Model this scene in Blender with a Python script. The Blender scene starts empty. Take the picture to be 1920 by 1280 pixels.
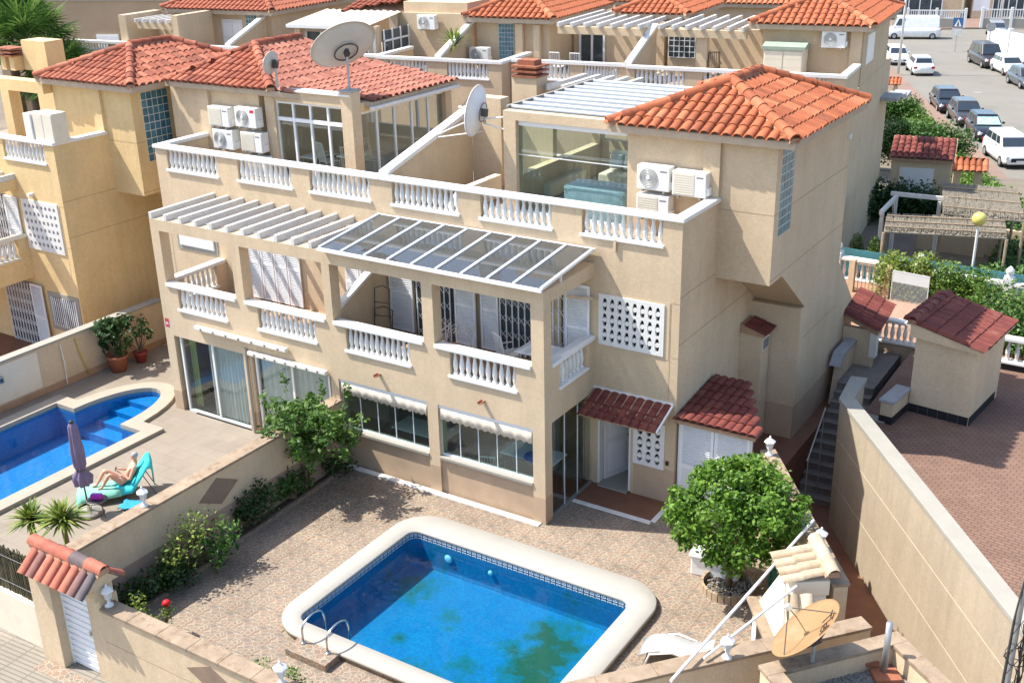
import bpy, bmesh, math, random
import numpy as np
from mathutils import Vector, Matrix, Euler
random.seed(7); rng = np.random.default_rng(11)
SC = bpy.context.scene
COL = SC.collection
R_ = math.radians

# ---------------------------------------------------------------- camera, sky, sun, exposure
cam = bpy.data.cameras.new('camera'); camo = bpy.data.objects.new('camera', cam); COL.objects.link(camo)
CP, CY, CR = R_(22.08148), R_(-32.77343), R_(-1.312616)
fw = Vector((math.sin(CY)*math.cos(CP), math.cos(CY)*math.cos(CP), -math.sin(CP)))
ri = Vector((math.cos(CY), -math.sin(CY), 0)); up = ri.cross(fw)
Rv = math.cos(CR)*ri + math.sin(CR)*up; Uv = -math.sin(CR)*ri + math.cos(CR)*up
M = Matrix((Rv, Uv, -fw)).transposed().to_4x4(); M.translation = (11.18084, -18.58992, 13.23309)
camo.matrix_world = M
cam.sensor_width = 36; cam.lens = 2103.806/1920*36; cam.clip_end = 1500; cam.clip_start = .1
SC.camera = camo

W = bpy.data.worlds.new('World'); SC.world = W; W.use_nodes = True
wn = W.node_tree.nodes; wl = W.node_tree.links
sky = wn.new('ShaderNodeTexSky'); sky.sky_type = 'NISHITA'; sky.sun_disc = False
SUN = Vector((.63, .26, -1)).normalized()
sky.sun_elevation = math.asin(-SUN.z); sky.sun_rotation = math.atan2(-SUN.x, -SUN.y)
sky.altitude = 50; sky.air_density = 1; sky.dust_density = 1.6
bg = wn['Background']; bg.inputs[1].default_value = .15
wl.new(sky.outputs[0], bg.inputs[0])
sl = bpy.data.lights.new('sun', 'SUN'); sl.energy = 3.9; sl.angle = R_(.55); sl.color = (1, .955, .88)
so = bpy.data.objects.new('sun', sl); COL.objects.link(so); so.rotation_euler = SUN.to_track_quat('-Z', 'Y').to_euler()
so.location = (-20, -15, 40)
vs = SC.view_settings; vs.view_transform = 'Standard'; vs.look = 'None'; vs.exposure = 1.14; vs.gamma = 1; vs.use_curve_mapping = False

# ---------------------------------------------------------------- mesh helpers
class MB:
    def __init__(s, mir=None): s.v = []; s.f = []; s.mir = mir
    def add(s, vs, fs):
        o = len(s.v)
        if s.mir is not None: vs = [(2*s.mir-p[0], p[1], p[2]) for p in vs]
        s.v += [tuple(p) for p in vs]; s.f += [[i+o for i in f] for f in fs]; return s
    def box(s, x0, x1, y0, y1, z0, z1):
        x0, x1 = min(x0, x1), max(x0, x1); y0, y1 = min(y0, y1), max(y0, y1); z0, z1 = min(z0, z1), max(z0, z1)
        return s.add([(x0,y0,z0),(x1,y0,z0),(x1,y1,z0),(x0,y1,z0),(x0,y0,z1),(x1,y0,z1),(x1,y1,z1),(x0,y1,z1)],
            [(0,3,2,1),(4,5,6,7),(0,1,5,4),(1,2,6,5),(2,3,7,6),(3,0,4,7)])
    def obox(s, c, sz, rz=0, rx=0, ry=0):
        m = Euler((rx, ry, rz)).to_matrix(); c = Vector(c); h = [q/2 for q in sz]
        vs = [c + m @ Vector((a*h[0], b*h[1], d*h[2])) for d in (-1,1) for a,b in ((-1,-1),(1,-1),(1,1),(-1,1))]
        return s.add([tuple(v) for v in vs], [(0,3,2,1),(4,5,6,7),(0,1,5,4),(1,2,6,5),(2,3,7,6),(3,0,4,7)])
    def prism(s, poly, ax, a0, a1):
        n = len(poly)
        if ax == 'x': f = lambda p, a: (a, p[0], p[1])
        elif ax == 'y': f = lambda p, a: (p[0], a, p[1])
        else: f = lambda p, a: (p[0], p[1], a)
        vs = [f(p, a0) for p in poly] + [f(p, a1) for p in poly]
        return s.add(vs, [list(range(n))[::-1], list(range(n, 2*n))] + [(i, (i+1) % n, n+(i+1) % n, n+i) for i in range(n)])
    def bar(s, a, b, w, h=None):
        a = Vector(a); b = Vector(b); h = h or w; d = (b-a).normalized()
        u = d.cross(Vector((0,0,1)))
        if u.length < 1e-4: u = Vector((1,0,0))
        u.normalize(); n = u.cross(d).normalized()
        vs = [p + u*(sx*w/2) + n*(sy*h/2) for p in (a, b) for sx, sy in ((-1,-1),(1,-1),(1,1),(-1,1))]
        return s.add([tuple(v) for v in vs], [(0,3,2,1),(4,5,6,7),(0,1,5,4),(1,2,6,5),(2,3,7,6),(3,0,4,7)])
    def tube(s, pts, r, n=8, cap=True):
        pts = [Vector(p) for p in pts]; k = len(pts); rs = r if isinstance(r, (list, tuple)) else [r]*k
        vs = []; pu = None
        for i, p in enumerate(pts):
            d = (pts[min(i+1, k-1)] - pts[max(i-1, 0)])
            d = d.normalized() if d.length > 1e-9 else Vector((0,0,1))
            u = d.cross(Vector((0,0,1))) if pu is None else (pu - d*pu.dot(d))
            if u.length < 1e-3: u = d.cross(Vector((1,0,0)))
            u.normalize(); pu = u; w = d.cross(u)
            for j in range(n):
                a = 2*math.pi*j/n; vs.append(tuple(p + (u*math.cos(a)+w*math.sin(a))*rs[i]))
        fs = [(i*n+j, i*n+(j+1) % n, (i+1)*n+(j+1) % n, (i+1)*n+j) for i in range(k-1) for j in range(n)]
        if cap: fs += [list(range(n))[::-1], list(range((k-1)*n, k*n))]
        return s.add(vs, fs)
    def lathe(s, prof, n=12, c=(0,0,0)):
        vs = []; k = len(prof)
        for r, z in prof:
            for j in range(n):
                a = 2*math.pi*(j+.5)/n; vs.append((c[0]+r*math.cos(a), c[1]+r*math.sin(a), c[2]+z))
        fs = [(i*n+j, i*n+(j+1) % n, (i+1)*n+(j+1) % n, (i+1)*n+j) for i in range(k-1) for j in range(n)]
        fs += [list(range(n))[::-1], list(range((k-1)*n, k*n))]
        return s.add(vs, fs)
    def ell(s, c, r, nu=10, nv=6):
        prof = [(math.sin(math.pi*i/nv), -math.cos(math.pi*i/nv)) for i in range(nv+1)]
        vs = [(c[0]+r[0]*max(p[0], .01)*math.cos(2*math.pi*j/nu), c[1]+r[1]*max(p[0], .01)*math.sin(2*math.pi*j/nu), c[2]+r[2]*p[1]) for p in prof for j in range(nu)]
        return s.add(vs, [(i*nu+j, i*nu+(j+1) % nu, (i+1)*nu+(j+1) % nu, (i+1)*nu+j) for i in range(nv) for j in range(nu)])
    def mesh(s, name, mat=None, smooth=False):
        me = bpy.data.meshes.new(name); me.from_pydata(s.v, [], s.f); me.validate()
        if mat: me.materials.append(mat)
        if smooth: me.polygons.foreach_set('use_smooth', [True]*len(me.polygons))
        me.update(); return me
    def build(s, name, mat, parent=None, smooth=False, bev=0, loc=None, seg=2):
        o = obj(name, s.mesh(name, mat, smooth), parent)
        if loc is not None: o.location = loc
        if bev:
            b = o.modifiers.new('bevel', 'BEVEL'); b.width = bev; b.segments = seg; b.limit_method = 'ANGLE'; b.angle_limit = R_(50)
        return o
def obj(name, me, parent=None, mx=None):
    o = bpy.data.objects.new(name, me); COL.objects.link(o)
    if parent: o.parent = parent
    if mx is not None: o.matrix_basis = mx
    return o
def tag(o, label, cat, group=None):
    o['label'] = label; o['category'] = cat
    if group: o['group'] = group
    return o
def thing(name, label, cat, loc=(0,0,0), rz=0, group=None):
    o = bpy.data.objects.new(name, None); COL.objects.link(o); o.location = loc; o.rotation_euler = (0,0,rz)
    o.empty_display_size = .2
    return tag(o, label, cat, group)
def struct(o): o['kind'] = 'structure'; return o
def stuff(o): o['kind'] = 'stuff'; return o
def kids(o): return [c for c in COL.objects if c.parent == o]
def copy_tree(o, loc=None, rz=None, label=None):
    ch = {}
    for c in COL.objects:
        if c.parent: ch.setdefault(c.parent, []).append(c)
    def rec(q, par):
        n = q.copy(); COL.objects.link(n); n.parent = par
        for c in ch.get(q, []): rec(c, n)
        return n
    n = rec(o, None)
    if loc is not None: n.location = loc
    if rz is not None: n.rotation_euler = (0,0,rz)
    if label: n['label'] = label
    return n
def inpoly(x, y, P):
    r = False; n = len(P); j = n-1
    for i in range(n):
        xi, yi = P[i]; xj, yj = P[j]
        if (yi > y) != (yj > y) and x < (xj-xi)*(y-yi)/(yj-yi)+xi: r = not r
        j = i
    return r

# ---------------------------------------------------------------- materials
def nt(name):
    m = bpy.data.materials.new(name); m.use_nodes = True; t = m.node_tree
    return m, t.nodes, t.links, t.nodes['Principled BSDF']
def N(ns, ty, **kw):
    n = ns.new(ty)
    for k, v in kw.items():
        if k.startswith('i_'): n.inputs[k[2:].replace('_', ' ')].default_value = v
        else: setattr(n, k, v)
    return n
def noise(ns, ls, co, scale, detail=3, rough=.55):
    n = N(ns, 'ShaderNodeTexNoise'); n.inputs['Scale'].default_value = scale; n.inputs['Detail'].default_value = detail; n.inputs['Roughness'].default_value = rough
    ls.new(co, n.inputs['Vector']); return n
def ramp(ns, ls, fac, stops):
    r = N(ns, 'ShaderNodeValToRGB'); e = r.color_ramp.elements
    while len(e) < len(stops): e.new(.5)
    for k, (p, c) in enumerate(stops): e[k].position = p; e[k].color = (*c[:3], 1)
    ls.new(fac, r.inputs['Fac']); return r
def mixc(ns, ls, fac, a, b, mode='MIX'):
    m = N(ns, 'ShaderNodeMix', data_type='RGBA', blend_type=mode)
    for s, v in ((m.inputs[0], fac), (m.inputs[6], a), (m.inputs[7], b)):
        if hasattr(v, 'links'): ls.new(v, s)
        else: s.default_value = v if not isinstance(v, tuple) else (*v[:3], 1)
    return m.outputs[2]
def math_(ns, ls, op, a, b=None, c=None):
    m = N(ns, 'ShaderNodeMath', operation=op)
    for s, v in zip(m.inputs, (a, b, c)):
        if v is None: continue
        if hasattr(v, 'links'): ls.new(v, s)
        else: s.default_value = v
    return m.outputs[0]
def pm(name, col, rough=.8, var=.12, scale=2.5, bump=.15, bscale=90, metal=0, spec=.3, rnd=0, stain=None, coord='pos', fine=.06, streak=0):
    """procedural paint/plaster/stone: large tone drift, fine grain, relief, optional stain colour and per-object drift"""
    m, ns, ls, b = nt(name)
    if coord == 'pos': co = N(ns, 'ShaderNodeNewGeometry').outputs['Position']
    else: co = N(ns, 'ShaderNodeTexCoord').outputs['Object']
    n1 = noise(ns, ls, co, scale, 5, .6)
    d = tuple(c*(1-var) for c in col); h = tuple(min(1, c*(1+var)) for c in col)
    c1 = ramp(ns, ls, n1.outputs['Fac'], [(.3, d), (.7, h)]).outputs[0]
    n2 = noise(ns, ls, co, bscale, 4, .7)
    g = ramp(ns, ls, n2.outputs['Fac'], [(.3, (1-fine*2,)*3), (.7, (1+fine*.5,)*3)]).outputs[0]
    c1 = mixc(ns, ls, 1.0, c1, g, 'MULTIPLY')
    if streak:
        mp = N(ns, 'ShaderNodeMapping'); mp.inputs['Scale'].default_value = (2.6, 2.6, .22); ls.new(co, mp.inputs[0])
        n5 = noise(ns, ls, mp.outputs[0], 1.0, 6, .7); k = ramp(ns, ls, n5.outputs['Fac'], [(.28, (1-streak,)*3), (.55, (1,1,1)), (.8, (1+streak*.35,)*3)]).outputs[0]
        c1 = mixc(ns, ls, 1.0, c1, k, 'MULTIPLY')
        n6 = noise(ns, ls, co, 9, 5, .7); k = ramp(ns, ls, n6.outputs['Fac'], [(.3, (.93,.925,.91)), (.7, (1.05,1.05,1.05))]).outputs[0]
        c1 = mixc(ns, ls, 1.0, c1, k, 'MULTIPLY')
    if stain:
        n3 = noise(ns, ls, co, stain[1], 6, .65)
        f = ramp(ns, ls, n3.outputs['Fac'], [(stain[2], (0,0,0)), (stain[2]+.14, (stain[3],)*3)]).outputs[0]
        c1 = mixc(ns, ls, f, c1, stain[0])
    if rnd:
        oi = N(ns, 'ShaderNodeObjectInfo'); q = ramp(ns, ls, oi.outputs['Random'], [(0, (1-rnd,)*3), (1, (1+rnd*.6,)*3)]).outputs[0]
        c1 = mixc(ns, ls, 1.0, c1, q, 'MULTIPLY')
    ls.new(c1, b.inputs['Base Color'])
    b.inputs['Roughness'].default_value = rough; b.inputs['Metallic'].default_value = metal
    b.inputs['Specular IOR Level'].default_value = spec
    if bump:
        bp = N(ns, 'ShaderNodeBump'); bp.inputs['Strength'].default_value = bump; bp.inputs['Distance'].default_value = .01
        ls.new(n2.outputs['Fac'], bp.inputs['Height']); ls.new(bp.outputs[0], b.inputs['Normal'])
    return m
MT = {}
MT['wall'] = pm('plaster_beige', (.615,.475,.318), .9, .08, .8, .5, 38, stain=((.53,.40,.26), 1.1, .56, .4), fine=.10, streak=.10)
MT['wall2'] = pm('plaster_ochre', (.76,.555,.285), .9, .08, .8, .5, 38, stain=((.62,.44,.21), .9, .55, .45), fine=.10, streak=.12)
MT['wall3'] = pm('plaster_far', (.60,.465,.31), .9, .08, .6, .2, 40, fine=.08, streak=.09)
MT['joint'] = pm('wall_joint', (.36,.25,.15), .9, .1, 3, 0)
MT['plinth'] = pm('plinth_brown', (.46,.335,.225), .85, .10, 1.6, .3, 50, stain=((.54,.40,.27), 2.2, .6, .4))
MT['white'] = pm('white_paint', (.72,.71,.68), .5, .03, 3, .1, 80, spec=.4, fine=.03)
MT['white_old'] = pm('white_weathered', (.74,.70,.63), .75, .08, 3, .2, 60, stain=((.46,.40,.32), 3.5, .60, .5))
MT['alu'] = pm('white_aluminium', (.78,.79,.80), .35, .02, 3, 0, spec=.5, fine=.02)
MT['bal'] = pm('baluster_white', (.74,.725,.69), .65, .05, 4, .1, 60, rnd=.12, stain=((.42,.37,.29), 9, .57, .45))
MT['cream'] = pm('cream_paint', (.72,.64,.50), .8, .06, 1.2, .2, 60, stain=((.55,.45,.30), 1.5, .58, .35))
MT['coping'] = pm('coping_brown', (.30,.225,.155), .85, .22, 3.2, .3, 40, stain=((.17,.105,.06), 4.5, .52, .7))
MT['coping_w'] = pm('coping_white', (.32,.30,.255), .75, .06, 2, .2, 50, stain=((.50,.45,.36), 4, .62, .5))
MT['poolcop'] = pm('pool_coping', (.36,.34,.30), .8, .05, 1.5, .25, 70, stain=((.29,.26,.215), 2.5, .62, .4))
MT['chrome'] = pm('steel', (.62,.62,.60), .22, .03, 3, 0, metal=1)
MT['metal_d'] = pm('dark_metal', (.10,.095,.09), .5, .15, 6, 0, metal=.6)
MT['galv'] = pm('galvanised', (.42,.43,.43), .5, .1, 8, 0, metal=.7)
MT['black'] = pm('black_plastic', (.02,.02,.022), .5, .1, 5, 0)
MT['plast'] = pm('white_plastic', (.78,.77,.73), .4, .03, 3, 0, spec=.5)
MT['beigeplast'] = pm('ac_beige', (.68,.63,.52), .5, .05, 3, 0)
MT['wood'] = pm('weathered_wood', (.36,.27,.18), .8, .2, 6, .3, 60)
MT['timber'] = pm('white_timber', (.62,.60,.56), .75, .08, 5, .25, 40, rnd=.06, stain=((.45,.40,.33), 6, .6, .5))
MT['soil'] = pm('soil', (.12,.085,.055), .95, .3, 5, .8, 25)
MT['redfloor'] = pm('red_floor', (.21,.095,.055), .6, .12, 3, .1, 60)
MT['tan'] = pm('tan_floor', (.40,.25,.15), .8, .1, 3, .1, 60)
MT['dirt'] = pm('dry_ground', (.19,.155,.115), .95, .2, .5, .6, 12, stain=((.12,.14,.06), .6, .55, .6))
MT['asphalt'] = pm('pale_asphalt', (.205,.19,.16), .9, .07, .25, .3, 25, stain=((.14,.128,.11), .45, .56, .6))
MT['paving_red'] = pm('far_pavement', (.24,.16,.125), .9, .1, .6, .2, 20)
MT['dark'] = pm('dark_interior', (.06,.05,.042), .9, .2, 1, 0)
MT['rub'] = pm('rubber', (.015,.015,.016), .8, .1, 5, 0)
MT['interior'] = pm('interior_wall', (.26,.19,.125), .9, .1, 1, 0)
MT['granite'] = pm('grey_stone', (.33,.325,.32), .7, .12, 6, .2, 90)
MT['concrete'] = pm('concrete', (.27,.255,.225), .9, .12, 3, .3, 40)
MT['gravel'] = pm('roof_gravel', (.24,.23,.205), .95, .25, 30, 1.0, 45, stain=((.2,.19,.17), 25, .5, .7))
MT['terra'] = pm('terracotta', (.30,.11,.06), .8, .12, 6, .2, 50)
MT['mortar'] = pm('mortar', (.40,.25,.16), .9, .15, 8, .4, 40)
def tilemat(name, stops, rough=.72):
    m, ns, ls, b = nt(name); oi = N(ns, 'ShaderNodeObjectInfo'); g = N(ns, 'ShaderNodeNewGeometry')
    c = ramp(ns, ls, oi.outputs['Random'], stops).outputs[0]
    n = noise(ns, ls, g.outputs['Position'], 7, 5, .65)
    v = ramp(ns, ls, n.outputs['Fac'], [(.25, (.72,.70,.68)), (.55, (1,1,1)), (.8, (1.12,1.1,1.08))]).outputs[0]
    c = mixc(ns, ls, 1.0, c, v, 'MULTIPLY')
    n3 = noise(ns, ls, g.outputs['Position'], 2.3, 4, .6)
    f = ramp(ns, ls, n3.outputs['Fac'], [(.58, (0,0,0)), (.75, (.35,)*3)]).outputs[0]
    c = mixc(ns, ls, f, c, (.36,.20,.12))
    n4 = noise(ns, ls, g.outputs['Position'], 3.7, 6, .72); f4 = ramp(ns, ls, n4.outputs['Fac'], [(.60, (0,0,0)), (.72, (.55,)*3)]).outputs[0]
    c = mixc(ns, ls, f4, c, (.13,.075,.045))
    ls.new(c, b.inputs['Base Color']); b.inputs['Roughness'].default_value = rough; b.inputs['Specular IOR Level'].default_value = .25
    n2 = noise(ns, ls, g.outputs['Position'], 70, 3, .6)
    bp = N(ns, 'ShaderNodeBump'); bp.inputs['Strength'].default_value = .2; bp.inputs['Distance'].default_value = .01
    ls.new(n2.outputs['Fac'], bp.inputs['Height']); ls.new(bp.outputs[0], b.inputs['Normal'])
    return m
MT['tile_or'] = tilemat('tile_orange', [(0, (.25,.075,.034)), (.3, (.34,.10,.043)), (.7, (.40,.122,.052)), (1, (.47,.17,.08))])
MT['tile_rd'] = tilemat('tile_red', [(0, (.21,.06,.034)), (.3, (.29,.082,.043)), (.7, (.34,.10,.053)), (1, (.41,.14,.078))])
MT['tile_pk'] = tilemat('tile_pink', [(0, (.25,.085,.055)), (.3, (.30,.105,.068)), (.7, (.34,.125,.082)), (1, (.38,.15,.10))])
MT['tile_dk'] = tilemat('tile_crimson', [(0, (.13,.032,.026)), (.5, (.165,.042,.032)), (1, (.20,.056,.04))])
MT['tile_mix'] = tilemat('tile_mixed', [(0, (.10,.09,.10)), (.3, (.13,.10,.10)), (.42, (.36,.11,.07)), (1, (.42,.15,.095))])
MT['tile_cr'] = tilemat('tile_cream', [(0, (.36,.27,.175)), (.5, (.42,.33,.225)), (1, (.47,.38,.27))])
def glass(name, tint, refl=.06, rough=0.0, dirt=.0):
    m, ns, ls, b = nt(name); ns.remove(b); out = ns['Material Output']
    t = N(ns, 'ShaderNodeBsdfTransparent'); t.inputs[0].default_value = (*tint, 1)
    g = N(ns, 'ShaderNodeBsdfGlossy'); g.inputs['Roughness'].default_value = rough; g.inputs['Color'].default_value = (.9,.95,1,1)
    lw = N(ns, 'ShaderNodeLayerWeight'); lw.inputs[0].default_value = .5
    f = math_(ns, ls, 'MULTIPLY_ADD', math_(ns, ls, 'POWER', lw.outputs['Facing'], 4.0), .8, refl)
    mx = N(ns, 'ShaderNodeMixShader'); ls.new(f, mx.inputs[0]); ls.new(t.outputs[0], mx.inputs[1]); ls.new(g.outputs[0], mx.inputs[2])
    if dirt:
        d = N(ns, 'ShaderNodeBsdfDiffuse'); d.inputs[0].default_value = (.6,.62,.6,1); m2 = N(ns, 'ShaderNodeMixShader'); m2.inputs[0].default_value = dirt
        ls.new(mx.outputs[0], m2.inputs[1]); ls.new(d.outputs[0], m2.inputs[2]); ls.new(m2.outputs[0], out.inputs[0])
    else: ls.new(mx.outputs[0], out.inputs[0])
    return m
MT['glass'] = glass('clear_glass', (.86,.90,.89), .035)
MT['glass_g'] = glass('green_glass', (.80,.90,.87), .05, 0, .015)
MT['glass_roof'] = glass('smoked_glass', (.30,.29,.275), .05, 0, .07)
MT['carglass'] = pm('car_glass', (.025,.035,.045), .08, .1, 2, 0, spec=.9)
MT['winglass'] = pm('far_window_glass', (.05,.07,.08), .1, .3, 2, 0, spec=.8)
MT['gblock'] = pm('glass_block', (.08,.20,.25), .12, .3, 7, .6, 30, spec=.8, rnd=.3)
def foliage(name, a, b_, c, sub=.25, rough=.5):
    m, ns, ls, b = nt(name); g = N(ns, 'ShaderNodeNewGeometry')
    c1 = ramp(ns, ls, g.outputs['Random Per Island'], [(0, a), (.55, b_), (1, c)]).outputs[0]
    n = noise(ns, ls, g.outputs['Position'], 2.2, 3)
    v = ramp(ns, ls, n.outputs['Fac'], [(.3, (.75,.8,.7)), (.7, (1.2,1.15,1.05))]).outputs[0]
    c1 = mixc(ns, ls, 1.0, c1, v, 'MULTIPLY')
    ls.new(c1, b.inputs['Base Color']); b.inputs['Roughness'].default_value = rough; b.inputs['Specular IOR Level'].default_value = .35
    tr = N(ns, 'ShaderNodeBsdfTranslucent'); ls.new(c1, tr.inputs[0])
    mx = N(ns, 'ShaderNodeMixShader'); mx.inputs[0].default_value = sub
    ls.new(b.outputs[0], mx.inputs[1]); ls.new(tr.outputs[0], mx.inputs[2]); ls.new(mx.outputs[0], ns['Material Output'].inputs[0])
    return m
MT['leaf_o'] = foliage('leaf_orange_tree', (.05,.125,.012), (.11,.225,.024), (.21,.34,.055), .35)
MT['leaf_m'] = foliage('leaf_mid', (.03,.085,.015), (.06,.15,.03), (.13,.22,.05), .25)
MT['leaf_d'] = foliage('leaf_dark', (.015,.045,.012), (.03,.075,.02), (.06,.12,.03), .2)
MT['leaf_y'] = foliage('leaf_light', (.10,.17,.025), (.19,.26,.05), (.30,.34,.08), .3)
MT['leaf_h'] = foliage('leaf_hedge', (.05,.10,.015), (.10,.19,.03), (.18,.28,.05), .25)
MT['leaf_p'] = foliage('leaf_palm', (.04,.10,.02), (.09,.19,.04), (.20,.30,.07), .25)
MT['bark'] = pm('bark', (.17,.12,.08), .9, .25, 9, .8, 30)

def leaf_mesh(name, mat, clumps, leaf=.085, asp=.55, upb=.5):
    """clumps: (centre, radii, n). Each leaf is a folded pair of triangles pairs -> quad"""
    C = []; 
    for c, r, n in clumps:
        d = rng.normal(size=(n, 3)); d /= np.linalg.norm(d, axis=1)[:, None]
        q = rng.random(n)**.45
        C.append(np.array(c)+d*q[:, None]*np.array(r))
    C = np.concatenate(C); n = len(C)
    nr = rng.normal(size=(n, 3)); nr[:, 2] = np.abs(nr[:, 2])+upb; nr /= np.linalg.norm(nr, axis=1)[:, None]
    t = rng.normal(size=(n, 3)); t -= nr*(t*nr).sum(1)[:, None]; t /= np.linalg.norm(t, axis=1)[:, None]
    b = np.cross(nr, t); L = leaf*(.6+.8*rng.random(n))[:, None]; Wd = L*asp
    P = np.stack([C-t*L*.5, C+b*Wd*.5+nr*L*.06, C+t*L*.55-nr*L*.1, C-b*Wd*.5+nr*L*.06], 1).reshape(-1, 3)
    me = bpy.data.meshes.new(name); me.vertices.add(n*4); me.vertices.foreach_set('co', P.ravel())
    me.loops.add(n*4); me.loops.foreach_set('vertex_index', np.arange(n*4)); me.polygons.add(n)
    me.polygons.foreach_set('loop_start', np.arange(0, n*4, 4)); me.polygons.foreach_set('loop_total', np.full(n, 4))
    me.materials.append(mat); me.update(); me.validate(); return me
def crown_clumps(c, r, k, n, cr, shell=.55):
    out = []
    for i in range(k):
        d = rng.normal(size=3); d /= np.linalg.norm(d); q = shell+(1-shell)*rng.random()
        p = np.array(c)+d*np.array(r)*q; s = cr*(.6+.8*rng.random())
        out.append((p, (s, s, s*.8), int(n*(.6+.8*rng.random()))))
    return out
def branchy(mb, base, top, r0, targets, r1=.012):
    base = Vector(base); top = Vector(top)
    mid = base.lerp(top, .5)+Vector((random.uniform(-.04,.04), random.uniform(-.04,.04), 0))
    mb.tube([base, mid, top], [r0, r0*.8, r0*.65], 8)
    for t in targets:
        t = Vector(t); m = top.lerp(t, .5)+Vector((random.uniform(-.08,.08), random.uniform(-.08,.08), -.05))
        mb.tube([top-(top-base)*.06, m, t], [r0*.5, r0*.3, r1], 6)
# ================================================================ setting: ground, paving, pools
def brickmat(name, c1, c2, mortar, bw, bh, ms=.01, rough=.8, off=.5, bump=.4, rot=0, var=.1, sc=1.0, stain=None):
    m, ns, ls, b = nt(name); co = N(ns, 'ShaderNodeNewGeometry').outputs['Position']
    mp = N(ns, 'ShaderNodeMapping'); mp.inputs['Rotation'].default_value = (0, 0, rot); ls.new(co, mp.inputs[0])
    t = N(ns, 'ShaderNodeTexBrick'); t.offset = off; t.inputs['Scale'].default_value = sc
    t.inputs['Brick Width'].default_value = bw; t.inputs['Row Height'].default_value = bh; t.inputs['Mortar Size'].default_value = ms
    t.inputs['Color1'].default_value = (*c1, 1); t.inputs['Color2'].default_value = (*c2, 1); t.inputs['Mortar'].default_value = (*mortar, 1)
    ls.new(mp.outputs[0], t.inputs['Vector'])
    n = noise(ns, ls, co, 1.3, 5, .6); v = ramp(ns, ls, n.outputs['Fac'], [(.3, (1-var,)*3), (.7, (1+var,)*3)]).outputs[0]
    c = mixc(ns, ls, 1.0, t.outputs['Color'], v, 'MULTIPLY')
    if stain:
        n3 = noise(ns, ls, co, stain[1], 5, .65); f = ramp(ns, ls, n3.outputs['Fac'], [(stain[2], (0,0,0)), (stain[2]+.15, (stain[3],)*3)]).outputs[0]
        c = mixc(ns, ls, f, c, stain[0])
    ls.new(c, b.inputs['Base Color']); b.inputs['Roughness'].default_value = rough; b.inputs['Specular IOR Level'].default_value = .25
    bp = N(ns, 'ShaderNodeBump'); bp.inputs['Strength'].default_value = bump; bp.inputs['Distance'].default_value = .01; bp.invert = True
    ls.new(t.outputs['Fac'], bp.inputs['Height']); ls.new(bp.outputs[0], b.inputs['Normal'])
    return m
def stonemat(name, coord='Object', sc=8.6):
    """printed crazy-paving stones on a ceramic tile"""
    m, ns, ls, b = nt(name)
    co = N(ns, 'ShaderNodeTexCoord').outputs['Object'] if coord == 'Object' else N(ns, 'ShaderNodeNewGeometry').outputs['Position']
    v = N(ns, 'ShaderNodeTexVoronoi', feature='DISTANCE_TO_EDGE', voronoi_dimensions='3D'); v.inputs['Scale'].default_value = sc; ls.new(co, v.inputs['Vector'])
    w = N(ns, 'ShaderNodeTexVoronoi', feature='F1', voronoi_dimensions='3D'); w.inputs['Scale'].default_value = sc; ls.new(co, w.inputs['Vector'])
    sep = N(ns, 'ShaderNodeSeparateColor'); ls.new(w.outputs['Color'], sep.inputs[0])
    c = ramp(ns, ls, sep.outputs[0], [(0, (.195,.15,.11)), (.25, (.235,.165,.12)), (.45, (.225,.185,.14)), (.65, (.168,.145,.12)), (.85, (.25,.178,.125)), (1, (.20,.168,.134))]).outputs[0]
    n = noise(ns, ls, N(ns, 'ShaderNodeNewGeometry').outputs['Position'], 14, 5, .7)
    vv = ramp(ns, ls, n.outputs['Fac'], [(.25, (.78,)*3), (.75, (1.16,)*3)]).outputs[0]
    c = mixc(ns, ls, 1.0, c, vv, 'MULTIPLY')
    f = ramp(ns, ls, v.outputs['Distance'], [(.03, (1,1,1)), (.065, (0,0,0))]).outputs[0]
    c = mixc(ns, ls, f, c, (.325,.27,.205))
    n3 = noise(ns, ls, N(ns, 'ShaderNodeNewGeometry').outputs['Position'], .8, 5, .6)
    d = ramp(ns, ls, n3.outputs['Fac'], [(.28, (.80,.79,.77)), (.5, (1.0,1.0,1.0)), (.7, (1.12,1.12,1.1))]).outputs[0]
    c = mixc(ns, ls, 1.0, c, d, 'MULTIPLY')
    oi = N(ns, 'ShaderNodeObjectInfo'); q = ramp(ns, ls, oi.outputs['Random'], [(0, (.93,.93,.94)), (1, (1.06,1.04,1.02))]).outputs[0]
    c = mixc(ns, ls, 1.0, c, q, 'MULTIPLY')
    ls.new(c, b.inputs['Base Color']); b.inputs['Roughness'].default_value = .62; b.inputs['Specular IOR Level'].default_value = .3
    bp = N(ns, 'ShaderNodeBump'); bp.inputs['Strength'].default_value = .3; bp.inputs['Distance'].default_value = .006
    ls.new(v.outputs['Distance'], bp.inputs['Height']); ls.new(bp.outputs[0], b.inputs['Normal'])
    return m
MT['stone'] = stonemat('stone_print'); MT['stone_w'] = stonemat('stone_print_riser', 'Pos')
MT['deck'] = brickmat('beige_deck', (.235,.197,.154), (.255,.217,.172), (.185,.153,.12), .62, .42, .006, .6, .5, .15, 0, .09, stain=((.275,.24,.195), .7, .5, .5))
MT['sidewalk'] = brickmat('pavement_slabs', (.235,.208,.17), (.25,.222,.182), (.165,.145,.117), .60, .10, .014, .9, 0, .6, R_(-4), .08, stain=((.34,.29,.23), 1.2, .6, .5))
MT['pavers'] = brickmat('red_pavers', (.185,.11,.08), (.215,.13,.094), (.115,.07,.053), .20, .10, .010, .9, .5, .7, R_(8), .1, stain=((.27,.19,.16), 1.0, .58, .4))
MT['patio'] = brickmat('orange_patio', (.33,.185,.115), (.35,.20,.125), (.26,.15,.09), .3, .3, .006, .8, 0, .2, 0, .08)
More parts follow.
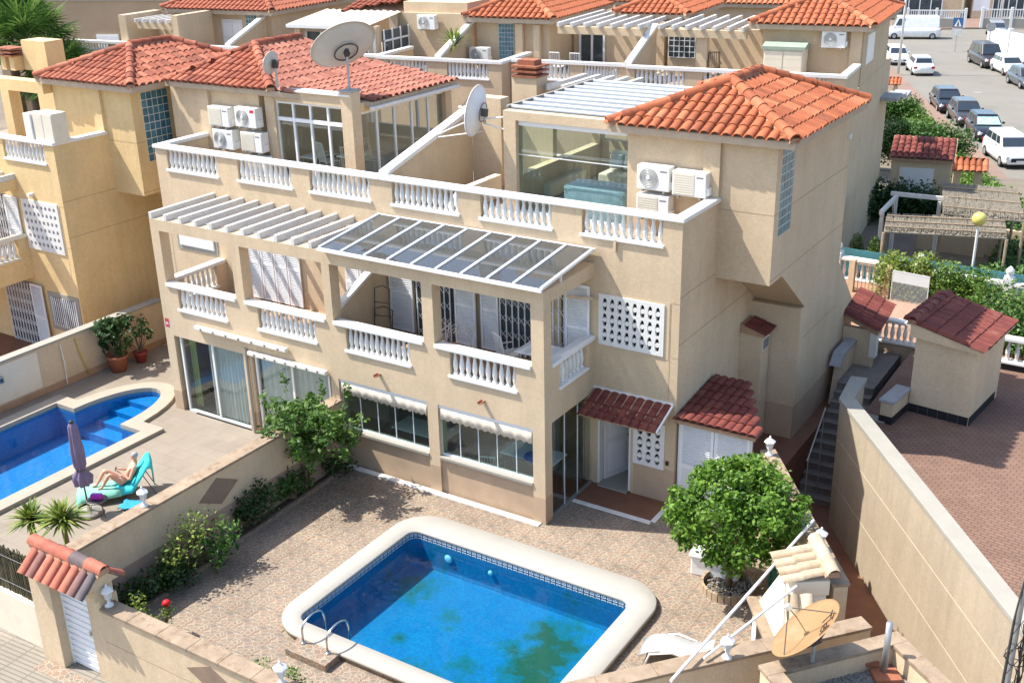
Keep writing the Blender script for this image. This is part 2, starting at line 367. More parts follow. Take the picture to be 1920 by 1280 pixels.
MT['ceramic'] = brickmat('terrace_tiles', (.30,.24,.185), (.32,.26,.20), (.22,.18,.14), .3, .3, .006, .7, 0, .2)

g = MB(); ys = [(-300,-.47),(-8.9,-.47),(-8.85,-1.4),(16.95,-1.6),(17.05,.3),(20,.3),(30,.2),(44,-1.8),(49,-2.62),(600,-2.62)]
for k, (y, z) in enumerate(ys): g.v += [(-500,y,z),(500,y,z)]
g.f = [(2*k,2*k+1,2*k+3,2*k+2) for k in range(len(ys)-1)]
struct(g.build('ground', MT['dirt']))

# --- main yard -------------------------------------------------------------
yard = MB()
yard.prism([(-5.75,-8.2),(-2.55,-8.2),(-2.55,2.2),(-5.75,2.2)], 'z', -.9, -.012)
yard.prism([(-2.55,-1.5),(3.3,-1.5),(3.3,2.2),(-2.55,2.2)], 'z', -.9, -.012)
yard.prism([(-2.55,-8.2),(3.3,-8.2),(3.3,-5.8),(-2.55,-5.8)], 'z', -.9, -.012)
yard.prism([(3.3,-8.2),(4.2,-6.9),(7.45,-2.6),(4.2,2.3),(3.3,2.3)], 'z', -.9, -.012)
paving = struct(yard.build('yard_paving', pm('paving_grout', (.28,.23,.17), .9, .1, 3, .2, 50)))
YP = [(-5.2,-8.2),(3.2,-8.2),(7.2,-2.75),(4.15,2.1),(2.0,2.1),(2.0,1.3),(-.1,1.3),(-.1,-.02),(-5.5,-.02)]
TS = .447
tm = MB().box(-TS/2+.002, TS/2-.002, -TS/2+.002, TS/2-.002, -.02, 0).mesh('paving_tile', MT['stone'])
cand = []
for i in range(-13, 18):
    for j in range(-19, 6):
        x, y = i*TS+.05, j*TS+.1
        if not inpoly(x, y, YP) or (-2.55 < x < 3.3 and -5.8 < y < -1.4): continue
        cand.append((x, y))
cand.sort(key=lambda p: (p[0]-11.2)**2+(p[1]+18.6)**2)
def vis(p): return not (p[1] < -7.6 or (p[0] > .8 and p[1] < -6.2))
A_ = [p for p in cand if vis(p)][:300]; rest = [p for p in cand if p not in A_]
for x, y in A_: obj('paving_tile', tm, paving, Matrix.Translation((x, y, random.uniform(-.0015,.0015))))
rb = MB()
for x, y in rest: rb.box(x-TS/2+.002, x+TS/2-.002, y-TS/2+.002, y+TS/2-.002, -.02, -.0005)
stuff(rb.build('paving_tiles', MT['stone_w'], paving))

def rrect(x0, x1, y0, y1, r, n=8):
    out = []
    for cx, cy, a0 in ((x1-r,y1-r,0),(x0+r,y1-r,90),(x0+r,y0+r,180),(x1-r,y0+r,270)):
        for k in range(n+1):
            a = R_(a0+90*k/n); out.append((cx+r*math.cos(a), cy+r*math.sin(a)))
    return out
def ringmesh(outer, inner, z0, z1, lip=.02):
    mb = MB(); n = len(outer)
    def rg(P, z): return [(p[0], p[1], z) for p in P]
    co = np.mean(np.array(outer), 0)
    sh = lambda P, d: [(p[0]+(co[0]-p[0])*d/max(.1, math.hypot(co[0]-p[0], co[1]-p[1])), p[1]+(co[1]-p[1])*d/max(.1, math.hypot(co[0]-p[0], co[1]-p[1]))) for p in P]
    L = [rg(outer, z0), rg(outer, z1-lip), rg(sh(outer, lip), z1), rg(sh(inner, -lip), z1), rg(inner, z1-lip), rg(inner, z0)]
    for q in L: mb.v += q
    m = len(L)
    for k in range(m):
        a, b = k*n, ((k+1) % m)*n
        for i in range(n): mb.f.append((a+i, a+(i+1) % n, b+(i+1) % n, b+i))
    return mb
def poolmat(name, base, algae=False):
    m, ns, ls, b = nt(name); co = N(ns, 'ShaderNodeNewGeometry').outputs['Position']
    v = N(ns, 'ShaderNodeTexVoronoi', distance='CHEBYCHEV'); v.inputs['Scale'].default_value = 22; v.inputs['Randomness'].default_value = .35; ls.new(co, v.inputs['Vector'])
    sep = N(ns, 'ShaderNodeSeparateColor'); ls.new(v.outputs['Color'], sep.inputs[0])
    q = ramp(ns, ls, sep.outputs[0], [(0, (.80,.84,.88)), (.5, (1,1,1)), (1, (1.22,1.16,1.1))]).outputs[0]
    c = mixc(ns, ls, 1.0, base, q, 'MULTIPLY')
    n = noise(ns, ls, co, 1.6, 5, .6); c = mixc(ns, ls, 1.0, c, ramp(ns, ls, n.outputs['Fac'], [(.3, (.86,.9,.95)), (.7, (1.1,1.08,1.04))]).outputs[0], 'MULTIPLY')
    if algae:
        # algae growth: distance field around a few colonies, broken up by noise
        tot = None
        for (cx, cy, rx, ry, w) in ((1.9,-3.35,.42,.9,1.0),(2.1,-4.2,.38,.7,1.0),(1.55,-2.6,.28,.35,.85),(2.0,-5.2,.5,.5,.9),(.6,-4.3,.22,.22,.55),(-.5,-3.2,.2,.16,.45),(.0,-4.9,.25,.2,.5),(-1.7,-2.6,.3,.45,.5),(1.2,-3.3,.2,.2,.6),(-.9,-4.2,.13,.13,.5),(1.2,-4.8,.22,.3,.6)):
            s = N(ns, 'ShaderNodeVectorMath', operation='SUBTRACT'); ls.new(co, s.inputs[0]); s.inputs[1].default_value = (cx, cy, -.6)
            d = N(ns, 'ShaderNodeVectorMath', operation='DIVIDE'); ls.new(s.outputs[0], d.inputs[0]); d.inputs[1].default_value = (rx, ry, 3)
            L = N(ns, 'ShaderNodeVectorMath', operation='LENGTH'); ls.new(d.outputs[0], L.inputs[0])
            f = math_(ns, ls, 'MULTIPLY_ADD', L.outputs['Value'], -.6*w, w)
            tot = f if tot is None else math_(ns, ls, 'MAXIMUM', tot, f)
        n4 = noise(ns, ls, co, 3.2, 7, .68)
        f = math_(ns, ls, 'MULTIPLY_ADD', n4.outputs['Fac'], 2.4, -1.02)
        f = math_(ns, ls, 'ADD', f, tot)
        g1 = ramp(ns, ls, f, [(.12, (0,0,0)), (.42, (.75,)*3)]).outputs[0]
        c = mixc(ns, ls, g1, c, (.004,.13,.12))
        g2 = ramp(ns, ls, f, [(.5, (0,0,0)), (.8, (.85,)*3)]).outputs[0]
        c = mixc(ns, ls, g2, c, (.035,.075,.012))
    ls.new(c, b.inputs['Base Color']); b.inputs['Roughness'].default_value = .6
    return m
def watermat(name, tint, bumpk=.2):
    m, ns, ls, b = nt(name); ns.remove(b); co = N(ns, 'ShaderNodeNewGeometry').outputs['Position']
    n = noise(ns, ls, co, 3.2, 3, .5); bp = N(ns, 'ShaderNodeBump'); bp.inputs['Strength'].default_value = bumpk; bp.inputs['Distance'].default_value = .03
    ls.new(n.outputs['Fac'], bp.inputs['Height'])
    t = N(ns, 'ShaderNodeBsdfTransparent'); t.inputs[0].default_value = (*tint, 1)
    g = N(ns, 'ShaderNodeBsdfGlossy'); g.inputs['Roughness'].default_value = .01; ls.new(bp.outputs[0], g.inputs['Normal'])
    fr = N(ns, 'ShaderNodeLayerWeight'); fr.inputs[0].default_value = .5; ls.new(bp.outputs[0], fr.inputs['Normal'])
    mx = N(ns, 'ShaderNodeMixShader'); ls.new(math_(ns, ls, 'MULTIPLY_ADD', math_(ns, ls, 'POWER', fr.outputs['Facing'], 5.0), .9, .02), mx.inputs[0]); ls.new(t.outputs[0], mx.inputs[1]); ls.new(g.outputs[0], mx.inputs[2])
    ls.new(mx.outputs[0], ns['Material Output'].inputs[0]); return m
MT['pool'] = poolmat('pool_mosaic', (.001,.165,.31), True); MT['pool_l'] = poolmat('pool_mosaic_clean', (.004,.20,.40))
MT['water'] = watermat('pool_water', (.42,.80,.93)); MT['water_l'] = watermat('pool_water_clean', (.45,.78,.95), .1)
def keymat():
    m, ns, ls, b = nt('greek_key_band'); co = N(ns, 'ShaderNodeNewGeometry').outputs['Position']
    s = N(ns, 'ShaderNodeSeparateXYZ'); ls.new(co, s.inputs[0])
    u = math_(ns, ls, 'FRACT', math_(ns, ls, 'MULTIPLY', math_(ns, ls, 'ADD', s.outputs[0], s.outputs[1]), 1/.13))
    w = math_(ns, ls, 'FRACT', math_(ns, ls, 'MULTIPLY', math_(ns, ls, 'ADD', s.outputs[2], 10-.005), 1/.13))
    d = math_(ns, ls, 'MAXIMUM', math_(ns, ls, 'ABSOLUTE', math_(ns, ls, 'SUBTRACT', u, .5)), math_(ns, ls, 'ABSOLUTE', math_(ns, ls, 'SUBTRACT', w, .5)))
    r = ramp(ns, ls, d, [(.0, (.65,.72,.74)), (.12, (.65,.72,.74)), (.13, (.03,.06,.12)), (.24, (.03,.06,.12)), (.25, (.62,.70,.72)), (.36, (.62,.70,.72)), (.37, (.03,.06,.12))])
    r.color_ramp.interpolation = 'CONSTANT'
    ls.new(r.outputs[0], b.inputs['Base Color']); b.inputs['Roughness'].default_value = .3; return m
MT['key'] = keymat()
def wallring(P, z0, z1, z2=None):
    mb = MB(); n = len(P); mb.v = [(p[0],p[1],z1) for p in P]+[(p[0],p[1],z0) for p in P]
    mb.f = [(i, (i+1) % n, n+(i+1) % n, n+i) for i in range(n)]; return mb

pool = thing('swimming_pool', 'rectangular blue pool with green algae on its floor and wide white coping', 'pool', (0,0,0))
po = rrect(-2.78,3.56,-6.03,-1.1,.85,9); pi_ = rrect(-2.30,3.04,-5.60,-1.86,.22,9)
ringmesh(po, pi_, .10, .165).build('coping', MT['poolcop'], pool, True)
ringmesh(rrect(-2.74,3.52,-5.99,-1.14,.82,9), rrect(-2.36,3.10,-5.66,-1.80,.22,9), -.9, .101, .002).build('riser', MT['stone_w'], pool)
pw = rrect(-2.31,3.05,-5.61,-1.85,.22,9)
bs = wallring(pw, -.62, -.03); n_ = len(pw)
bs.v += [(p[0]*.985+.006, p[1]*.985-.056, -.70) for p in pw]; bs.f += [(n_+i, n_+(i+1) % n_, 2*n_+(i+1) % n_, 2*n_+i) for i in range(n_)]
bs.f.append(list(range(2*n_, 3*n_)))
bs.build('basin', MT['pool'], pool)
wallring(pw, -.032, .105).build('waterline_band', MT['key'], pool)
wt = MB(); q = rrect(-2.305,3.045,-5.605,-1.855,.21,9); wt.v = [(p[0],p[1],-.035) for p in q]; wt.f = [list(range(len(q)))]
wt.build('water', MT['water'], pool)
lt = MB(); lt.lathe([(.001,.03),(.05,.03),(.09,.015),(.10,0)], 18); o = lt.build('underwater_light', MT['plast'], pool, True); o.location = (-1.35,-1.88,-.28); o.rotation_euler = (R_(90),0,0)
lt = MB(); lt.lathe([(.001,.03),(.05,.03),(.06,0)], 12); o = lt.build('water_inlet', MT['plast'], pool, True); o.location = (-.25,-1.88,-.26); o.rotation_euler = (R_(90),0,0)
# step block and ladder at the pool's front
sb = MB().box(-1.86,-.86,-6.42,-6.0,-.01,.155); tag(sb.build('pool_step', MT['stone_w'], None, bev=.008), 'low stone-clad step block at the pool ladder', 'step')
ld = thing('pool_ladder', 'pair of curved steel handrails over the pool edge', 'ladder', (0,0,0))
for x in (-1.66,-1.06):
    mb = MB(); pts = [(x,-6.12,.15)]
    for k in range(13):
        a = math.pi*(1-k/12); pts.append((x, -5.82+.30*math.cos(a), .42+.20*math.sin(a)))
    pts += [(x,-5.50,.35),(x,-5.50,-.4)]
    mb.tube(pts, .021, 10); mb.lathe([(.06,0),(.055,.025),(.02,.03)], 12, (x,-6.12,.153)); mb.build('handrail', MT['chrome'], ld, True)
for z in (-.12,-.36):
    MB().box(-1.66,-1.06,-5.53,-5.47,z,z+.03).build('tread', MT['plast'], ld)

# planting bed with kerb along the party wall
bed = MB().prism([(-5.74,-8.1),(-5.25,-8.1),(-5.62,-.35),(-5.74,-.35)], 'z', -.1, .06); struct(bed.build('planting_bed', MT['soil']))
kb = MB().prism([(-5.25,-8.1),(-5.17,-8.1),(-5.54,-.3),(-5.62,-.3)], 'z', -.05, .10); tag(kb.build('bed_kerb', MT['stone_w'], None, bev=.006), 'low stone kerb edging the planting bed along the party wall', 'kerb')

# --- left neighbour's deck and pool -----------------------------------------------
dk = MB()
dk.prism([(-11.1,-8.2),(-6.05,-8.2),(-6.05,0),(-11.1,0)], 'z', -.9, .10)
dk.prism([(-15.8,.75),(-13.2,.75),(-13.2,3),(-15.8,3)], 'z', -.9, .10)
dk.prism([(-13.2,.75),(-11.1,.0),(-11.1,2.2),(-13.2,2.2)], 'z', -.9, .10)
dk.prism([(-15.8,-8.2),(-15.1,-8.2),(-15.1,-1.3),(-14.35,-1.3),(-14.3,-.1),(-13.9,.5),(-13.2,.75),(-15.8,.75)], 'z', -.9, .10)
dk.prism([(-13.2,.75),(-12.5,.5),(-12.0,-.3),(-11.95,-1.3),(-11.1,-1.3),(-11.1,.0)], 'z', -.9, .10)
struct(dk.build('neighbour_deck', MT['deck']))
def pl2(off):
    P = [(-14.85-off,-9.5),(-14.85-off,-1.62+off)]
    P += [(-14.1-off,-1.62+off)] if off > 0 else [(-14.1,-1.62)]
    for k in range(1, 16):
        a = math.pi*(1-k/16); P.append((-13.15+(.95+off)*math.cos(a), -1.55+(2.0+off)*math.sin(a)))
    P += [(-12.2+off,-1.62+off)]
    P += [(-11.4+off,-1.62+off),(-11.4+off,-9.5)]
    return P
P_i, P_o = pl2(0), pl2(.42)
lp = thing('swimming_pool', 'clear blue pool with a rounded step end and cream coping beside the sunbather', 'pool')
mb = MB(); n = len(P_i)
for P, z in ((P_o,.08),(P_o,.185),([(p[0]*1,p[1]) for p in P_o],.20),(P_i,.20),(P_i,.05)): mb.v += [(p[0],p[1],z) for p in P]
mb.f = [(k*n+i, k*n+i+1, (k+1)*n+i+1, (k+1)*n+i) for k in range(4) for i in range(n-1)]
mb.build('coping', pm('coping_cream', (.345,.30,.24), .75, .06, 2, .2, 50), lp)
mb = MB(); mb.v = [(p[0],p[1],.051) for p in P_i]+[(p[0],p[1],-.75) for p in P_i]; mb.f = [(i,i+1,n+i+1,n+i) for i in range(n-1)]+[list(range(n,2*n))]
mb.build('basin', MT['pool_l'], lp)
for k in range(4):
    y0 = -.15-k*.45; q = [p for p in P_i if p[1] > -1.62]
    mb = MB(); w = .95*math.sqrt(max(0, 1-((y0+1.55)/2.0)**2)) if y0 > -1.55 else .95
    w = min(w, .95)
    ap = [(-13.15+.95*math.cos(math.pi*t/12), -1.55+2.0*math.sin(math.pi*t/12)) for t in range(13)]
    poly = [p for p in ap if p[1] >= y0] ; poly = [(-13.15+w, y0)]+poly+[(-13.15-w, y0)] if y0 > -1.55 else [(-12.2,y0)]+ap+[(-14.1,y0)]
    mb.prism([(p[0]*1, p[1]) for p in poly], 'z', -.74, -.06-k*.15); mb.build('pool_tread', MT['pool_l'], lp)
mb = MB(); mb.v = [(p[0],p[1],.09) for p in P_i[::-1]]; mb.f = [list(range(n))]; mb.build('water', MT['water_l'], lp)

# --- front pavement, passage, right terrace, patio -----------------------------------
struct(MB().box(-60,60,-14,-8.3,-.46,-.35).build('pavement', MT['sidewalk']))
struct(MB().prism([(3.6,2.3),(4.2,2.3),(7.6,-2.6),(8.6,-3.6),(11.5,-3.6),(5.0,5.6),(4.95,12),(3.6,12)], 'z', -1.39, -1.3).build('passage_floor', MT['redfloor']))
struct(MB().prism([(2.07,2.36),(3.95,2.36),(3.70,4.2),(3.70,11.7),(2.07,11.7)], 'z', -1.4, .1).build('side_platform', MT['redfloor']))
tr = [(5.08,5.5),(4.95,6.8),(4.95,11.75),(18,11.75),(18,-8.4),(14.95,-8.3)]
struct(MB().prism(tr, 'z', -1.4, 1.0).build('raised_terrace', MT['pavers']))
struct(MB().prism([(-20,11.95),(9.5,11.95),(9.5,16.7),(-20,16.7)], 'z', -1.4, 1.0).build('patio', MT['patio']))
struct(MB().prism([(-60,-8.2),(-15.9,-8.2),(-15.9,2.5),(-60,2.5)], 'z', -1, -.02).build('far_left_yard', MT['redfloor']))

# ---------------------------------------------------------------- garden walls
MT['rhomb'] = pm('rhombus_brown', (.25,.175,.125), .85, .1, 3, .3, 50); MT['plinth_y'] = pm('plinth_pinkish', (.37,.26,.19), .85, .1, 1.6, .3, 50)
pwl = thing('party_wall', 'low tan garden wall between the two pool yards', 'wall')
MB().box(-6.03,-5.765,-8.1,-.002,-.2,1.70).build('wall_body', MT['wall'], pwl)
MB().box(-5.765,-5.757,-8.1,-.002,-.1,.80).build('plinth', MT['plinth_y'], pwl)
for k in range(7):
    MB().box(-6.08,-5.72,-8.1+k*1.157,-8.1+(k+1)*1.157-.006,1.70,1.76).build('coping_slab', MT['coping'], pwl, bev=.008)
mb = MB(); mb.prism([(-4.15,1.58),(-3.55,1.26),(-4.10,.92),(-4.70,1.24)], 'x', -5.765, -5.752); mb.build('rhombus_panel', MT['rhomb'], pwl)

gwl = thing('garden_wall', 'tan front garden wall beside the white gate with brown coping', 'wall')
MB().box(-4.35,3.2,-8.38,-8.14,-.45,1.30).build('wall_body', MT['wall'], gwl)
for k in range(10):
    MB().box(-4.33+k*.75,-4.33+(k+1)*.75-.006,-8.42,-8.08,1.30,1.36).build('coping_slab', MT['coping'], gwl, bev=.008)
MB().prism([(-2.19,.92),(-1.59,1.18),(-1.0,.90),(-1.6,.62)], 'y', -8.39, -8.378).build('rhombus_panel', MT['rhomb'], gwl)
MB().box(-4.35,3.2,-8.384,-8.379,.62,.63).build('wall_joint', MT['joint'], gwl)

def diag_wall(name, label, a, b, z1, th, mat, cmat, cw, z0=-.4, ch=.06, slabs=1):
    a = Vector((*a, 0)); b = Vector((*b, 0)); d = b-a; L = d.length; rz = math.atan2(d.y, d.x)
    t = thing(name, label, 'wall', a, rz)
    MB().box(0, L, 0, th, z0, z1-ch).build('wall_body', mat, t)
    for k in range(slabs):
        MB().box(L*k/slabs+.003, L*(k+1)/slabs-.003, th/2-cw/2, th/2+cw/2, z1-ch, z1).build('coping_slab', cmat, t, bev=.01)
    return t, L
# right wall of the yard (runs diagonally), front diagonal wall
t, L = diag_wall('garden_wall', 'diagonal tan garden wall behind the orange tree with brown coping', (4.05,2.32), (6.92,-1.83), 1.9, .25, MT['wall'], MT['coping'], .33, z0=-1.4, slabs=8)
t, L = diag_wall('garden_wall', 'diagonal front garden wall by the white sun lounger', (2.75,-8.3), (7.75,-2.45), 1.75, .24, MT['wall'], MT['coping'], .33, slabs=8)
# retaining wall of the terrace on the right
MT['joint_l'] = pm('pale_joint', (.60,.49,.36), .9, .05, 3, 0); MT['wall_r'] = pm('plaster_beige_dimmed', (.42,.345,.25), .9, .06, .7, .4, 38, stain=((.40,.315,.22), .9, .56, .45), fine=.10, streak=.15)  # retaining wall plaster: beige darkened in colour to offset the strong sun on it
rw = thing('retaining_wall', 'tall beige retaining wall with white coping on the right', 'wall')
d = Vector((.585,-.811,0)); nn = Vector((.811,.585,0)); a = Vector((4.80,5.35,0)); e = a+d*17
wp = [a, a+Vector((-.13,1.35,0)), a+Vector((.17,1.42,0)), a+Vector((.27,.10,0))+nn*.05, e+nn*.3, e]
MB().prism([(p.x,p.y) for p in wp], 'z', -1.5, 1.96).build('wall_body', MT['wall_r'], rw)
cp = [a-nn*.03-d*.02, a+Vector((-.17,1.38,0)), a+Vector((.21,1.45,0)), a+nn*.34+d*-.02, e+nn*.34, e-nn*.03]
MB().prism([(p.x,p.y) for p in cp], 'z', 1.96, 2.06).build('coping', MT['coping_w'], rw, bev=.01)
for z in (1.02,-.12):
    q = [a-nn*.004+d*.05, a-nn*.004+d*17, a+d*17, a+d*.05]; MB().prism([(p.x,p.y) for p in q], 'z', z, z+.012).build('wall_joint', MT['joint_l'], rw)
# left boundary wall of the neighbour's yard
lw = thing('boundary_wall', 'cream boundary wall with pale coping behind the potted plants', 'wall')
MB().box(-16.05,-15.82,-9,3.2,-.4,1.50).build('wall_body', MT['wall'], lw)
MB().box(-15.82,-15.812,-9,-1.3,.35,1.42).build('painted_panel', MT['cream'], lw)
MB().box(-15.82,-15.808,-9,3.2,.1,.30).build('skirting', MT['tan'], lw)
for k in range(8): MB().box(-16.1,-15.77,-9+k*1.53,-9+(k+1)*1.53-.006,1.50,1.56).build('coping_slab', MT['coping_w'], lw, bev=.01)

# ---------------------------------------------------------------- entrance gate with tiled roof
def tile_mesh(name, w, l, mat, h=.065, n=6, tilt=.022, flat=.22):
    """barrel roof tile: pan + half round, lower end raised over the tile below"""
    prof = [(-w/2, 0), (-w/2+w*flat, 0)]
    x0 = -w/2+w*flat; rw_ = (w-w*flat)
    prof += [(x0+rw_*(1-math.cos(math.pi*k/n))/2, h*math.sin(math.pi*k/n)) for k in range(1, n+1)]
    mb = MB(); k = len(prof)
    mb.v = [(p[0],0,p[1]+tilt) for p in prof]+[(p[0]*.96,l,p[1]*.92) for p in prof]+[(p[0]*.985,.004,p[1]+tilt-.02) for p in prof]+[(p[0],0,p[1]+tilt) for p in prof]
    mb.f = [(i,i+1,k+i+1,k+i) for i in range(k-1)]+[(2*k+i,2*k+i+1,3*k+i+1,3*k+i) for i in range(k-1)]
    me = mb.mesh(name, mat, False); me.polygons.foreach_set('use_smooth', [i < k-1 for i in range(len(me.polygons))]); return me
def ridge_mesh(name, r, l, mat, n=7):
    mb = MB(); pr = [(r*math.cos(math.pi*k/n)*1.0, r*math.sin(math.pi*k/n)) for k in range(n+1)]; k = n+1
    mb.v = [(p[0],0,p[1]+.012) for p in pr]+[(p[0]*.9,l,p[1]*.9) for p in pr]+[(p[0]*.86,.003,p[1]*.86) for p in pr]+[(p[0],0,p[1]+.012) for p in pr]
    mb.f = [(i,i+1,k+i+1,k+i) for i in range(k-1)]+[(2*k+i,2*k+i+1,3*k+i+1,3*k+i) for i in range(k-1)]
    me = mb.mesh(name, mat); me.polygons.foreach_set('use_smooth', [i < k-1 for i in range(len(me.polygons))]); return me
TM = {}
for k in ('or','rd','pk','dk','mix','cr'):
    TM[k] = tile_mesh('roof_tile', .25, .43, MT['tile_'+k], .08, 6, .022, .16); TM['r'+k] = ridge_mesh('ridge_tile', .135, .44, MT['tile_'+k])
TM['lg'] = tile_mesh('roof_tile', .235, .62, MT['tile_mix'], .075, 6, .02, .12)
def frame_mx(P, e, s, n):
    m = Matrix((e, s, n)).transposed().to_4x4(); m.translation = P; return m
def tile_face(parent, P0, e, s, poly, me, w=.25, ex=.375, off=.0, keep=None, joined=None, nlift=.02, l=.43):
    """cover polygon (a along e, b along s from P0) with tiles"""
    e = Vector(e).normalized(); s = Vector(s).normalized(); n = e.cross(s).normalized(); P0 = Vector(P0)
    amin = min(p[0] for p in poly); amax = max(p[0] for p in poly); bmax = max(p[1] for p in poly)
    cnt = 0
    for j in range(int(bmax/ex)+1):
        for i in range(int((amax-amin)/w)+1):
            a = amin+off+(i+.5)*w; b = j*ex-.05
            if not inpoly(a, max(b+ex*.5, .02), poly): continue
            P = P0+e*a+s*b+n*nlift; mx = frame_mx(P, e, s, n)
            rj = Matrix.Translation((random.gauss(0,.003),random.gauss(0,.006),abs(random.gauss(0,.003)))) @ Matrix.Rotation(random.gauss(0,.014), 4, 'Z')
            if joined is not None:
                q = len(joined.v); joined.v += [tuple((mx @ rj) @ v.co) for v in me.vertices]; joined.f += [[q+k for k in p.vertices] for p in me.polygons]
            else: obj('roof_tile', me, parent, mx @ rj)
            cnt += 1
    return cnt
def ridge_line(parent, a, b, me, l=.38, joined=None, mortar=True, bed=.03):
    a = Vector(a); b = Vector(b); d = b-a; L = d.length; d.normalize(); k = max(1, round(L/l)); st = L/k
    u = d.cross(Vector((0,0,1))).normalized(); n = u.cross(d).normalized()
    for i in range(k):
        mx = frame_mx(a+d*st*i, u, d, n) if u.cross(d).dot(n) > 0 else frame_mx(a+d*st*i, -u, d, n)
        if joined is not None:
            q = len(joined.v); joined.v += [tuple(mx @ v.co) for v in me.vertices]; joined.f += [[q+t for t in p.vertices] for p in me.polygons]
        else: obj('ridge_tile', me, parent, mx)
    if mortar:
        mb = MB(); mb.add([tuple(p) for p in (a-u*.13-n*.08, a+u*.13-n*.08, a+u*.09+n*bed, a-u*.09+n*bed, b-u*.13-n*.08, b+u*.13-n*.08, b+u*.09+n*bed, b-u*.09+n*bed)], [(0,1,2,3),(7,6,5,4),(0,4,5,1),(1,5,6,2),(2,6,7,3),(3,7,4,0)])
        mb.build('ridge_mortar', MT['mortar'], parent)

gt = thing('entrance_gate', 'white slatted gate between tan pillars under a small red and grey tiled roof', 'gate', (-4.97,-8.26,-.35))
MB().box(-1.18,-.58,-.28,.26,-.1,1.85).build('pillar', MT['wall'], gt)
MB().box(.24,.64,-.118,.26,-.1,1.85).build('pillar', MT['wall'], gt)
MB().box(-1.18,.64,-.20,.20,1.85,2.12).build('lintel', MT['wall'], gt)
MB().prism([(-.34,2.12),(.34,2.12),(.02,2.42),(-.02,2.42)], 'x', -1.20, .66).build('gable', MT['wall'], gt)
gdo = MB().box(-.58,.24,-.06,-.03,.02,1.85).build('gate_leaf', MT['alu'], gt)
for k in range(13): MB().obox((-.17,-.068,.10+k*.138), (.76,.018,.118), 0, R_(10)).build('slat', MT['alu'], gdo)
for sx in (-.58,.21): MB().box(sx,sx+.03,-.09,-.02,.0,1.85).build('frame', MT['alu'], gdo)
MB().box(.15,.19,-.13,-.08,.92,1.02).build('handle', MT['chrome'], gdo)
ang = math.atan2(.30,.34)
gr = MB().box(-1.22,.70,-.02,.02,2.36,2.42).build('roof', MT['mortar'], gt)
for sgn in (-1, 1):
    for k in range(8):
        x = -1.17+(k+.5)*.232
        if sgn < 0: e, s = Vector((1,0,0)), Vector((0,math.cos(ang),math.sin(ang))); P = Vector((x,-.46,2.05))
        else: e, s = Vector((-1,0,0)), Vector((0,-math.cos(ang),math.sin(ang))); P = Vector((x,.46,2.05))
        obj('roof_tile', TM['lg'], gr, frame_mx(P, e, s, e.cross(s)))
ridge_line(gr, (-1.24,0,2.45), (.74,0,2.45), TM['rmix'], .40)
MB().box(-1.1,.5,-.6,-.29,-.02,.012).build('threshold', MT['stone_w'], gt)
# reed screen on the neighbour's front wall
MT['reed'] = pm('reed', (.13,.115,.07), .9, .35, 7, 0)
rs = thing('reed_fence', 'brown reed screen fixed on the low front wall left of the gate', 'fence', (-6.18,-8.26,0))
MB().box(-8,0,-.12,.12,-.45,.62).build('low_wall', MT['cream'], rs)
mb = MB(); x = -8
while x < 0:
    mb.tube([(x,random.uniform(-.02,.02),.62),(x+random.uniform(-.03,.03),random.uniform(-.03,.03),1.62+random.uniform(-.07,.08))], .011, 4); x += .02
stuff(mb.build('reeds', MT['reed'], rs)); MB().box(-8,0,.03,.05,.62,1.58).build('reed_backing', MT['reed'], rs)
for z in (.85,1.45): MB().tube([(-8,-.035,z),(0,-.035,z)], .004, 5).build('binding_wire', MT['galv'], rs)
# ================================================================ houses
XC = -5.92; XM = 2.067; XS = 3.337; YM = 2.218; YB = 4.138; YE = 9.45
def baluster_mesh(name, h, r=.062):
    pr = [(.062,0),(.062,.05),(.036,.075),(.045,.105),(r,.21),(r*1.02,.27),(.05,.36),(.034,.46),(.030,.50),(.044,.52),(.034,.535),(.05,.55),(.05,.60)]
    mb = MB(); mb.lathe([(a, b*h/.60) for a, b in pr], 10); me = mb.mesh(name, MT['bal'], True); return me
BAL = baluster_mesh('baluster', .60); BAL_T = baluster_mesh('baluster', .58)
def balustrade(parent, mir, ax, a0, a1, c, z0, z1, n, rail, thick=.20, me=None, rail_over=.05, plain=False, face=-1, mat='white', name='balustrade'):
    """ax: 'x' (runs along X at Y=c, face = outer side sign) or 'y'. rail=(r0,r1) extent. returns part with baluster children"""
    mb = MB(mir); o0, o1 = (c-rail_over, c+thick+rail_over-.02) if face < 0 else (c-thick-rail_over+.02, c+rail_over)
    if ax == 'x':
        if rail: mb.box(rail[0], rail[1], o0, o1, z1, z1+.10)
        mb.box(a0-.045, a1+.045, o0, o1, z0-.075, z0)
    else:
        if rail: mb.box(o0, o1, rail[0], rail[1], z1, z1+.10)
        mb.box(o0, o1, a0-.045, a1+.045, z0-.075, z0)
    part = mb.build(name, MT[mat], parent, bev=.018)
    me = me or BAL; h = .60 if me is BAL else .58
    cc = c+thick/2 if face < 0 else c-thick/2
    for k in range(n):
        a = a0+(k+.5)*(a1-a0)/n; p = (a, cc) if ax == 'x' else (cc, a)
        x = 2*mir-p[0] if mir is not None else p[0]
        o = obj('baluster', me, part, Matrix.Translation((x, p[1], z0)) @ Matrix.Diagonal((1, 1, (z1-z0)/h, 1)))
    return part

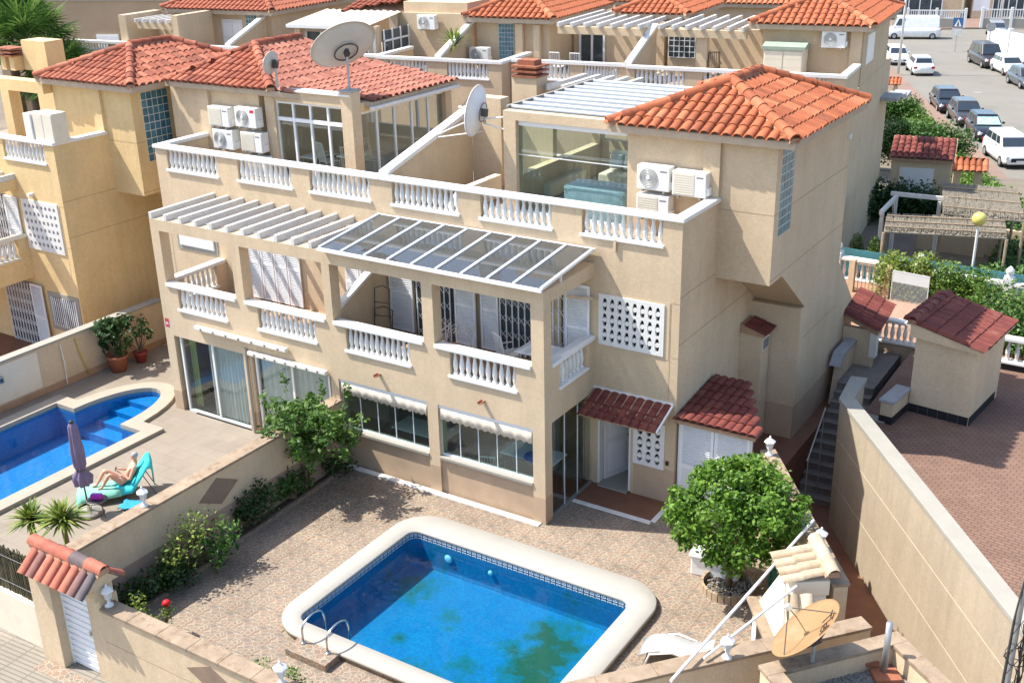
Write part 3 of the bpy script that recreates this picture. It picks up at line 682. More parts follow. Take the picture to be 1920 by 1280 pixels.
def hip_roof(parent, mir, x0, x1, y0, y1, ze, zr, yr0, yr1, key, faces='FR', rest=True, name='roof', fas=.16, cnt=None):
    """hip roof with a ridge along Y. faces built as single tiles: F front, R right (+X before mirroring), L, B"""
    xr = (x0+x1)/2
    mb = MB(mir)
    A,B,Cc,D = (x0,y0,ze),(x1,y0,ze),(x1,y1,ze),(x0,y1,ze); E_,F_ = (xr,yr0,zr),(xr,yr1,zr)
    lo = [(p[0],p[1],ze-fas) for p in (A,B,Cc,D)]
    mb.add([A,B,Cc,D,E_,F_]+lo, [(0,1,4),(1,2,5,4),(2,3,5),(3,0,4,5),(6,7,1,0),(7,8,2,1),(8,9,3,2),(9,6,0,3),(9,8,7,6)])
    roof = mb.build(name, pm('roof_bed_'+key, (.46,.36,.26), .9, .1, 4, .2), parent)
    fm = (lambda v: Vector((2*mir-v[0], v[1], v[2]))) if mir is not None else (lambda v: Vector(v))
    Aw,Bw,Cw,Dw,Ew,Fw = map(fm, (A,B,Cc,D,E_,F_))
    jn = MB()
    def face(P, Q, poly3, tag_):
        # P->Q eave so that e x s points up
        e = (Q-P).normalized(); top = poly3[0]; v = top-P; s = (v-e*v.dot(e)).normalized()
        if e.cross(s).z < 0: P, Q = Q, P; e = -e; v = top-P; s = (v-e*v.dot(e)).normalized()
        poly = [(0,0),((Q-P).length,0)]+[((t-P).dot(e), (t-P).dot(s)) for t in sorted(poly3, key=lambda t: -(t-P).dot(e))]
        tile_face(roof, P, e, s, poly, TM[key], joined=None if tag_ in faces else jn)
    face(Aw, Bw, [Ew], 'F'); face(Bw, Cw, [Ew, Fw], 'R')
    if rest: face(Cw, Dw, [Fw], 'B'); face(Dw, Aw, [Ew, Fw], 'L')
    if jn.v: stuff(jn.build('roof_tiles', MT['tile_'+key], roof, True))
    up_ = Vector((0,0,.05))
    for P in (Aw, Bw, Cw, Dw): ridge_line(roof, P+up_*1.0, (Ew if abs(P.y-Ew.y) < abs(P.y-Fw.y) else Fw)+up_*1.5, TM['r'+key])
    ridge_line(roof, Ew+up_*1.7, Fw+up_*1.7, TM['r'+key])
    return roof

def holes_wall(w, x0, x1, z0, z1, y0, y1, holes):
    xs = sorted({x0,x1,*[h[0] for h in holes],*[h[1] for h in holes]}); zs = sorted({z0,z1,*[h[2] for h in holes],*[h[3] for h in holes]})
    for i in range(len(xs)-1):
        k = 0
        while k < len(zs)-1:
            hol = lambda q: any(h[0] <= (xs[i]+xs[i+1])/2 <= h[1] and h[2] <= (zs[q]+zs[q+1])/2 <= h[3] for h in holes)
            if hol(k): k += 1; continue
            m = k
            while m < len(zs)-1 and not hol(m): m += 1
            w.box(xs[i],xs[i+1],y0,y1,zs[k],zs[m]); k = m
def house_shell(root, mir, wm='wall', holes=(), tower=True):
    """walls shared by all houses of this type (coordinates of the right-hand house; mir mirrors about the party line)"""
    B = lambda: MB(mir)
    w = B()
    # porch posts, parapet, beams
    w.box(-.31,0,0,.31,-.3,5.2); w.box(-3.15,-2.85,0,.31,-.3,5.2); w.box(XC,-5.80,0,.31,-.3,5.2)
    for a, b, c0, c1 in ((-5.80,-3.15,-5.45,-3.56),(-2.85,-.31,-2.45,-.70)):
        w.box(a,b,0,.22,2.36,3.06); w.box(a,c0,0,.22,3.06,3.70); w.box(c1,b,0,.22,3.06,3.70)
        w.box(a,b,.0,.24,2.30,2.36)
    w.box(XC,0,0,.31,5.2,5.5); w.box(-.28,0,.31,YM,5.2,5.5)
    w.box(-.22,0,.31,YM,2.40,3.06); w.box(-.22,0,.31,.66,3.06,3.70); w.box(-.22,0,1.87,YM,3.06,3.70)
    w.build('porch_wall', MT[wm], root)
    B().box(XC,-.22,.24,YM,2.62,2.84).build('balcony_slab', MT['tan'], root)
    # main walls
    w = B()
    w.box(XC,.0,YM,YM+.22,-.3,5.95)
    holes_wall(w, 0, XM, -.3, 5.95, YM, YM+.22, holes)
    for c0, c1 in ((XC,-5.58),(-3.62,-3.00),(-1.09,-.33),(1.62,XM)): w.box(c0,c1,YM,YM+.18,5.95,6.69)
    for c0, c1 in ((-5.58,-3.62),(-3.00,-1.09),(-.33,1.62)): w.box(c0,c1,YM,YM+.18,5.95,6.07)
    w.box(XM-.22,XM,YM+.22,YE,-.3,5.95); w.box(XM-.18,XM,YM+.18,YB,5.95,6.69)
    w.box(XC,XM-.22,YE-.22,YE,-.3,5.95)
    w.prism([(YB,8.05),(YB,4.93),(4.93,4.93),(6.82,3.57),(6.82,-.3),(YE,-.3),(YE,8.05)], 'x', XM+.001, XS)
    w.prism([(YE,-.3),(11.2,-.3),(11.2,2.3),(YE,3.95)], 'x', XS-.25, XS-.001)
    w.box(XM+.001,XS,6.55,6.82,-.3,3.6)
    w.build('wall', MT[wm], root)
    B().box(XC,XM-.2,YM+.18,YE-.2,5.62,5.76).build('terrace_floor', MT['ceramic'], root)
    if tower:
        w = B(); w.box(-.20,XM,YB,YE,5.76,8.05); w.box(1.70,XM+.01,YB-.10,YB,5.76,8.05); w.build('stair_tower', MT[wm], root)
    # joints
    j = B()
    for z, a, b in ((3.62,1.9,XM),(4.88,1.9,XM)): j.box(a,b,YM-.003,YM+.01,z,z+.012)
    j.box(1.86,1.872,YM-.003,YM+.01,2.6,4.89)
    for z in (3.93,): j.box(XM-.01,XM+.003,YM,6.5,z,z+.014)
    j.box(XM-.01,XM+.0035,YM,YB,5.02,5.034); j.box(XS-.01,XS+.003,YB,YE,5.02,5.034); j.box(XM+.01,XS,YB-.003,YB+.01,6.52,6.532)
    j.box(XS-.01,XS+.003,6.83,YE,2.75,2.764); j.box(XS-.01,XS+.003,YB,YE,6.52,6.534)
    j.build('wall_joint', MT['joint'], root)
    # plinth paint
    for q in ((-.314,.004,-.004,.314,-.3,.66),(-3.154,-2.846,-.004,.314,-.3,.70),(1.05,XM+.004,YM-.004,YM+.1,-.3,.87)): B().box(*q).build('plinth', MT['plinth'], root)
    return root

def terrace_rails(root, mir, ns=(11,11,12)):
    for (a, b), n in zip(((-.33,1.62),(-3.00,-1.09),(-5.58,-3.62)), ns):
        balustrade(root, mir, 'x', a, b, YM, 6.145, 6.69, n, None, .18, BAL_T)
    mb = MB(mir); mb.box(XC,XM+.05,YM-.05,YM+.23,6.69,6.79); mb.build('handrail', MT['white'], root, bev=.018)
    mb = MB(mir); mb.box(XM-.23,XM+.05,YM+.231,YB,6.69,6.79); mb.build('handrail', MT['white'], root, bev=.018)
def balcony_rails(root, mir, ns=(12,10,7), mat='white'):
    balustrade(root, mir, 'x', -5.45,-3.56, 0, 3.135, 3.70, ns[0], (-5.80,-3.15), .2, mat=mat)
    balustrade(root, mir, 'x', -2.45,-.70, 0, 3.135, 3.70, ns[1], (-2.85,-.31), .2, mat=mat)
    balustrade(root, mir, 'y', .66,1.87, 0, 3.135, 3.70, ns[2], (.32,YM-.003), .2, face=1, mat=mat)

def perforated(parent, x0, x1, y, z0, z1, nx, nz, disc=True, mat='white', name='perforated_screen', mir=None, marg=.06):
    """concrete screen of round holes, one frame with each block a piece"""
    fr = MB(mir); fr.box(x0-marg,x1+marg,y-.03,y+.02,z0-marg,z0-.001); fr.box(x0-marg,x1+marg,y-.03,y+.02,z1+.001,z1+marg)
    fr.box(x0-marg,x0-.001,y-.03,y+.02,z0,z1); fr.box(x1+.001,x1+marg,y-.03,y+.02,z0,z1)
    o = fr.build(name, MT[mat], parent)
    cw = (x1-x0)/nx; chh = (z1-z0)/nz; k = 20
    # block: square plate with a tall rounded hole, and a tube behind
    hw, hh = (cw*.29, chh*.43) if disc else (cw*.27, chh*.27); mb = MB(); sq = []; ho = []
    for i in range(k):
        a = 2*math.pi*(i+.5)/k; c, s = math.cos(a), math.sin(a); m = max(abs(c), abs(s))
        sq.append((c/m*cw/2, s/m*chh/2)); ho.append((hw*(abs(c)**.75)*(1 if c > 0 else -1), hh*(abs(s)**.9)*(1 if s > 0 else -1)))
    mb.v = [(p[0],-.03,p[1]) for p in sq]+[(p[0],-.03,p[1]) for p in ho]+[(p[0],.03,p[1]) for p in ho]
    mb.f = [(i,(i+1) % k,k+(i+1) % k,k+i) for i in range(k)]+[(k+i,k+(i+1) % k,2*k+(i+1) % k,2*k+i) for i in range(k)]
    # waist: a round disc inside the hole, as cast in these blocks
    dk_ = [(hw*.98*math.cos(2*math.pi*i/14), -.026, hw*1.0*math.sin(2*math.pi*i/14)) for i in range(14)]
    if disc: mb.add(dk_+[(p[0],.04,p[2]) for p in dk_], [list(range(14)), list(range(14,28))[::-1]]+[(i,(i+1) % 14,14+(i+1) % 14,14+i) for i in range(14)])
    me = mb.mesh('screen_block', MT[mat])
    for i in range(nx):
        for j in range(nz):
            x = x0+(i+.5)*cw; x = 2*mir-x if mir is not None else x
            obj('screen_block', me, o, Matrix.Translation((x, y, z0+(j+.5)*chh)))
    MB(mir).box(x0+.001,x1-.001,y+.12,y+.13,z0+.001,z1-.001).build('screen_backing', MT['dark'], o)
    return o

def shutter(parent, x0, x1, y, z0, z1, rz=0, n=None, mir=None, mat='alu'):
    """louvred shutter leaf hinged at x0"""
    wdt = x1-x0; n = n or int((z1-z0)/.055)
    x = 2*mir-x0 if mir is not None else x0; sg = -1 if mir is not None else 1
    f = MB()
    f.box(0,sg*.05,-.02,.02,0,z1-z0); f.box(sg*(wdt-.05),sg*wdt,-.02,.02,0,z1-z0)
    for za in (0,(z1-z0)*.48,z1-z0-.06): f.box(sg*.05,sg*(wdt-.05),-.02,.02,za,za+.06)
    o = f.build('shutter', MT[mat], parent); o.location = (x,y,z0); o.rotation_euler = (0,0,rz)
    s = MB()
    for k in range(n):
        z = .05+(z1-z0-.1)*(k+.5)/n; s.obox((sg*wdt/2,0,z), (wdt-.1,.006,(z1-z0)/n*1.15), 0, R_(35))
    stuff(s.build('louvres', MT[mat], o)); MB().box(sg*.05,sg*(wdt-.05),.008,.016,.05,z1-z0-.05).build('shutter_back', MT[mat], o); return o
def trellis_gate(parent, x0, x1, y, z0, z1, nb=6, mat='alu', mir=None):
    """folding security lattice: uprights with crossing flats"""
    mb = MB(mir); w_ = (x1-x0)/nb
    for k in range(nb+1): mb.box(x0+k*w_-.012,x0+k*w_+.012,y-.012,y+.012,z0,z1)
    o = mb.build('security_lattice', MT[mat], parent)
    mb = MB(mir); rows = max(3, int((z1-z0)/.34)); hz = (z1-z0)/rows
    for k in range(nb):
        a, b = x0+k*w_, x0+(k+1)*w_
        for r in range(rows):
            z = z0+r*hz
            mb.bar((a,y-.016,z),(b,y-.016,z+hz*.5),.016,.006); mb.bar((a,y-.016,z+hz*.5),(b,y-.016,z),.016,.006)
    stuff(mb.build('lattice_flats', MT[mat], o)); return o
def dark_opening(parent, x0, x1, y, z0, z1, mir=None, name='door_glass', mat='winglass'):
    return MB(mir).box(x0,x1,y-.012,y-.004,z0,z1).build(name, MT[mat], parent)
def spout(parent, x, z, mir=None):
    mb = MB(mir); pr = []; k = 8
    for yy, rr in ((.05,.05),(-.16,.06)):
        pr += [(x+rr*math.cos(math.pi+math.pi*i/k), yy, z+rr*math.sin(math.pi+math.pi*i/k)) for i in range(k+1)]
        pr += [(x+rr*.75*math.cos(2*math.pi-math.pi*i/k), yy, z+rr*.75*math.sin(2*math.pi-math.pi*i/k)) for i in range(k+1)]
    n = 2*(k+1); mb.add(pr, [(i,(i+1) % n,n+(i+1) % n,n+i) for i in range(n)]+[list(range(n))[::-1],list(range(n,2*n))])
    mb.build('water_spout', MT['terra'], parent)

def glass_blocks(parent, x, y0, y1, z0, z1, ny, nz, mir=None):
    mb = MB(mir); mb.box(x-.03,x+.004,y0,y1,z0,z1); o = mb.build('glass_block_window', MT['white_old'], parent)
    wy, wz = (y1-y0)/ny, (z1-z0)/nz; me = MB().box(-.01,.012,-wy/2+.012,wy/2-.012,-wz/2+.012,wz/2-.012).mesh('glass_block', MT['gblock'])
    xx = 2*mir-x if mir is not None else x
    for i in range(ny):
        for j in range(nz): obj('glass_block', me, o, Matrix.Translation((xx, y0+(i+.5)*wy, z0+(j+.5)*wz)))
    return o

# ---------------------------------------------------------------- right house of the front pair
HR = thing('semi_detached_house', 'beige house with smoked glass canopy, orange roof and algae pool in front', 'house')
house_shell(HR, None, holes=[(.12,.98,-.3,2.08),(.18,1.66,3.68,4.76),(1.10,1.76,.90,1.92)])
terrace_rails(HR, None); balcony_rails(HR, None)
hip_roof(HR, None, -.62,3.76,3.90,9.15,8.20,8.97,5.85,7.50,'or','FR')
glass_blocks(HR, XS, 4.42, 5.22, 5.98, 7.95, 4, 10)
# ground-floor porch: low walls, sills, folding glass, cloth valances
for a, b in ((-5.80,-3.15),(-2.85,-.31)):
    MB().box(a,b,.06,.24,-.1,.90).build('low_wall', MT['plinth'], HR)
    MB().box(a,b,-.03,.27,.90,.98).build('window_sill', MT['coping_w'], HR, bev=.012)
    MB().box(a,b,.10,.16,.98,1.02).build('track', MT['alu'], HR)
    n = 5
    for k in range(n):
        w_ = (b-a)/n; pane = MB().box(a+k*w_+.006,a+(k+1)*w_-.006,.125,.135,1.02,2.26).build('glass_pane', MT['glass_g'], HR)
        MB().box(a+k*w_-.008,a+k*w_+.008,.118,.142,1.02,2.26).build('edge_seal', MT['alu'], pane)
    MB().box(a,b,.03,.15,2.20,2.29).build('awning_box', MT['alu'], HR, bev=.01)
    va = MB(); m_ = int((b-a)/.035); 
    for k in range(m_+1):
        x = a+.03+(b-a-.06)*k/m_; z = 1.97-.05*abs(math.sin(math.pi*(x-a)/.17)); yy = .02+.008*math.sin((x-a)*23)
        va.v += [(x,.03,2.22),(x,yy,2.08),(x,yy-.004,z)]
    va.f = [(3*k+r,3*k+3+r,3*k+4+r,3*k+1+r) for k in range(m_) for r in (0,1)]
    o = va.build('valance', pm('awning_cloth', (.60,.52,.42), .9, .08, 5, .2, 90), HR, True)
    sd = o.modifiers.new('s', 'SOLIDIFY'); sd.thickness = .004
spout(HR, -4.51, 2.72); spout(HR, -1.58, 2.71)
MB().box(-5.80,-.1,-.16,-.01,-.02,.035).build('white_kerb', MT['white_old'], HR, bev=.01)
# glazed porch side (frameless panels) and its track
for k in range(3):
    y0 = .34+k*.6; pane = MB().box(-.06,-.048,y0,y0+.585,.06,2.38).build('glass_pane', MT['glass'], HR)
    MB().box(-.068,-.04,y0-.01,y0,.06,2.38).build('edge_seal', MT['alu'], pane)
MB().box(-.09,-.01,.31,YM,.0,.06).build('track', MT['galv'], HR)
MB().box(XC,-.10,.25,YM,-.02,.03).build('porch_floor', MT['redfloor'], HR)
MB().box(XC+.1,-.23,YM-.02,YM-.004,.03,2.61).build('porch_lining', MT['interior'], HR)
# smoked-glass canopy
gc = MB(); SLX0, SLX1 = -5.96, .05
gcz = lambda y: 5.60+.24*(y+.15)/2.25
gc.box(SLX0,SLX1,-.18,-.12,5.55,5.62); gc.box(SLX0,SLX1,2.10,2.17,5.80,5.86)
cano = gc.build('glass_canopy', MT['alu'], HR)
for k in range(10):
    x = SLX0+.03+(SLX1-SLX0-.06)*k/9
    MB().add([(x+a,y,gcz(y)+z) for y in (-.12,2.10) for a, z in ((-.028,-.02),(.028,-.02),(.028,.045),(-.028,.045))], [(0,1,2,3),(7,6,5,4),(0,4,5,1),(1,5,6,2),(2,6,7,3),(3,7,4,0)]).build('canopy_bar', MT['alu'], cano)
    if k < 9:
        x2 = SLX0+.03+(SLX1-SLX0-.06)*(k+1)/9
        MB().add([(xx,y,gcz(y)+z) for z in (.008,.016) for xx, y in ((x+.03,-.12),(x2-.03,-.12),(x2-.03,2.1),(x+.03,2.1))], [(0,1,2,3),(7,6,5,4),(0,4,5,1),(1,5,6,2),(2,6,7,3),(3,7,4,0)]).build('canopy_pane', MT['glass_roof'], cano)
MB().box(-.05,-.01,.75,.79,5.5,5.66).build('canopy_strut', MT['alu'], HR)
for k in range(12): MB().box(-5.7+k*.5-.05,-5.7+k*.5+.05,.32,YM-.01,5.36,5.48).build('rafter', MT['wall'], HR)
MB().box(.48,.54,YM-.06,YM-.01,5.86,6.12).build('overflow_pipe', MT['wall'], HR)
MB().tube([(-.55,YM-.3,4.72),(.06,YM-.1,4.70)], .035, 8).build('awning_arm', MT['wall'], HR)
# first floor: doors, shutters, lattices on the balcony wall
for a, b in ((-5.05,-3.85),(-2.75,-1.15),(-.85,-.35)): dark_opening(HR, a, b, YM, 2.86, 4.95)
shutter(HR, -5.80,-5.08, YM-.05, 2.88, 4.95); trellis_gate(HR, -4.95,-3.95, YM-.05, 2.88, 4.9, 6)
shutter(HR, -3.80,-3.15, YM-.06, 2.88, 4.95, R_(-6)); shutter(HR, -3.05,-2.55, YM-.05, 2.88, 4.95)
trellis_gate(HR, -2.5,-1.30, YM-.05, 2.88, 4.9, 7); trellis_gate(HR, -1.20,-.75, YM-.05, 2.9, 4.9, 3); shutter(HR, -.72,-.10, YM-.05, 2.9, 4.95)
# sloped divider between the two balconies
MB().prism([(.31,2.84),(YM,2.84),(YM,4.75),(.31,3.95)], 'x', XC-.06, XC+.06).build('balcony_divider', MT['wall'], HR)
MB().prism([(.25,3.95),(YM-.002,4.76),(YM-.002,4.84),(.25,4.03)], 'x', XC-.10, XC+.10).build('divider_coping', MT['white'], HR)
# screens beside the entrance
perforated(HR, .18,1.66, YM, 3.68,4.76, 8, 3)
for q in ((.0,1.84,3.55,3.62),(.0,1.84,4.82,4.87),(.0,.12,3.62,4.82),(1.72,1.84,3.62,4.82)): MB().box(q[0],q[1],YM-.006,YM-.003,q[2],q[3]).build('screen_border', MT['wall'], HR)
perforated(HR, 1.10,1.76, YM, .90,1.92, 3, 3)
# entrance
ed = MB(); ed.box(.12,.17,YM-.02,YM+.2,.06,2.08); ed.box(.93,.98,YM-.02,YM+.2,.06,2.08); ed.box(.17,.93,YM-.02,YM+.2,2.03,2.08); ed.build('door_frame', MT['white'], HR)
dl = MB().box(0,.74,-.02,.02,0,1.96).build('door', MT['white'], HR); dl.location = (.19,YM+.20,.07); dl.rotation_euler = (0,0,R_(68))
for zz in (.15,1.05): MB().box(.12,.62,-.028,-.021,zz,zz+.75).build('door_panel', MT['alu'], dl)
MB().tube([(.64,-.06,.98),(.72,-.06,.98)], .012, 6).build('handle', MT['chrome'], dl)
MB().box(.17,.93,YM-.12,YM+1.8,.02,.07).build('door_sill', MT['coping_w'], HR)
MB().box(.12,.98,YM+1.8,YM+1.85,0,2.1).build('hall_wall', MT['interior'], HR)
MB().box(0,1.95,1.30,YM-.005,-.01,.022).build('entrance_mat_floor', MT['redfloor'], HR)
for bx in ((0,1.98,1.18,1.30),(1.95,2.07,1.30,YM-.1)): MB().box(*bx,-.01,.03).build('white_edging', MT['white_old'], HR, bev=.008)
MB().box(1.87,1.93,YM-.05,YM-.01,1.0,1.09).build('doorbell', MT['black'], HR)
# small tiled awning over the entrance
aw = MB().prism([(1.40,2.14),(YM-.005,2.44),(YM-.005,2.50),(1.38,2.18)], 'x', .02, 1.98).build('door_awning', MT['mortar'], HR)
s_ = Vector((0,.82,.30)).normalized(); cor = tile_mesh('roof_tile', .217, .30, MT['tile_dk'], .05, 6, .012, .12)
for k in range(9):
    for j in range(4):
        obj('roof_tile', cor, aw, frame_mx(Vector((.02+(k+.5)*.217,1.37,2.175))+s_*(j*.215), Vector((1,0,0)), s_, Vector((1,0,0)).cross(s_)))
MB().bar((1.99,1.38,2.19),(1.99,YM-.01,2.50),.03,.05).build('verge_strip', MT['white'], aw)
MB().box(.0,2.0,YM-.03,YM-.006,2.50,2.56).build('flashing', MT['white'], aw)
# store with louvred doors and tiled lean-to roof at the side
st = thing('lean_to_store', 'white louvred store cupboard under a small red tiled roof', 'store', (2.10,2.30,0))
MB().box(0,1.72,.02,.06,.0,2.18).build('door_frame', MT['alu'], st)
for k in range(2):
    dd = MB().box(.05+k*.83,.05+k*.83+.80,-.012,.02,.04,2.12).build('door', MT['alu'], st)
    s = MB()
    for q in range(20): s.obox((.45+k*.83,-.02,1.10+q*.05), (.66,.008,.05), 0, R_(30))
    stuff(s.build('louvres', MT['alu'], dd)); MB().box(.12+k*.83,.78+k*.83,-.02,-.013,.15,.98).build('door_panel', MT['white'], dd)
MB().prism([(0,.1),(1.72,.1),(.75,1.75),(0,1.75)], 'z', 0, 2.12).build('body', MT['wall'], st)
rp = MB().add([(-.03,-.18,2.22),(1.86,-.18,2.22),(1.30,1.0,2.33),(.80,1.80,2.40),(-.03,1.80,2.40),(-.03,-.18,2.14),(1.86,-.18,2.14),(1.30,1.0,2.25),(.80,1.80,2.32),(-.03,1.80,2.32)], [(0,1,2,3,4),(9,8,7,6,5),(0,5,6,1),(1,6,7,2),(2,7,8,3),(3,8,9,4),(4,9,5,0)]).build('roof', MT['mortar'], st)
tile_face(rp, (-.03,-.18,2.22), (1,0,0), (0,1.98,.18), [(0,0),(1.90,0),(1.36,1.2),(.84,1.99),(0,1.99)], TM['dk'], w=.19, ex=.36)
# meter box on the side wall
mbx = MB().box(XM+.002,XM+.55,5.95,6.5,0,3.02); mbx.build('meter_cupboard', MT['wall'], HR)
mr = MB().add([(XM+.002,5.88,3.22),(XM+.64,5.88,3.02),(XM+.64,6.54,3.02),(XM+.002,6.54,3.22),(XM+.002,5.88,3.0),(XM+.64,5.88,2.96),(XM+.64,6.54,2.96),(XM+.002,6.54,3.0)], [(0,1,2,3),(7,6,5,4),(0,4,5,1),(1,5,6,2),(2,6,7,3),(3,7,4,0)]).build('cupboard_roof', MT['mortar'], HR)
tile_face(mr, (XM+.64,5.86,3.03), (0,1,0), (-.64,0,.2), [(0,0),(.70,0),(.70,.67),(0,.67)], cor, w=.17, ex=.3, nlift=.01)
vg = MB().box(XM+.551,XM+.556,6.02,6.45,2.55,2.85).build('vent_grille', MT['white'], HR)
for k in range(4): MB().box(XM+.557,XM+.562,6.05,6.42,2.58+k*.065,2.62+k*.065).build('vent_slot', MT['black'], vg)
MB().box(XM+.004,XS+.003,6.540,6.549,-.1,1.0).build('plinth_band', MT['plinth'], HR)
MB().box(XS-.005,XS+.004,6.54,YE,-.1,1.0).build('plinth_band', MT['plinth'], HR)
MB().box(XS+.001,XS+.07,9.15,9.28,7.25,7.36).build('floodlight', MT['white'], HR)

# --- terrace: conservatory with folding glass and striped roof
cv = MB(); cv.box(-3.55,-3.20,YB-.02,YB+.30,5.76,8.03); cv.box(-3.55,-.20,YB-.02,YB+.28,8.03,8.24); cv.box(-3.55,-3.32,YB+.30,8.9,5.76,6.6); cv.box(-3.55,-3.3,8.6,8.9,6.6,8.05); cv.box(-3.55,-3.3,YB+.28,8.9,8.05,8.2)
cv.box(-3.3,-.2,8.7,8.9,5.76,6.7)
cons = cv.build('conservatory', MT['wall'], HR)
MB().box(-3.18,-.25,YB+.08,YB+.16,7.90,8.02).build('top_track', MT['alu'], cons); MB().box(-3.2,-.25,YB+.02,YB+.2,5.76,5.80).build('floor_track', MT['alu'], cons)
for k in range(8):
    a = -3.19+k*.37; MB().box(a+.004,a+.366,YB+.10,YB+.108,5.80,7.90).build('glass_pane', MT['glass_g'], cons)
MB().box(-3.2,-.25,YB+.095,YB+.112,7.18,7.20).build('glazing_bar', MT['alu'], cons)
cr_ = MB().box(-3.6,-.3,YB+.25,8.9,8.24,8.27).build('conservatory_roof', glass('polycarbonate', (.34,.36,.39), .05, .12, .10), cons)
for k in range(9): MB().box(-3.62,-.3,YB+.35+k*.52,YB+.43+k*.52,8.272,8.31).build('roof_bar', MT['alu'], cr_)
MB().box(-3.62,-3.56,YB+.25,8.9,8.2,8.32).build('roof_edge', MT['coping_w'], cr_)
# divider between the terraces, planter wall, chimney, rear pergola
MB().prism([(2.42,5.76),(6.1,5.76),(6.1,7.70),(2.42,6.76)], 'x', XC-.08, XC+.08).build('terrace_divider', MT['wall'], HR)
MB().prism([(2.36,6.77),(6.1,7.71),(6.1,7.83),(2.36,6.87)], 'x', XC-.14, XC+.14).build('divider_coping', MT['white'], HR)
MB().box(XC+.09,-4.9,6.1,6.5,5.77,8.1).build('rear_pier', MT['wall'], HR)
MB().box(XC+.09,-3.56,6.5,6.7,5.77,7.55).build('rear_terrace_wall', MT['wall'], HR)
MB().box(-5.4,-3.56,6.46,6.74,7.55,7.64).build('rear_coping', MT['white'], HR)
MB().prism([(YM+.5,5.77),(5.2,5.77),(5.2,6.35),(YM+1.3,6.35)], 'x', -4.55, -4.35).build('stub_wall', MT['cream'], HR)
ch = MB().box(-5.75,-4.95,8.0,8.6,5.76,8.35).build('chimney', MT['wall'], HR)
for k in range(3):
    for x in (-5.7,-5.3): MB().box(x-.05,x+.37,7.95,8.65,8.35+k*.13,8.40+k*.13).build('chimney_cowl', MT['terra'], ch)
MB().box(-5.62,-5.08,8.1,8.5,8.35,8.8).build('chimney_core', MT['terra'], ch)
for k in range(5): MB().box(-4.75+k*.45,-4.63+k*.45,8.2,10.3,8.02,8.18).build('rear_rafter', MT['timber'], HR)
MB().box(-4.95,-2.5,8.4,8.6,7.85,8.02).build('rear_beam', MT['wall'], HR)

# ---------------------------------------------------------------- left house of the front pair
HL = thing('semi_detached_house', 'beige house with white rafter pergola and conservatory beside the clear pool', 'house')
mX = XC
house_shell(HL, mX)
terrace_rails(HL, mX); balcony_rails(HL, mX)
MM = lambda: MB(mX)
# ground floor: big sliding windows with curtains
for a, b in ((-2.85,-.45),(-5.70,-3.20)):
    fr = MM(); fr.box(a,b,.06,.14,.10,.16); fr.box(a,b,.06,.14,2.26,2.34); fr.box(a,a+.06,.06,.14,.16,2.26); fr.box(b-.06,b,.06,.14,.16,2.26); fr.box((a+b)/2-.03,(a+b)/2+.03,.07,.13,.16,2.26)
    f = fr.build('sliding_window', MT['white'], HL)
    for x0, x1 in ((a+.06,(a+b)/2-.03),((a+b)/2+.03,b-.06)): MM().box(x0,x1,.10,.108,.16,2.26).build('pane', MT['glass'], f)
    cu = MM(); k_ = 60; vs_ = []
    u0 = a+.1 if a < -4 else a+.1; u1 = b-.1 if a < -4 else b-.95
    for k in range(k_+1):
        x = u0+(u1-u0)*k/k_; y = .19+.03*math.sin(k*1.15)+.01*math.sin(k*2.7); vs_ += [(x,y,.16),(x,y*.98+.01,2.28)]
    cu.add(vs_, [(2*k,2*k+2,2*k+3,2*k+1) for k in range(k_)]); cu.build('curtain', pm('curtain_cloth', (.62,.61,.57), .9, .05, 5, .1, 60), HL, True)
cu = MM(); vs_ = []
for k in range(13): x = -.48-.25*k/12; y = .33+.03*math.sin(k*1.6); vs_ += [(x,y,.16),(x,y,2.28)]
cu.add(vs_, [(2*k,2*k+2,2*k+3,2*k+1) for k in range(12)]); cu.build('curtain', pm('curtain_green', (.40,.42,.16), .9, .05, 5, .1, 60), HL, True)
MM().box(-5.7,-.35,.3,YM-.01,.09,.11).build('porch_floor', MT['deck'], HL)
MM().box(-5.7,-.35,YM-.02,YM-.004,.11,2.61).build('porch_lining', MT['cream'], HL)
MM().box(-.31,-.22,.31,YM,.0,2.4).build('porch_side_wall', MT['wall'], HL)
for a, b, z in ((-4.5,-1.3,2.70),(-5.75,-3.15,2.36)):
    c = MM().box(a,b,-.14,-.02,z,z+.11).build('awning_cassette', MT['white_old'], HL, bev=.02)
    for q in range(7): MM().box(a+.25+q*(b-a-.5)/6-.015,a+.25+q*(b-a-.5)/6+.015,-.165,-.141,z+.02,z+.09).build('awning_bracket', MT['coping_w'], c)
MM().box(-.20,-.05,-.006,-.002,2.52,2.76).build('alarm_sign', pm('sign_red', (.45,.05,.07), .5, .05, 4, 0), HL)
MM().box(-.18,-.07,-.010,-.0065,2.58,2.66).build('alarm_sign_text', pm('sign_pink', (.65,.35,.38), .5, .3, 30, 0), HL)
MM().tube([(-3.02,-.05,.1),(-3.02,-.05,2.5)], .04, 8).build('downpipe', MT['coping_w'], HL)
# pergola
for k in range(11):
    x = -.06-k*.545; MM().box(x-.05,x+.05,.0,YM-.005,5.5,5.66).build('rafter', MT['timber'], HL)
MM().box(XC+.1,-.1,YM-.1,YM-.005,5.40,5.499).build('ledger', MT['timber'], HL)
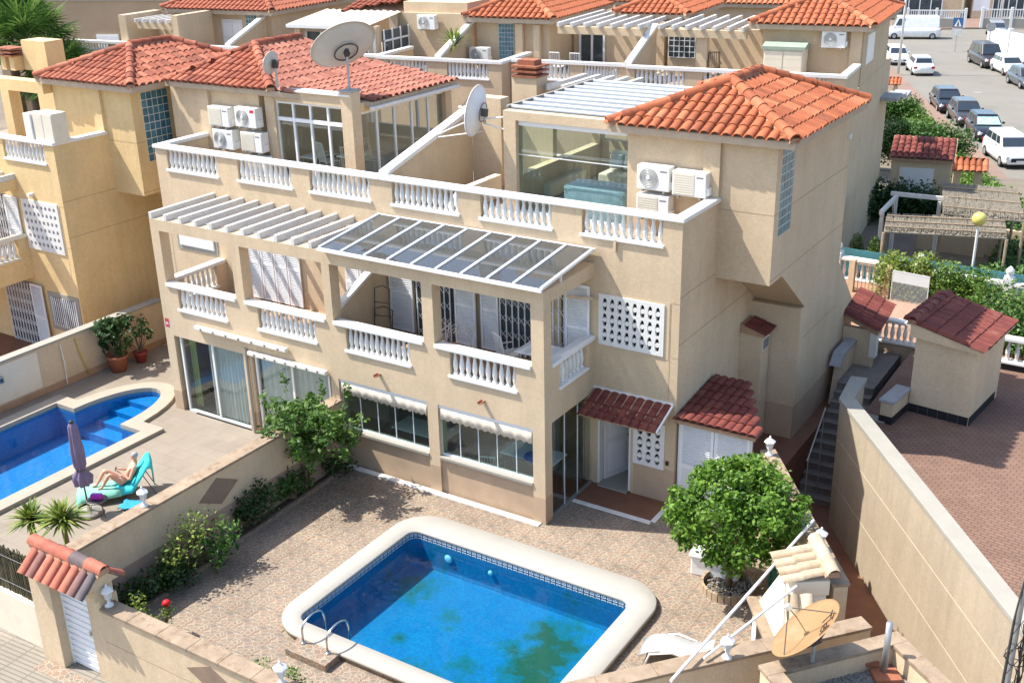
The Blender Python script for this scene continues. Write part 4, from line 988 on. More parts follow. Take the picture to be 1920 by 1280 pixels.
# first floor windows with closed white shutters
MM().box(.02,1.62,YM-.02,YM-.004,3.85,5.1).build('window_surround', MT['coping_w'], HL)
rs_ = MM().box(.14,1.50,YM-.05,YM-.021,3.98,5.05).build('roller_shutter', MT['alu'], HL)
for q in range(19): MM().box(.16,1.48,YM-.056,YM-.051,4.0+q*.055,4.048+q*.055).build('shutter_slat', MT['alu'], rs_)
for q in range(4): shutter(HL, -3.05+q*.48, -2.60+q*.48, YM-.05, 2.88, 4.98, mir=mX)
for q in range(2): shutter(HL, -5.55+q*.48, -5.10+q*.48, YM-.05, 2.88, 4.98, mir=mX)
# upstairs: AC wall, conservatory
MB().box(-11.4,-11.05,YB-.02,YB+.25,5.76,8.05).build('conservatory_pier', MT['wall'], HL)
MB().box(-8.62,-8.25,YB-.05,YB+.32,5.76,8.32).build('conservatory_pier', MT['wall'], HL)
MB().box(-11.05,-8.62,YB+.0,YB+.22,7.90,8.20).build('conservatory_beam', MT['wall'], HL)
MB().box(-11.3,-8.3,YB-.06,YB+.3,8.20,8.25).build('conservatory_flashing', MT['white'], HL)
MB().box(-8.66,-8.21,YB-.09,YB+.36,8.32,8.36).build('pier_cap', MT['granite'], HL)
fr = MB(); 
for x in (-11.05,-10.45,-9.83,-9.20,-8.68): fr.box(x-.03,x+.03,YB+.06,YB+.14,5.76,7.9)
for z in (7.36,7.84): fr.box(-11.05,-8.65,YB+.055,YB+.145,z,z+.10)
f = fr.build('window_frame', MT['alu'], HL)
for a, b in ((-11.02,-10.48),(-10.42,-9.86),(-9.80,-9.23),(-9.17,-8.71)):
    for z0, z1 in ((5.78,7.36),(7.46,7.84)): MB().box(a,b,YB+.095,YB+.102,z0,z1).build('pane', MT['glass'], f)
ys_ = [YB+.32+k*.78 for k in range(6)]
fr = MB()
for y in ys_: fr.box(-8.42,-8.36,y-.03,y+.03,5.76,7.72)
fr.box(-8.43,-8.35,YB+.3,8.3,7.66,7.74)
f = fr.build('window_frame', MT['alu'], HL)
for k in range(5): MB().box(-8.395,-8.385,ys_[k]+.03,ys_[k+1]-.03,5.78,7.66).build('pane', MT['glass'], f)
MB().box(-8.48,-8.28,YB+.32,8.5,7.74,7.98).build('conservatory_beam', MT['wall2'], HL); MB().box(-8.5,-8.25,8.3,8.6,5.76,7.98).build('conservatory_pier', MT['wall'], HL)
MB().box(-11.3,-8.5,8.35,8.5,5.76,6.55).build('conservatory_back', MT['cream'], HL)
for x in (-11.2,-10.3,-9.4,-8.6): MB().box(x-.04,x+.04,8.38,8.46,6.55,7.9).build('back_mullion', MT['alu'], HL)
MB().box(-11.05,-8.5,YB+.1,8.4,5.765,5.775).build('conservatory_floor', MT['cream'], HL)
# roof: hip over the tower, long slope over the conservatory
zr, ze = 8.98, 8.20; xa, xb = -15.08, -10.90; xr = -13.47; x2, z2 = -8.08, 7.98
rb_ = MB(); E1, E2 = (xr,6.05,zr), (xr,7.95,zr)
pts = [(xa,3.90,ze),(xb,3.90,ze),(x2,4.70,z2),(x2,8.65,z2),(xb,9.05,ze),(xa,9.05,ze),E1,E2]
lo = [(p[0],p[1],p[2]-.14) for p in pts[:6]]
rb_.add(pts+lo, [(0,1,6),(1,2,3,4),(1,4,7,6),(4,5,7),(5,0,6,7),(8,9,1,0),(9,10,2,1),(10,11,3,2),(11,12,4,3),(12,13,5,4),(13,8,0,5),(13,12,11,10,9,8)])
rl = rb_.build('roof', pm('roof_bed_left', (.46,.36,.26), .9, .1, 4, .2), HL)
e = Vector((1,0,0)); V = Vector
P = V((xa,3.90,ze)); tp = V(E1); s = V((0,tp.y-P.y,zr-ze)).normalized()
tile_face(rl, P, e, s, [(0,0),(xb-xa,0),(xr-xa,(tp-P).dot(s))], TM['rd'])
# right-hand slopes: steep over the tower, nearly flat over the conservatory
def slope(yA, yB, xlo, zlo, xhi, zhi, top):
    Pq = V((xlo,yA,zlo)); s2 = V((xhi-xlo,0,zhi-zlo)); Ls = s2.length; s2.normalize(); e2 = V((0,1,0))
    if e2.cross(s2).z < 0: e2 = -e2; Pq = V((xlo,yB,zlo))
    fa = lambda y: (y-Pq.y)*e2.y
    pol = [(fa(yA),0),(fa(yB),0),(fa(top[1]),Ls),(fa(top[0]),Ls)]
    tile_face(rl, Pq, e2, s2, pol, TM['pk'], w=.26, ex=.37)
slope(4.70, 8.65, x2, z2, xb, ze, (4.0, 9.0)); slope(4.0, 9.0, xb, ze, xr, zr, (6.05, 7.95))
jn = MB(); P = V((xa,9.05,ze)); e3 = V((0,-1,0)); s3 = V((xr-xa,0,zr-ze)).normalized()
tile_face(rl, P, e3, s3, [(0,0),(5.29,0),(3.0,(V(E1)-P).dot(s3)),(1.1,(V(E1)-P).dot(s3))], TM['rd'], joined=jn)
stuff(jn.build('roof_tiles', MT['tile_rd'], rl, True))
u5 = V((0,0,.06))
ridge_line(rl, V((xa,3.90,ze)), V(E1)+u5, TM['rrd']); ridge_line(rl, V((xb,3.90,ze))+u5, V(E1)+u5*1.5, TM['rrd']); ridge_line(rl, V(E1)+u5*1.3, V(E2)+u5*1.3, TM['rrd'])
MB().box(x2-.02,x2+.10,4.6,8.7,z2-.20,z2-.10).build('gutter', MT['white_old'], rl, bev=.03)
glass_blocks(HL, XS, 4.42, 5.22, 5.98, 7.95, 4, 10, mir=mX)
# ================================================================ neighbouring and far houses
NL = thing('semi_detached_house', 'ochre neighbouring house with red roof at the far left', 'house', (-19.2,-.92,-.1))
house_shell(NL, None, 'wall2', [(.15,1.70,3.45,4.85)]); terrace_rails(NL, None); balcony_rails(NL, None, mat='cream')
hip_roof(NL, None, -.56,3.78,3.85,9.02,8.22,8.99,5.80,7.40,'rd','FR')
glass_blocks(NL, XS, 4.50, 5.50, 5.90, 7.95, 5, 9)
perforated(NL, .15,1.70, YM, 3.45,4.85, 8, 6, False, marg=.08)
fr = MB(); fr.box(.55,2.0,YM-.03,YM-.004,.82,2.05); fr.build('window_surround', MT['coping_w'], NL)
wv = MB().box(.72,1.85,YM-.04,YM-.031,1.0,1.9).build('window', MT['winglass'], NL)
for x in (.70,1.26,1.83): MB().box(x,x+.05,YM-.06,YM-.041,.98,1.92).build('frame', MT['alu'], wv)
for k in range(12): MB().box(.76+k*.095,.78+k*.095,YM-.10,YM-.08,.98,1.92).build('grille_bar', MT['alu'], wv)
dark_opening(NL, -1.6,-.2, YM, .02, 2.2); trellis_gate(NL, -1.55,-.25, YM-.05, .04, 2.15, 9); shutter(NL, -.20,.42, YM-.08, .04, 2.2, R_(-4))
dark_opening(NL, -1.6,-.4, YM, 2.9, 4.95); trellis_gate(NL, -1.5,-.75, YM-.05, 2.9, 4.9, 6); shutter(NL, -.72,-.1, YM-.05, 2.9, 4.95)
for k in range(10): MB().box(-.12-k*.545,-.02-k*.545,.0,YM-.005,5.5,5.66).build('rafter', MT['timber'], NL)
MB().box(.62,.75,YM-.16,YM-.003,5.06,5.16).build('floodlight', MT['white'], NL)
cv = MB().box(-3.6,-.25,YB-.3,YB+.1,7.75,8.1).build('terrace_beam', MT['wall2'], NL); MB().box(-2.4,-2.0,YB-.3,YB+.1,5.76,7.75).build('terrace_pillar', MT['wall2'], NL)
MB().box(-1.6,-.2,YB+1.9,YB+2.1,5.76,7.75).build('terrace_wall', MT['plinth'], NL)
MB().box(-6,-.2,YB+3.5,YB+3.7,5.76,7.9).build('terrace_back', MT['wall2'], NL)
ch = MB().box(-3.1,-1.9,YB+1.2,YB+1.9,8.1,9.05).build('chimney', MT['wall2'], NL)
for k in range(3):
    for x in (-4.0,-3.55): MB().box(x,x+.4,YB+.8,YB+1.4,8.55+k*.11,8.59+k*.11).build('chimney_cowl', MT['terra'], ch)
for x in (-3.95,-3.5): MB().box(x+.05,x+.3,YB+.9,YB+1.3,8.1,8.55).build('chimney_pot', MT['wall2'], ch)

def far_house(label, o, rz, x0, x1, zt, panels, towers=(), rail_y=0.0, pergola=None, wm='wall3', depth=9, zb=-3, div=None, nb=11):
    t = thing('terraced_house', label, 'house', (o[0], o[1], 0), rz)
    yR = rail_y; w = MB(); cuts = [x0]+[q for p in panels for q in p]+[x1]
    w.box(x0,x1,yR,yR+depth,zb,zt-.83)
    for k in range(0, len(cuts), 2): w.box(cuts[k],cuts[k+1],yR,yR+.18,zt-.83,zt-.10)
    for a, b in panels: w.box(a,b,yR,yR+.18,zt-.83,zt-.71)
    w.box(x1-.18,x1,yR+.18,yR+2.6,zt-.83,zt-.10)
    w.build('wall', MT[wm], t)
    MB().box(x0+.02,x1-.2,yR+.2,yR+depth-.1,zt-.829,zt-.81).build('terrace_floor', MT['ceramic'], t)
    for a, b in panels: balustrade(t, None, 'x', a, b, yR, zt-.635, zt-.10, nb, None, .18, BAL_T)
    MB().box(x0,x1+.04,yR-.05,yR+.22,zt-.10,zt).build('handrail', MT['white'], t); MB().box(x1-.22,x1+.04,yR+.221,yR+2.6,zt-.10,zt).build('handrail', MT['white'], t)
    for (a, b, y0, y1, ze, zr, key) in towers:
        MB().box(a+.4,b-.35,y0+.4,y1-.4,zt-.82,ze-.1).build('tower', MT[wm], t)
        L = y1-y0; hip_roof(t, None, a, b, y0, y1, ze, zr, y0+min((b-a)/2, L*.42), y1-min((b-a)/2, L*.42), key, '', True)
    if pergola:
        a, b, y0, y1, z, n = pergola
        for k in range(n): MB().box(a+(b-a)*k/(n-1)-.05,a+(b-a)*k/(n-1)+.05,y0,y1,z,z+.15).build('rafter', MT['timber'], t)
        MB().box(a-.1,b+.1,y0+.2,y0+.45,z-.27,z-.001).build('pergola_beam', MT[wm], t); MB().box(a,b,y1-.4,y1-.2,zt-.8,z-.001).build('pergola_back_wall', MT[wm], t)
    if div is not None:
        MB().prism([(yR+.2,zt-.8),(yR+3,zt-.8),(yR+3,zt+.95),(yR+.2,zt-.02)], 'x', div-.07, div+.07).build('terrace_divider', MT[wm], t)
        MB().prism([(yR+.15,zt-.01),(yR+3,zt+.96),(yR+3,zt+1.07),(yR+.15,zt+.09)], 'x', div-.12, div+.12).build('divider_coping', MT['white'], t)
    return t
O_ = (.63,17.5); RZ = R_(7)
FA = far_house('beige house behind with orange hip roof, garden cupboard on its terrace', O_, RZ, -7.3, .1, 7.42, [(-7.0,-5.2),(-4.6,-2.7),(-2.3,-.5)], [(-3.75,.45,2.75,9.6,8.62,9.42,'or')], .15, (-6.9,-3.9,2.4,6.2,8.38,7), div=-7.3, depth=10.5)
w = MB(); w.box(-7.2,-3.4,4.6,4.8,6.6,8.2); w.box(-5.6,-5.2,2.7,3.0,6.6,8.1); w.build('terrace_back', MT['wall3'], FA)
o = MB().box(-6.9,-5.9,3.6,3.64,7.25,8.1).build('lattice_window', MT['winglass'], FA)
for k in range(6): MB().box(-6.9+k*.2-.012,-6.9+k*.2+.012,3.58,3.61,7.25,8.1).build('glazing_bar', MT['alu'], o)
for k in range(5): MB().box(-6.9,-5.9,3.575,3.585,7.25+k*.2,7.27+k*.2).build('glazing_bar', MT['alu'], o)
MB().box(-6.95,-5.85,3.65,3.85,6.6,8.3).build('stair_wall', MT['wall3'], FA)
MB().box(-.32,.06,3.0,3.16,6.6,8.5).build('pilaster', MT['wall3'], FA)
MB().box(.101,.11,4.0,5.6,7.2,8.2).build('side_window', MT['alu'], FA)
for k in range(3): MB().box(.10,.75,8.6-.02+k*1.6,9.9+k*1.6,5.2-k*.2,5.32-k*.2).build('window_hood', MT['granite'], FA)
FB = far_house('beige middle house behind with orange roofs and pale slatted pergola', O_, RZ, -11.85, -7.32, 7.42, [(-11.3,-9.5),(-9.0,-7.7)], [(-9.6,-6.6,5.0,10,8.6,9.15,'or')], .4, (-10.6,-7.5,1.9,6.6,8.42,7))
MB().box(-11.2,-7.5,4.9,5.1,6.6,8.35).build('terrace_back', MT['wall3'], FB)
MB().box(-10.9,-9.9,4.85,4.89,6.62,8.0).build('sliding_door', MT['winglass'], FB)
for x in (-10.9,-10.4,-9.9): MB().box(x-.05,x+.03,4.80,4.849,6.62,8.05).build('door_frame', MT['alu'], FB)
FC = far_house('beige house behind with square tower, glass blocks and white chimney pipe', O_, RZ, -17.1, -11.87, 7.42, [(-16.6,-14.9),(-14.1,-12.4)], [(-14.75,-10.95,2.3,8.6,8.6,9.4,'or')], -.3, div=-14.55)
glb = MB().box(-13.4,-12.75,2.655,2.69,6.7,8.4).build('glass_block_window', MT['white_old'], FC)
for i in range(5):
    for j in range(10): MB().box(-13.38+i*.126,-13.27+i*.126,2.645,2.656,6.72+j*.166,6.87+j*.166).build('glass_block', MT['gblock'], glb)
MB().box(-12.6,-12.3,2.45,2.69,6.6,8.4).build('pilaster', MT['wall3'], FC); MB().box(-11.85,-11.6,2.45,2.69,6.6,8.4).build('pilaster', MT['wall3'], FC)
pp = MB().box(-12.85,-12.5,3.6,3.95,8.7,9.75).build('chimney_pipe', MT['white'], FC); MB().box(-12.92,-12.43,3.5,4.02,8.6,8.92).build('chimney_flashing', pm('flashing_red', (.40,.05,.05), .7, .1, 4, 0), FC)
FD = far_house('beige house behind with conservatory windows and a corrugated pale roof', O_, RZ, -22.5, -17.12, 7.42, [(-20.2,-18.2)], (), -.1, wm='wall3')
w = MB(); w.box(-18.1,-15.2,3.6,9,6.6,9.0); w.box(-18.3,-17.9,1.1,1.4,6.6,8.3); w.box(-18.3,-15.2,3.4,3.6,6.6,8.6); w.build('upper_wall', MT['wall3'], FD); MB().box(-21.6,-21.35,.9,1.2,6.6,8.2).build('corner_post', MT['wall3'], FD)
for x0, x1, y in ((-21.3,-18.4,1.25),): 
    o = MB().box(x0,x1,y,y+.05,6.7,8.0).build('window', MT['winglass'], FD)
    for k in range(5): MB().box(x0+(x1-x0)*k/4-.04,x0+(x1-x0)*k/4+.04,y-.03,y-.001,6.7,8.0).build('frame', MT['alu'], o)
o = MB().box(-17.85,-17.80,1.4,3.4,6.75,8.1).build('window', MT['winglass'], FD)
for k in range(4): MB().box(-17.79,-17.76,1.4+k*.63,1.47+k*.63,6.7,8.15).build('frame', MT['alu'], o)
MB().box(-17.79,-17.76,1.4,3.4,7.68,7.75).build('frame', MT['alu'], o)
cor2 = MB(); pts = []
for k in range(49): x = -21.8+3.7*k/48; z = 8.32+.025*math.cos(k*math.pi/2); pts += [(x,.75,z),(x,3.6,z+.3)]
cor2.add(pts, [(2*k,2*k+2,2*k+3,2*k+1) for k in range(48)]); cor2.build('corrugated_roof', pm('corrugated_cream', (.68,.60,.46), .7, .08, 3, .1), FD)
MB().box(-21.85,-18.05,.68,.80,8.2,8.32).build('gutter', MT['white'], FD); MB().tube([(-18.15,.74,8.2),(-17.9,.9,8.0),(-17.9,.9,6.6)], .05, 8).build('downpipe', MT['white'], FD)
rr = MB().add([(-20.9,3.2,8.55),(-17.9,5.2,8.55),(-17.9,9.5,9.9),(-20.9,9.5,9.9),(-20.9,3.2,8.4),(-17.9,5.2,8.4),(-17.9,9.5,9.7),(-20.9,9.5,9.7)], [(0,1,2,3),(7,6,5,4),(0,4,5,1),(1,5,6,2),(2,6,7,3),(3,7,4,0)]).build('roof', MT['mortar'], FD)
jn = MB(); tile_face(rr, (-20.9,3.2,8.55), (1,0,0), (0,6.3,1.35), [(0,0),(3.0,2.0),(3.0,6.4),(0,6.4)], TM['rd'], joined=jn); stuff(jn.build('roof_tiles', MT['tile_rd'], rr, True))
FE = far_house('beige house at upper left behind with red roof and little white pergola', O_, RZ, -33, -22.6, 7.42, [(-32.6,-30.9),(-29.5,-27.5),(-27.1,-25.2)], [(-29.9,-23.9,2.6,9.6,8.55,9.75,'rd')], .2, (-29.5,-27.4,.5,2.3,8.2,6), div=-24.6)
MB().box(-30.3,-29.9,.4,2.6,6.6,8.5).build('terrace_pier', MT['wall3'], FE); MB().box(-27.4,-27.1,.4,2.6,6.6,8.55).build('terrace_pier', MT['wall3'], FE)
o = MB().box(-26.9,-25.8,2.95,2.99,6.65,8.15).build('door', MT['white'], FE)
for a, b, z0, z1 in ((-26.82,-26.4,6.8,7.3),(-26.3,-25.88,6.8,7.3),(-26.82,-26.4,7.45,8.0),(-26.3,-25.88,7.45,8.0)): MB().box(a,b,2.935,2.949,z0,z1).build('door_panel', MT['alu'], o)
glb = MB().box(-25.6,-25.0,2.95,2.99,6.7,8.4).build('glass_block_window', MT['white_old'], FE)
for i in range(4):
    for j in range(9): MB().box(-25.58+i*.145,-25.46+i*.145,2.94,2.951,6.72+j*.185,6.88+j*.185).build('glass_block', MT['gblock'], glb)
MB().box(-26.3,-25.95,4.2,4.55,8.9,10.2).build('chimney_pipe', MT['white'], FE)
# plain house with small window further left, more roofs behind
FF = thing('terraced_house', 'plain brownish house with one small white shuttered window at upper left', 'house', (-38.5,22,0), R_(20))
MB().box(-8,2.4,0,12,-3,8.1).build('wall', pm('plaster_brown', (.40,.30,.20), .9, .08, .6, .2, 40), FF); MB().box(-8.05,2.45,-.05,.25,8.1,8.2).build('parapet_coping', MT['coping_w'], FF)
o = MB().box(-1.9,-.6,-.05,-.004,5.0,6.4).build('window', MT['alu'], FF)
for k in range(12): MB().box(-1.85,-.65,-.06,-.051,5.03+k*.11,5.12+k*.11).build('shutter_slat', MT['alu'], o)
MB().box(-8,3,-1.2,-.01,3.6,3.75).build('ledge', MT['coping_w'], FF); MB().box(-8,2.4,4,12,8.1,10.2).build('upper_wall', MT['wall3'], FF)
MB().box(-8,3,2.5,12,10.2,10.35).build('roof_slab', MT['coping_w'], FF)
for k in range(3): MB().box(-6.5+k*2.6,-5.2+k*2.6,3.96,3.995,8.3,9.9).build('door', MT['alu'], FF)
def back_block(label, o, rz, w_, d_, zt, key, nwin=4):
    t = thing('terraced_house', label, 'house', (*o, 0), rz)
    MB().box(0,w_,0,d_,-3,zt).build('wall', MT['wall3'], t)
    hip_roof(t, None, -.3, w_+.3, -.3, d_+.3, zt+.12, zt+1.6, d_*.42, d_*.58, key, '', False)
    for k in range(nwin):
        x = (k+.5)*w_/nwin; o2 = MB().box(x-.5,x+.5,-.03,-.004,zt-1.9,zt-.6).build('window', MT['winglass'], t)
        for q in (-.5,-.03,.44): MB().box(x+q,x+q+.06,-.05,-.031,zt-1.9,zt-.6).build('frame', MT['alu'], o2)
    return t
back_block('beige house with orange roof in the second row behind, at upper middle', (-16,34), R_(9), 9, 8, 7.6, 'or')
back_block('beige house with red roof in the second row behind, at upper left', (-42,30), R_(9), 11, 8, 7.4, 'rd')
back_block('beige house with red roof in the second row, behind the dish', (-29,32), R_(9), 10, 8, 7.2, 'rd')

# ---------------------------------------------------------------- street on the right
d_ = Vector((-.40,.917)); n_ = Vector((.917,.40))
def sp(a, b): q = Vector((-1.0,53.5))+d_*a+n_*b; return (q.x, q.y)   # a along the street, b across from its left edge
struct(MB().prism([sp(-60,0),sp(-60,9.5),sp(48,9.5),sp(66,40),sp(74,40),sp(60,0),sp(56,-60),sp(46,-60),sp(40,0)], 'z', -2.7, -2.50).build('road', MT['asphalt']))
struct(MB().prism([sp(-60,-1.6),sp(-60,0),sp(38,0),sp(36,-1.6)], 'z', -2.7, -2.38).build('pavement', MT['paving_red']))
struct(MB().prism([sp(-60,9.5),sp(-60,11.2),sp(34,12),sp(40,9.5)], 'z', -2.7, -2.38).build('pavement', MT['paving_red']))
struct(MB().prism([sp(57,-60),sp(61,0),sp(67,40),sp(75,40),sp(64,-60)], 'z', -2.7, -2.37).build('pavement', MT['paving_red']))
for k, (a, b) in enumerate(((6,5.2),(22,4.6),(38,3.4))):
    m_ = MB().lathe([(.34,0),(.34,.012),(.30,.013)], 16, (*sp(a,b),-2.498)); tag(m_.build('manhole_cover', MT['concrete']), ('round grey manhole cover in the road, nearest of three', 'round manhole cover in mid road beside the white parked cars', 'round manhole cover in the road nearest the white van')[k], 'manhole cover', 'manhole covers in the road')
# houses across the far street
def street_house(label, o, rz, w_, arch, zt=4):
    t = thing('town_house', label, 'house', (*o, -2.4), rz)
    MB().box(0,w_,0,8,0,zt+2.4).build('wall', MT['wall3'], t)
    for (x, ww) in arch:
        mb = MB(); pts = [(x-ww/2,.3),(x+ww/2,.3)]+[(x+ww/2*math.cos(math.pi*k/14), 2.3+.75*math.sin(math.pi*k/14)) for k in range(15)]
        mb.prism(pts, 'y', -.03, -.004); o2 = mb.build('arched_window', MT['winglass'], t)
        for k in range(6): MB().box(x-ww/2+ww*k/5-.05,x-ww/2+ww*k/5+.05,-.06,-.031,.3,2.35).build('frame', MT['alu'], o2)
        MB().box(x-ww/2,x+ww/2,-.06,-.031,2.28,2.40).build('frame', MT['alu'], o2); MB().box(x-.05,x+.05,-.06,-.031,2.4,3.0).build('frame', MT['alu'], o2)
    return t
t = street_house('beige house with wide arched window across the far street, behind the van', (-26.5,122), R_(18), 9.5, ((4.2,6.2),))
t = street_house('beige house with arched window and glass door across the far street, right', (-16.4,125.5), R_(18), 14, ((5.2,4.2),))
o = MB().box(.1,1.9,-.04,-.004,.9,2.7).build('shutter_window', MT['alu'], t); o = MB().box(2.2,3.4,-.04,-.004,.1,2.7).build('glass_door', MT['winglass'], t)
for x in (2.2,2.8,3.35): MB().box(x,x+.08,-.06,-.041,.1,2.7).build('door_frame', MT['alu'], o)
o = MB().box(8.6,10.4,-.04,-.004,.1,2.9).build('doorway', MT['dark'], t)
def slat_fence(label, a, b, z, h, n, posts=3, base=.5, mat='white'):
    a = Vector((*a,z)); b = Vector((*b,z)); L = (b-a).length; t = thing('street_fence', label, 'fence', a, math.atan2((b-a).y, (b-a).x))
    MB().box(0,L,-.1,.1,0,base).build('low_wall', MT['coping_w'] if mat == 'white' else MT['wall3'], t)
    MB().box(0,L,-.06,.06,h-.1,h).build('top_rail', MT[mat], t); MB().box(0,L,-.05,.05,base,base+.08).build('bottom_rail', MT[mat], t)
    for k in range(n): MB().box(L*(k+.5)/n-.05,L*(k+.5)/n+.05,-.03,.03,base+.08,h-.1).build('paling', MT[mat], t)
    for k in range(posts+1): MB().box(L*k/posts-.14,L*k/posts+.14,-.14,.14,0,h+.2).build('post', MT[mat], t)
    return t
slat_fence('white balustrade fence behind the grey far car, left part', (-21.0,114.5), (-15.2,116.2), -2.4, 1.9, 26, 2, 1.0, 'white')
slat_fence('white paling fence at the far right behind the grey car', (-13.6,117.0), (-5.0,119.6), -2.4, 2.0, 34, 3, 1.0, 'white')
ww = thing('street_wall', 'white rendered wall with posts at the street corner on the right', 'wall', (-9.2,97.5,-2.4), R_(-50))
MB().box(0,14,0,.2,0,2.2).build('wall_body', MT['white'], ww); MB().box(0,14,-.05,.25,2.2,2.3).build('coping', MT['white'], ww)
for k in range(5): MB().box(k*3.4-.15,k*3.4+.15,-.1,.3,0,2.6).build('post', MT['white'], ww)

# ---------------------------------------------------------------- vehicles
def paint(name, col, rough=.25): 
    m, ns, ls, b = nt(name); b.inputs['Base Color'].default_value = (*col, 1); b.inputs['Roughness'].default_value = rough; b.inputs['Coat Weight'].default_value = .6; b.inputs['Coat Roughness'].default_value = .05
    n = noise(ns, ls, N(ns, 'ShaderNodeNewGeometry').outputs['Position'], 3, 4); r = ramp(ns, ls, n.outputs['Fac'], [(.3, tuple(c*.9 for c in col)), (.7, tuple(min(1, c*1.08) for c in col))]); ls.new(r.outputs[0], b.inputs['Base Color']); return m
PC = {'white': paint('paint_white', (.78,.78,.77)), 'black': paint('paint_black', (.012,.012,.015)), 'grey': paint('paint_grey', (.07,.08,.095)), 'blue': paint('paint_blue', (.10,.14,.20)), 'lgrey': paint('paint_light_grey', (.26,.29,.33)), 'brown': paint('paint_dark', (.035,.03,.03))}
LAMP = pm('lamp_glass', (.75,.78,.80), .1, .1, 5, 0, spec=.8); RED = pm('tail_lamp', (.35,.01,.01), .2, .1, 5, 0, spec=.8)
def car(label, loc, rz, col, kind='hatch', shade=False):
    t = thing('parked_van' if kind == 'van' else 'parked_car', label, 'van' if kind == 'van' else 'car', loc, rz, 'vehicles parked along the street')
    P = {'hatch': (4.2,1.78,1.50,.95), 'suv': (4.45,1.86,1.66,1.08), 'van': (5.4,2.0,2.30,1.20), 'mpv': (4.9,1.92,1.92,1.12)}[kind]; L, Wd, H, bz = P; h = L/2
    def loft(secs, name, mat, par, caps=True):
        mb = MB(); m = len(secs[0])
        for s in secs: mb.v += s
        mb.f = [(k*m+i, k*m+(i+1) % m, (k+1)*m+(i+1) % m, (k+1)*m+i) for k in range(len(secs)-1) for i in range(m)]
        if caps: mb.f += [list(range(m))[::-1], list(range((len(secs)-1)*m, len(secs)*m))]
        return mb.build(name, mat, par, True)
    def sec(y, w, z0, z1, r=.22):
        w2 = w/2; pr = [(-w2*.92,z0),(w2*.92,z0),(w2,z0+.18),(w2,z0+(z1-z0)*.62),(w2*.95,z1-.04),(w2*.82,z1),(-w2*.82,z1),(-w2*.95,z1-.04),(-w2,z0+(z1-z0)*.62),(-w2,z0+.18)]
        return [(x, y, z) for x, z in pr]
    z0 = .22; hood = bz-.16 if kind != 'van' else bz-.1
    body = loft([sec(-h,Wd*.80,.32,hood-.18),sec(-h+.12,Wd*.94,z0,hood-.06),sec(-h+.5,Wd,z0,hood),sec(-h+1.1,Wd,z0,bz-.03),sec(0,Wd,z0,bz),sec(h-.6,Wd,z0,bz+.02),sec(h-.12,Wd*.95,z0,bz-.02),sec(h,Wd*.85,.34,bz-.14)], 'body', PC[col], t)
    wf = -h+(1.05 if kind != 'van' else .55); wr = h-(.18 if kind != 'hatch' else .35); ws = .75 if kind != 'van' else .55
    rw, bw = Wd*.74, Wd*.93
    def cs(y, w, z): return [(-w/2,y,z),(w/2,y,z)]
    def cab(yf, yr, sf, sr, zb, zt, wb, wt):
        return [(-wb/2,yf,zb),(wb/2,yf,zb),(wb/2,yr,zb),(-wb/2,yr,zb),(-wt/2,yf+sf,zt),(wt/2,yf+sf,zt),(wt/2,yr-sr,zt),(-wt/2,yr-sr,zt)]
    cf = [(0,3,2,1),(4,5,6,7),(0,1,5,4),(1,2,6,5),(2,3,7,6),(3,0,4,7)]
    sr = .25 if kind in ('suv','mpv','hatch') else .05
    o = MB().add(cab(wf,wr,ws,sr,bz-.05,H,bw,rw), cf).build('cabin', PC[col], t, bev=.09, seg=3)
    # glazing set just outside the cabin faces
    def lerp(a, b, u): return tuple(a[i]+(b[i]-a[i])*u for i in range(3))
    cb = cab(wf-.012,wr+.012,ws,sr,bz-.02,H-.02,bw+.025,rw+.025)
    def pane(a, b, c, d, u0, u1, v0, v1, nm, mt):
        q = [lerp(lerp(a,b,u),lerp(d,c,u),v) for u, v in ((u0,v0),(u1,v0),(u1,v1),(u0,v1))]
        return MB().add(q, [(0,1,2,3)]).build(nm, mt, t)
    pane(cb[0],cb[1],cb[5],cb[4],.06,.94,.08,.90,'windscreen', pm('sunshade', (.35,.62,.62), .4, .3, 5, 0) if shade else MT['carglass'])
    if kind != 'van': pane(cb[2],cb[3],cb[7],cb[6],.08,.92,.25,.88,'rear_window', MT['carglass'])
    for s, q in (('l',(3,0,4,7)),('r',(1,2,6,5))):
        k0 = (.05,.40,.72,.95) if kind != 'van' else (.80,.97); a, b, c, d = (cb[i] for i in q)
        if kind == 'van': pane(a,b,c,d,(.80 if s == 'l' else .04),(.96 if s == 'l' else .20),.2,.8,'side_window',MT['carglass'])
        else:
            for u0, u1 in ((.05,.36),(.39,.68),(.71,.93)): pane(a,b,c,d,u0,u1,.20,.84,'side_window',MT['carglass'])
    for x in (-1, 1):
        for y in (-h+.78, h-.82):
            w = MB(); w.tube([(x*(Wd/2-.19),y,.32),(x*(Wd/2+.01),y,.32)], .32, 18); w = w.build('tyre', MT['rub'], t)
            MB().tube([(x*(Wd/2-.05),y,.32),(x*(Wd/2+.02),y,.32)], .20, 12).build('rim', MT['galv'], w)
        MB().obox((x*Wd*.36,-h+.10,hood-.22), (Wd*.22,.20,.15), R_(-12*x)).build('headlight', LAMP, t, bev=.03)
        MB().obox((x*Wd*.40,h-.04,bz-.22), (Wd*.16,.10,.2)).build('tail_light', RED, t, bev=.02)
        MB().obox((x*(Wd/2+.08),wf+.45,bz+.06), (.18,.10,.14)).build('mirror', PC[col], t, bev=.03)
    MB().box(-Wd*.30,Wd*.30,-h-.02,-h+.06,.42,hood-.28).build('grille', MT['black'], t, bev=.02)
    MB().box(-.26,.26,-h-.035,-h-.021,.40,.51).build('number_plate', MT['white'], t); MB().box(-.26,.26,h+.0,h+.014,.55,.66).build('number_plate', MT['white'], t)
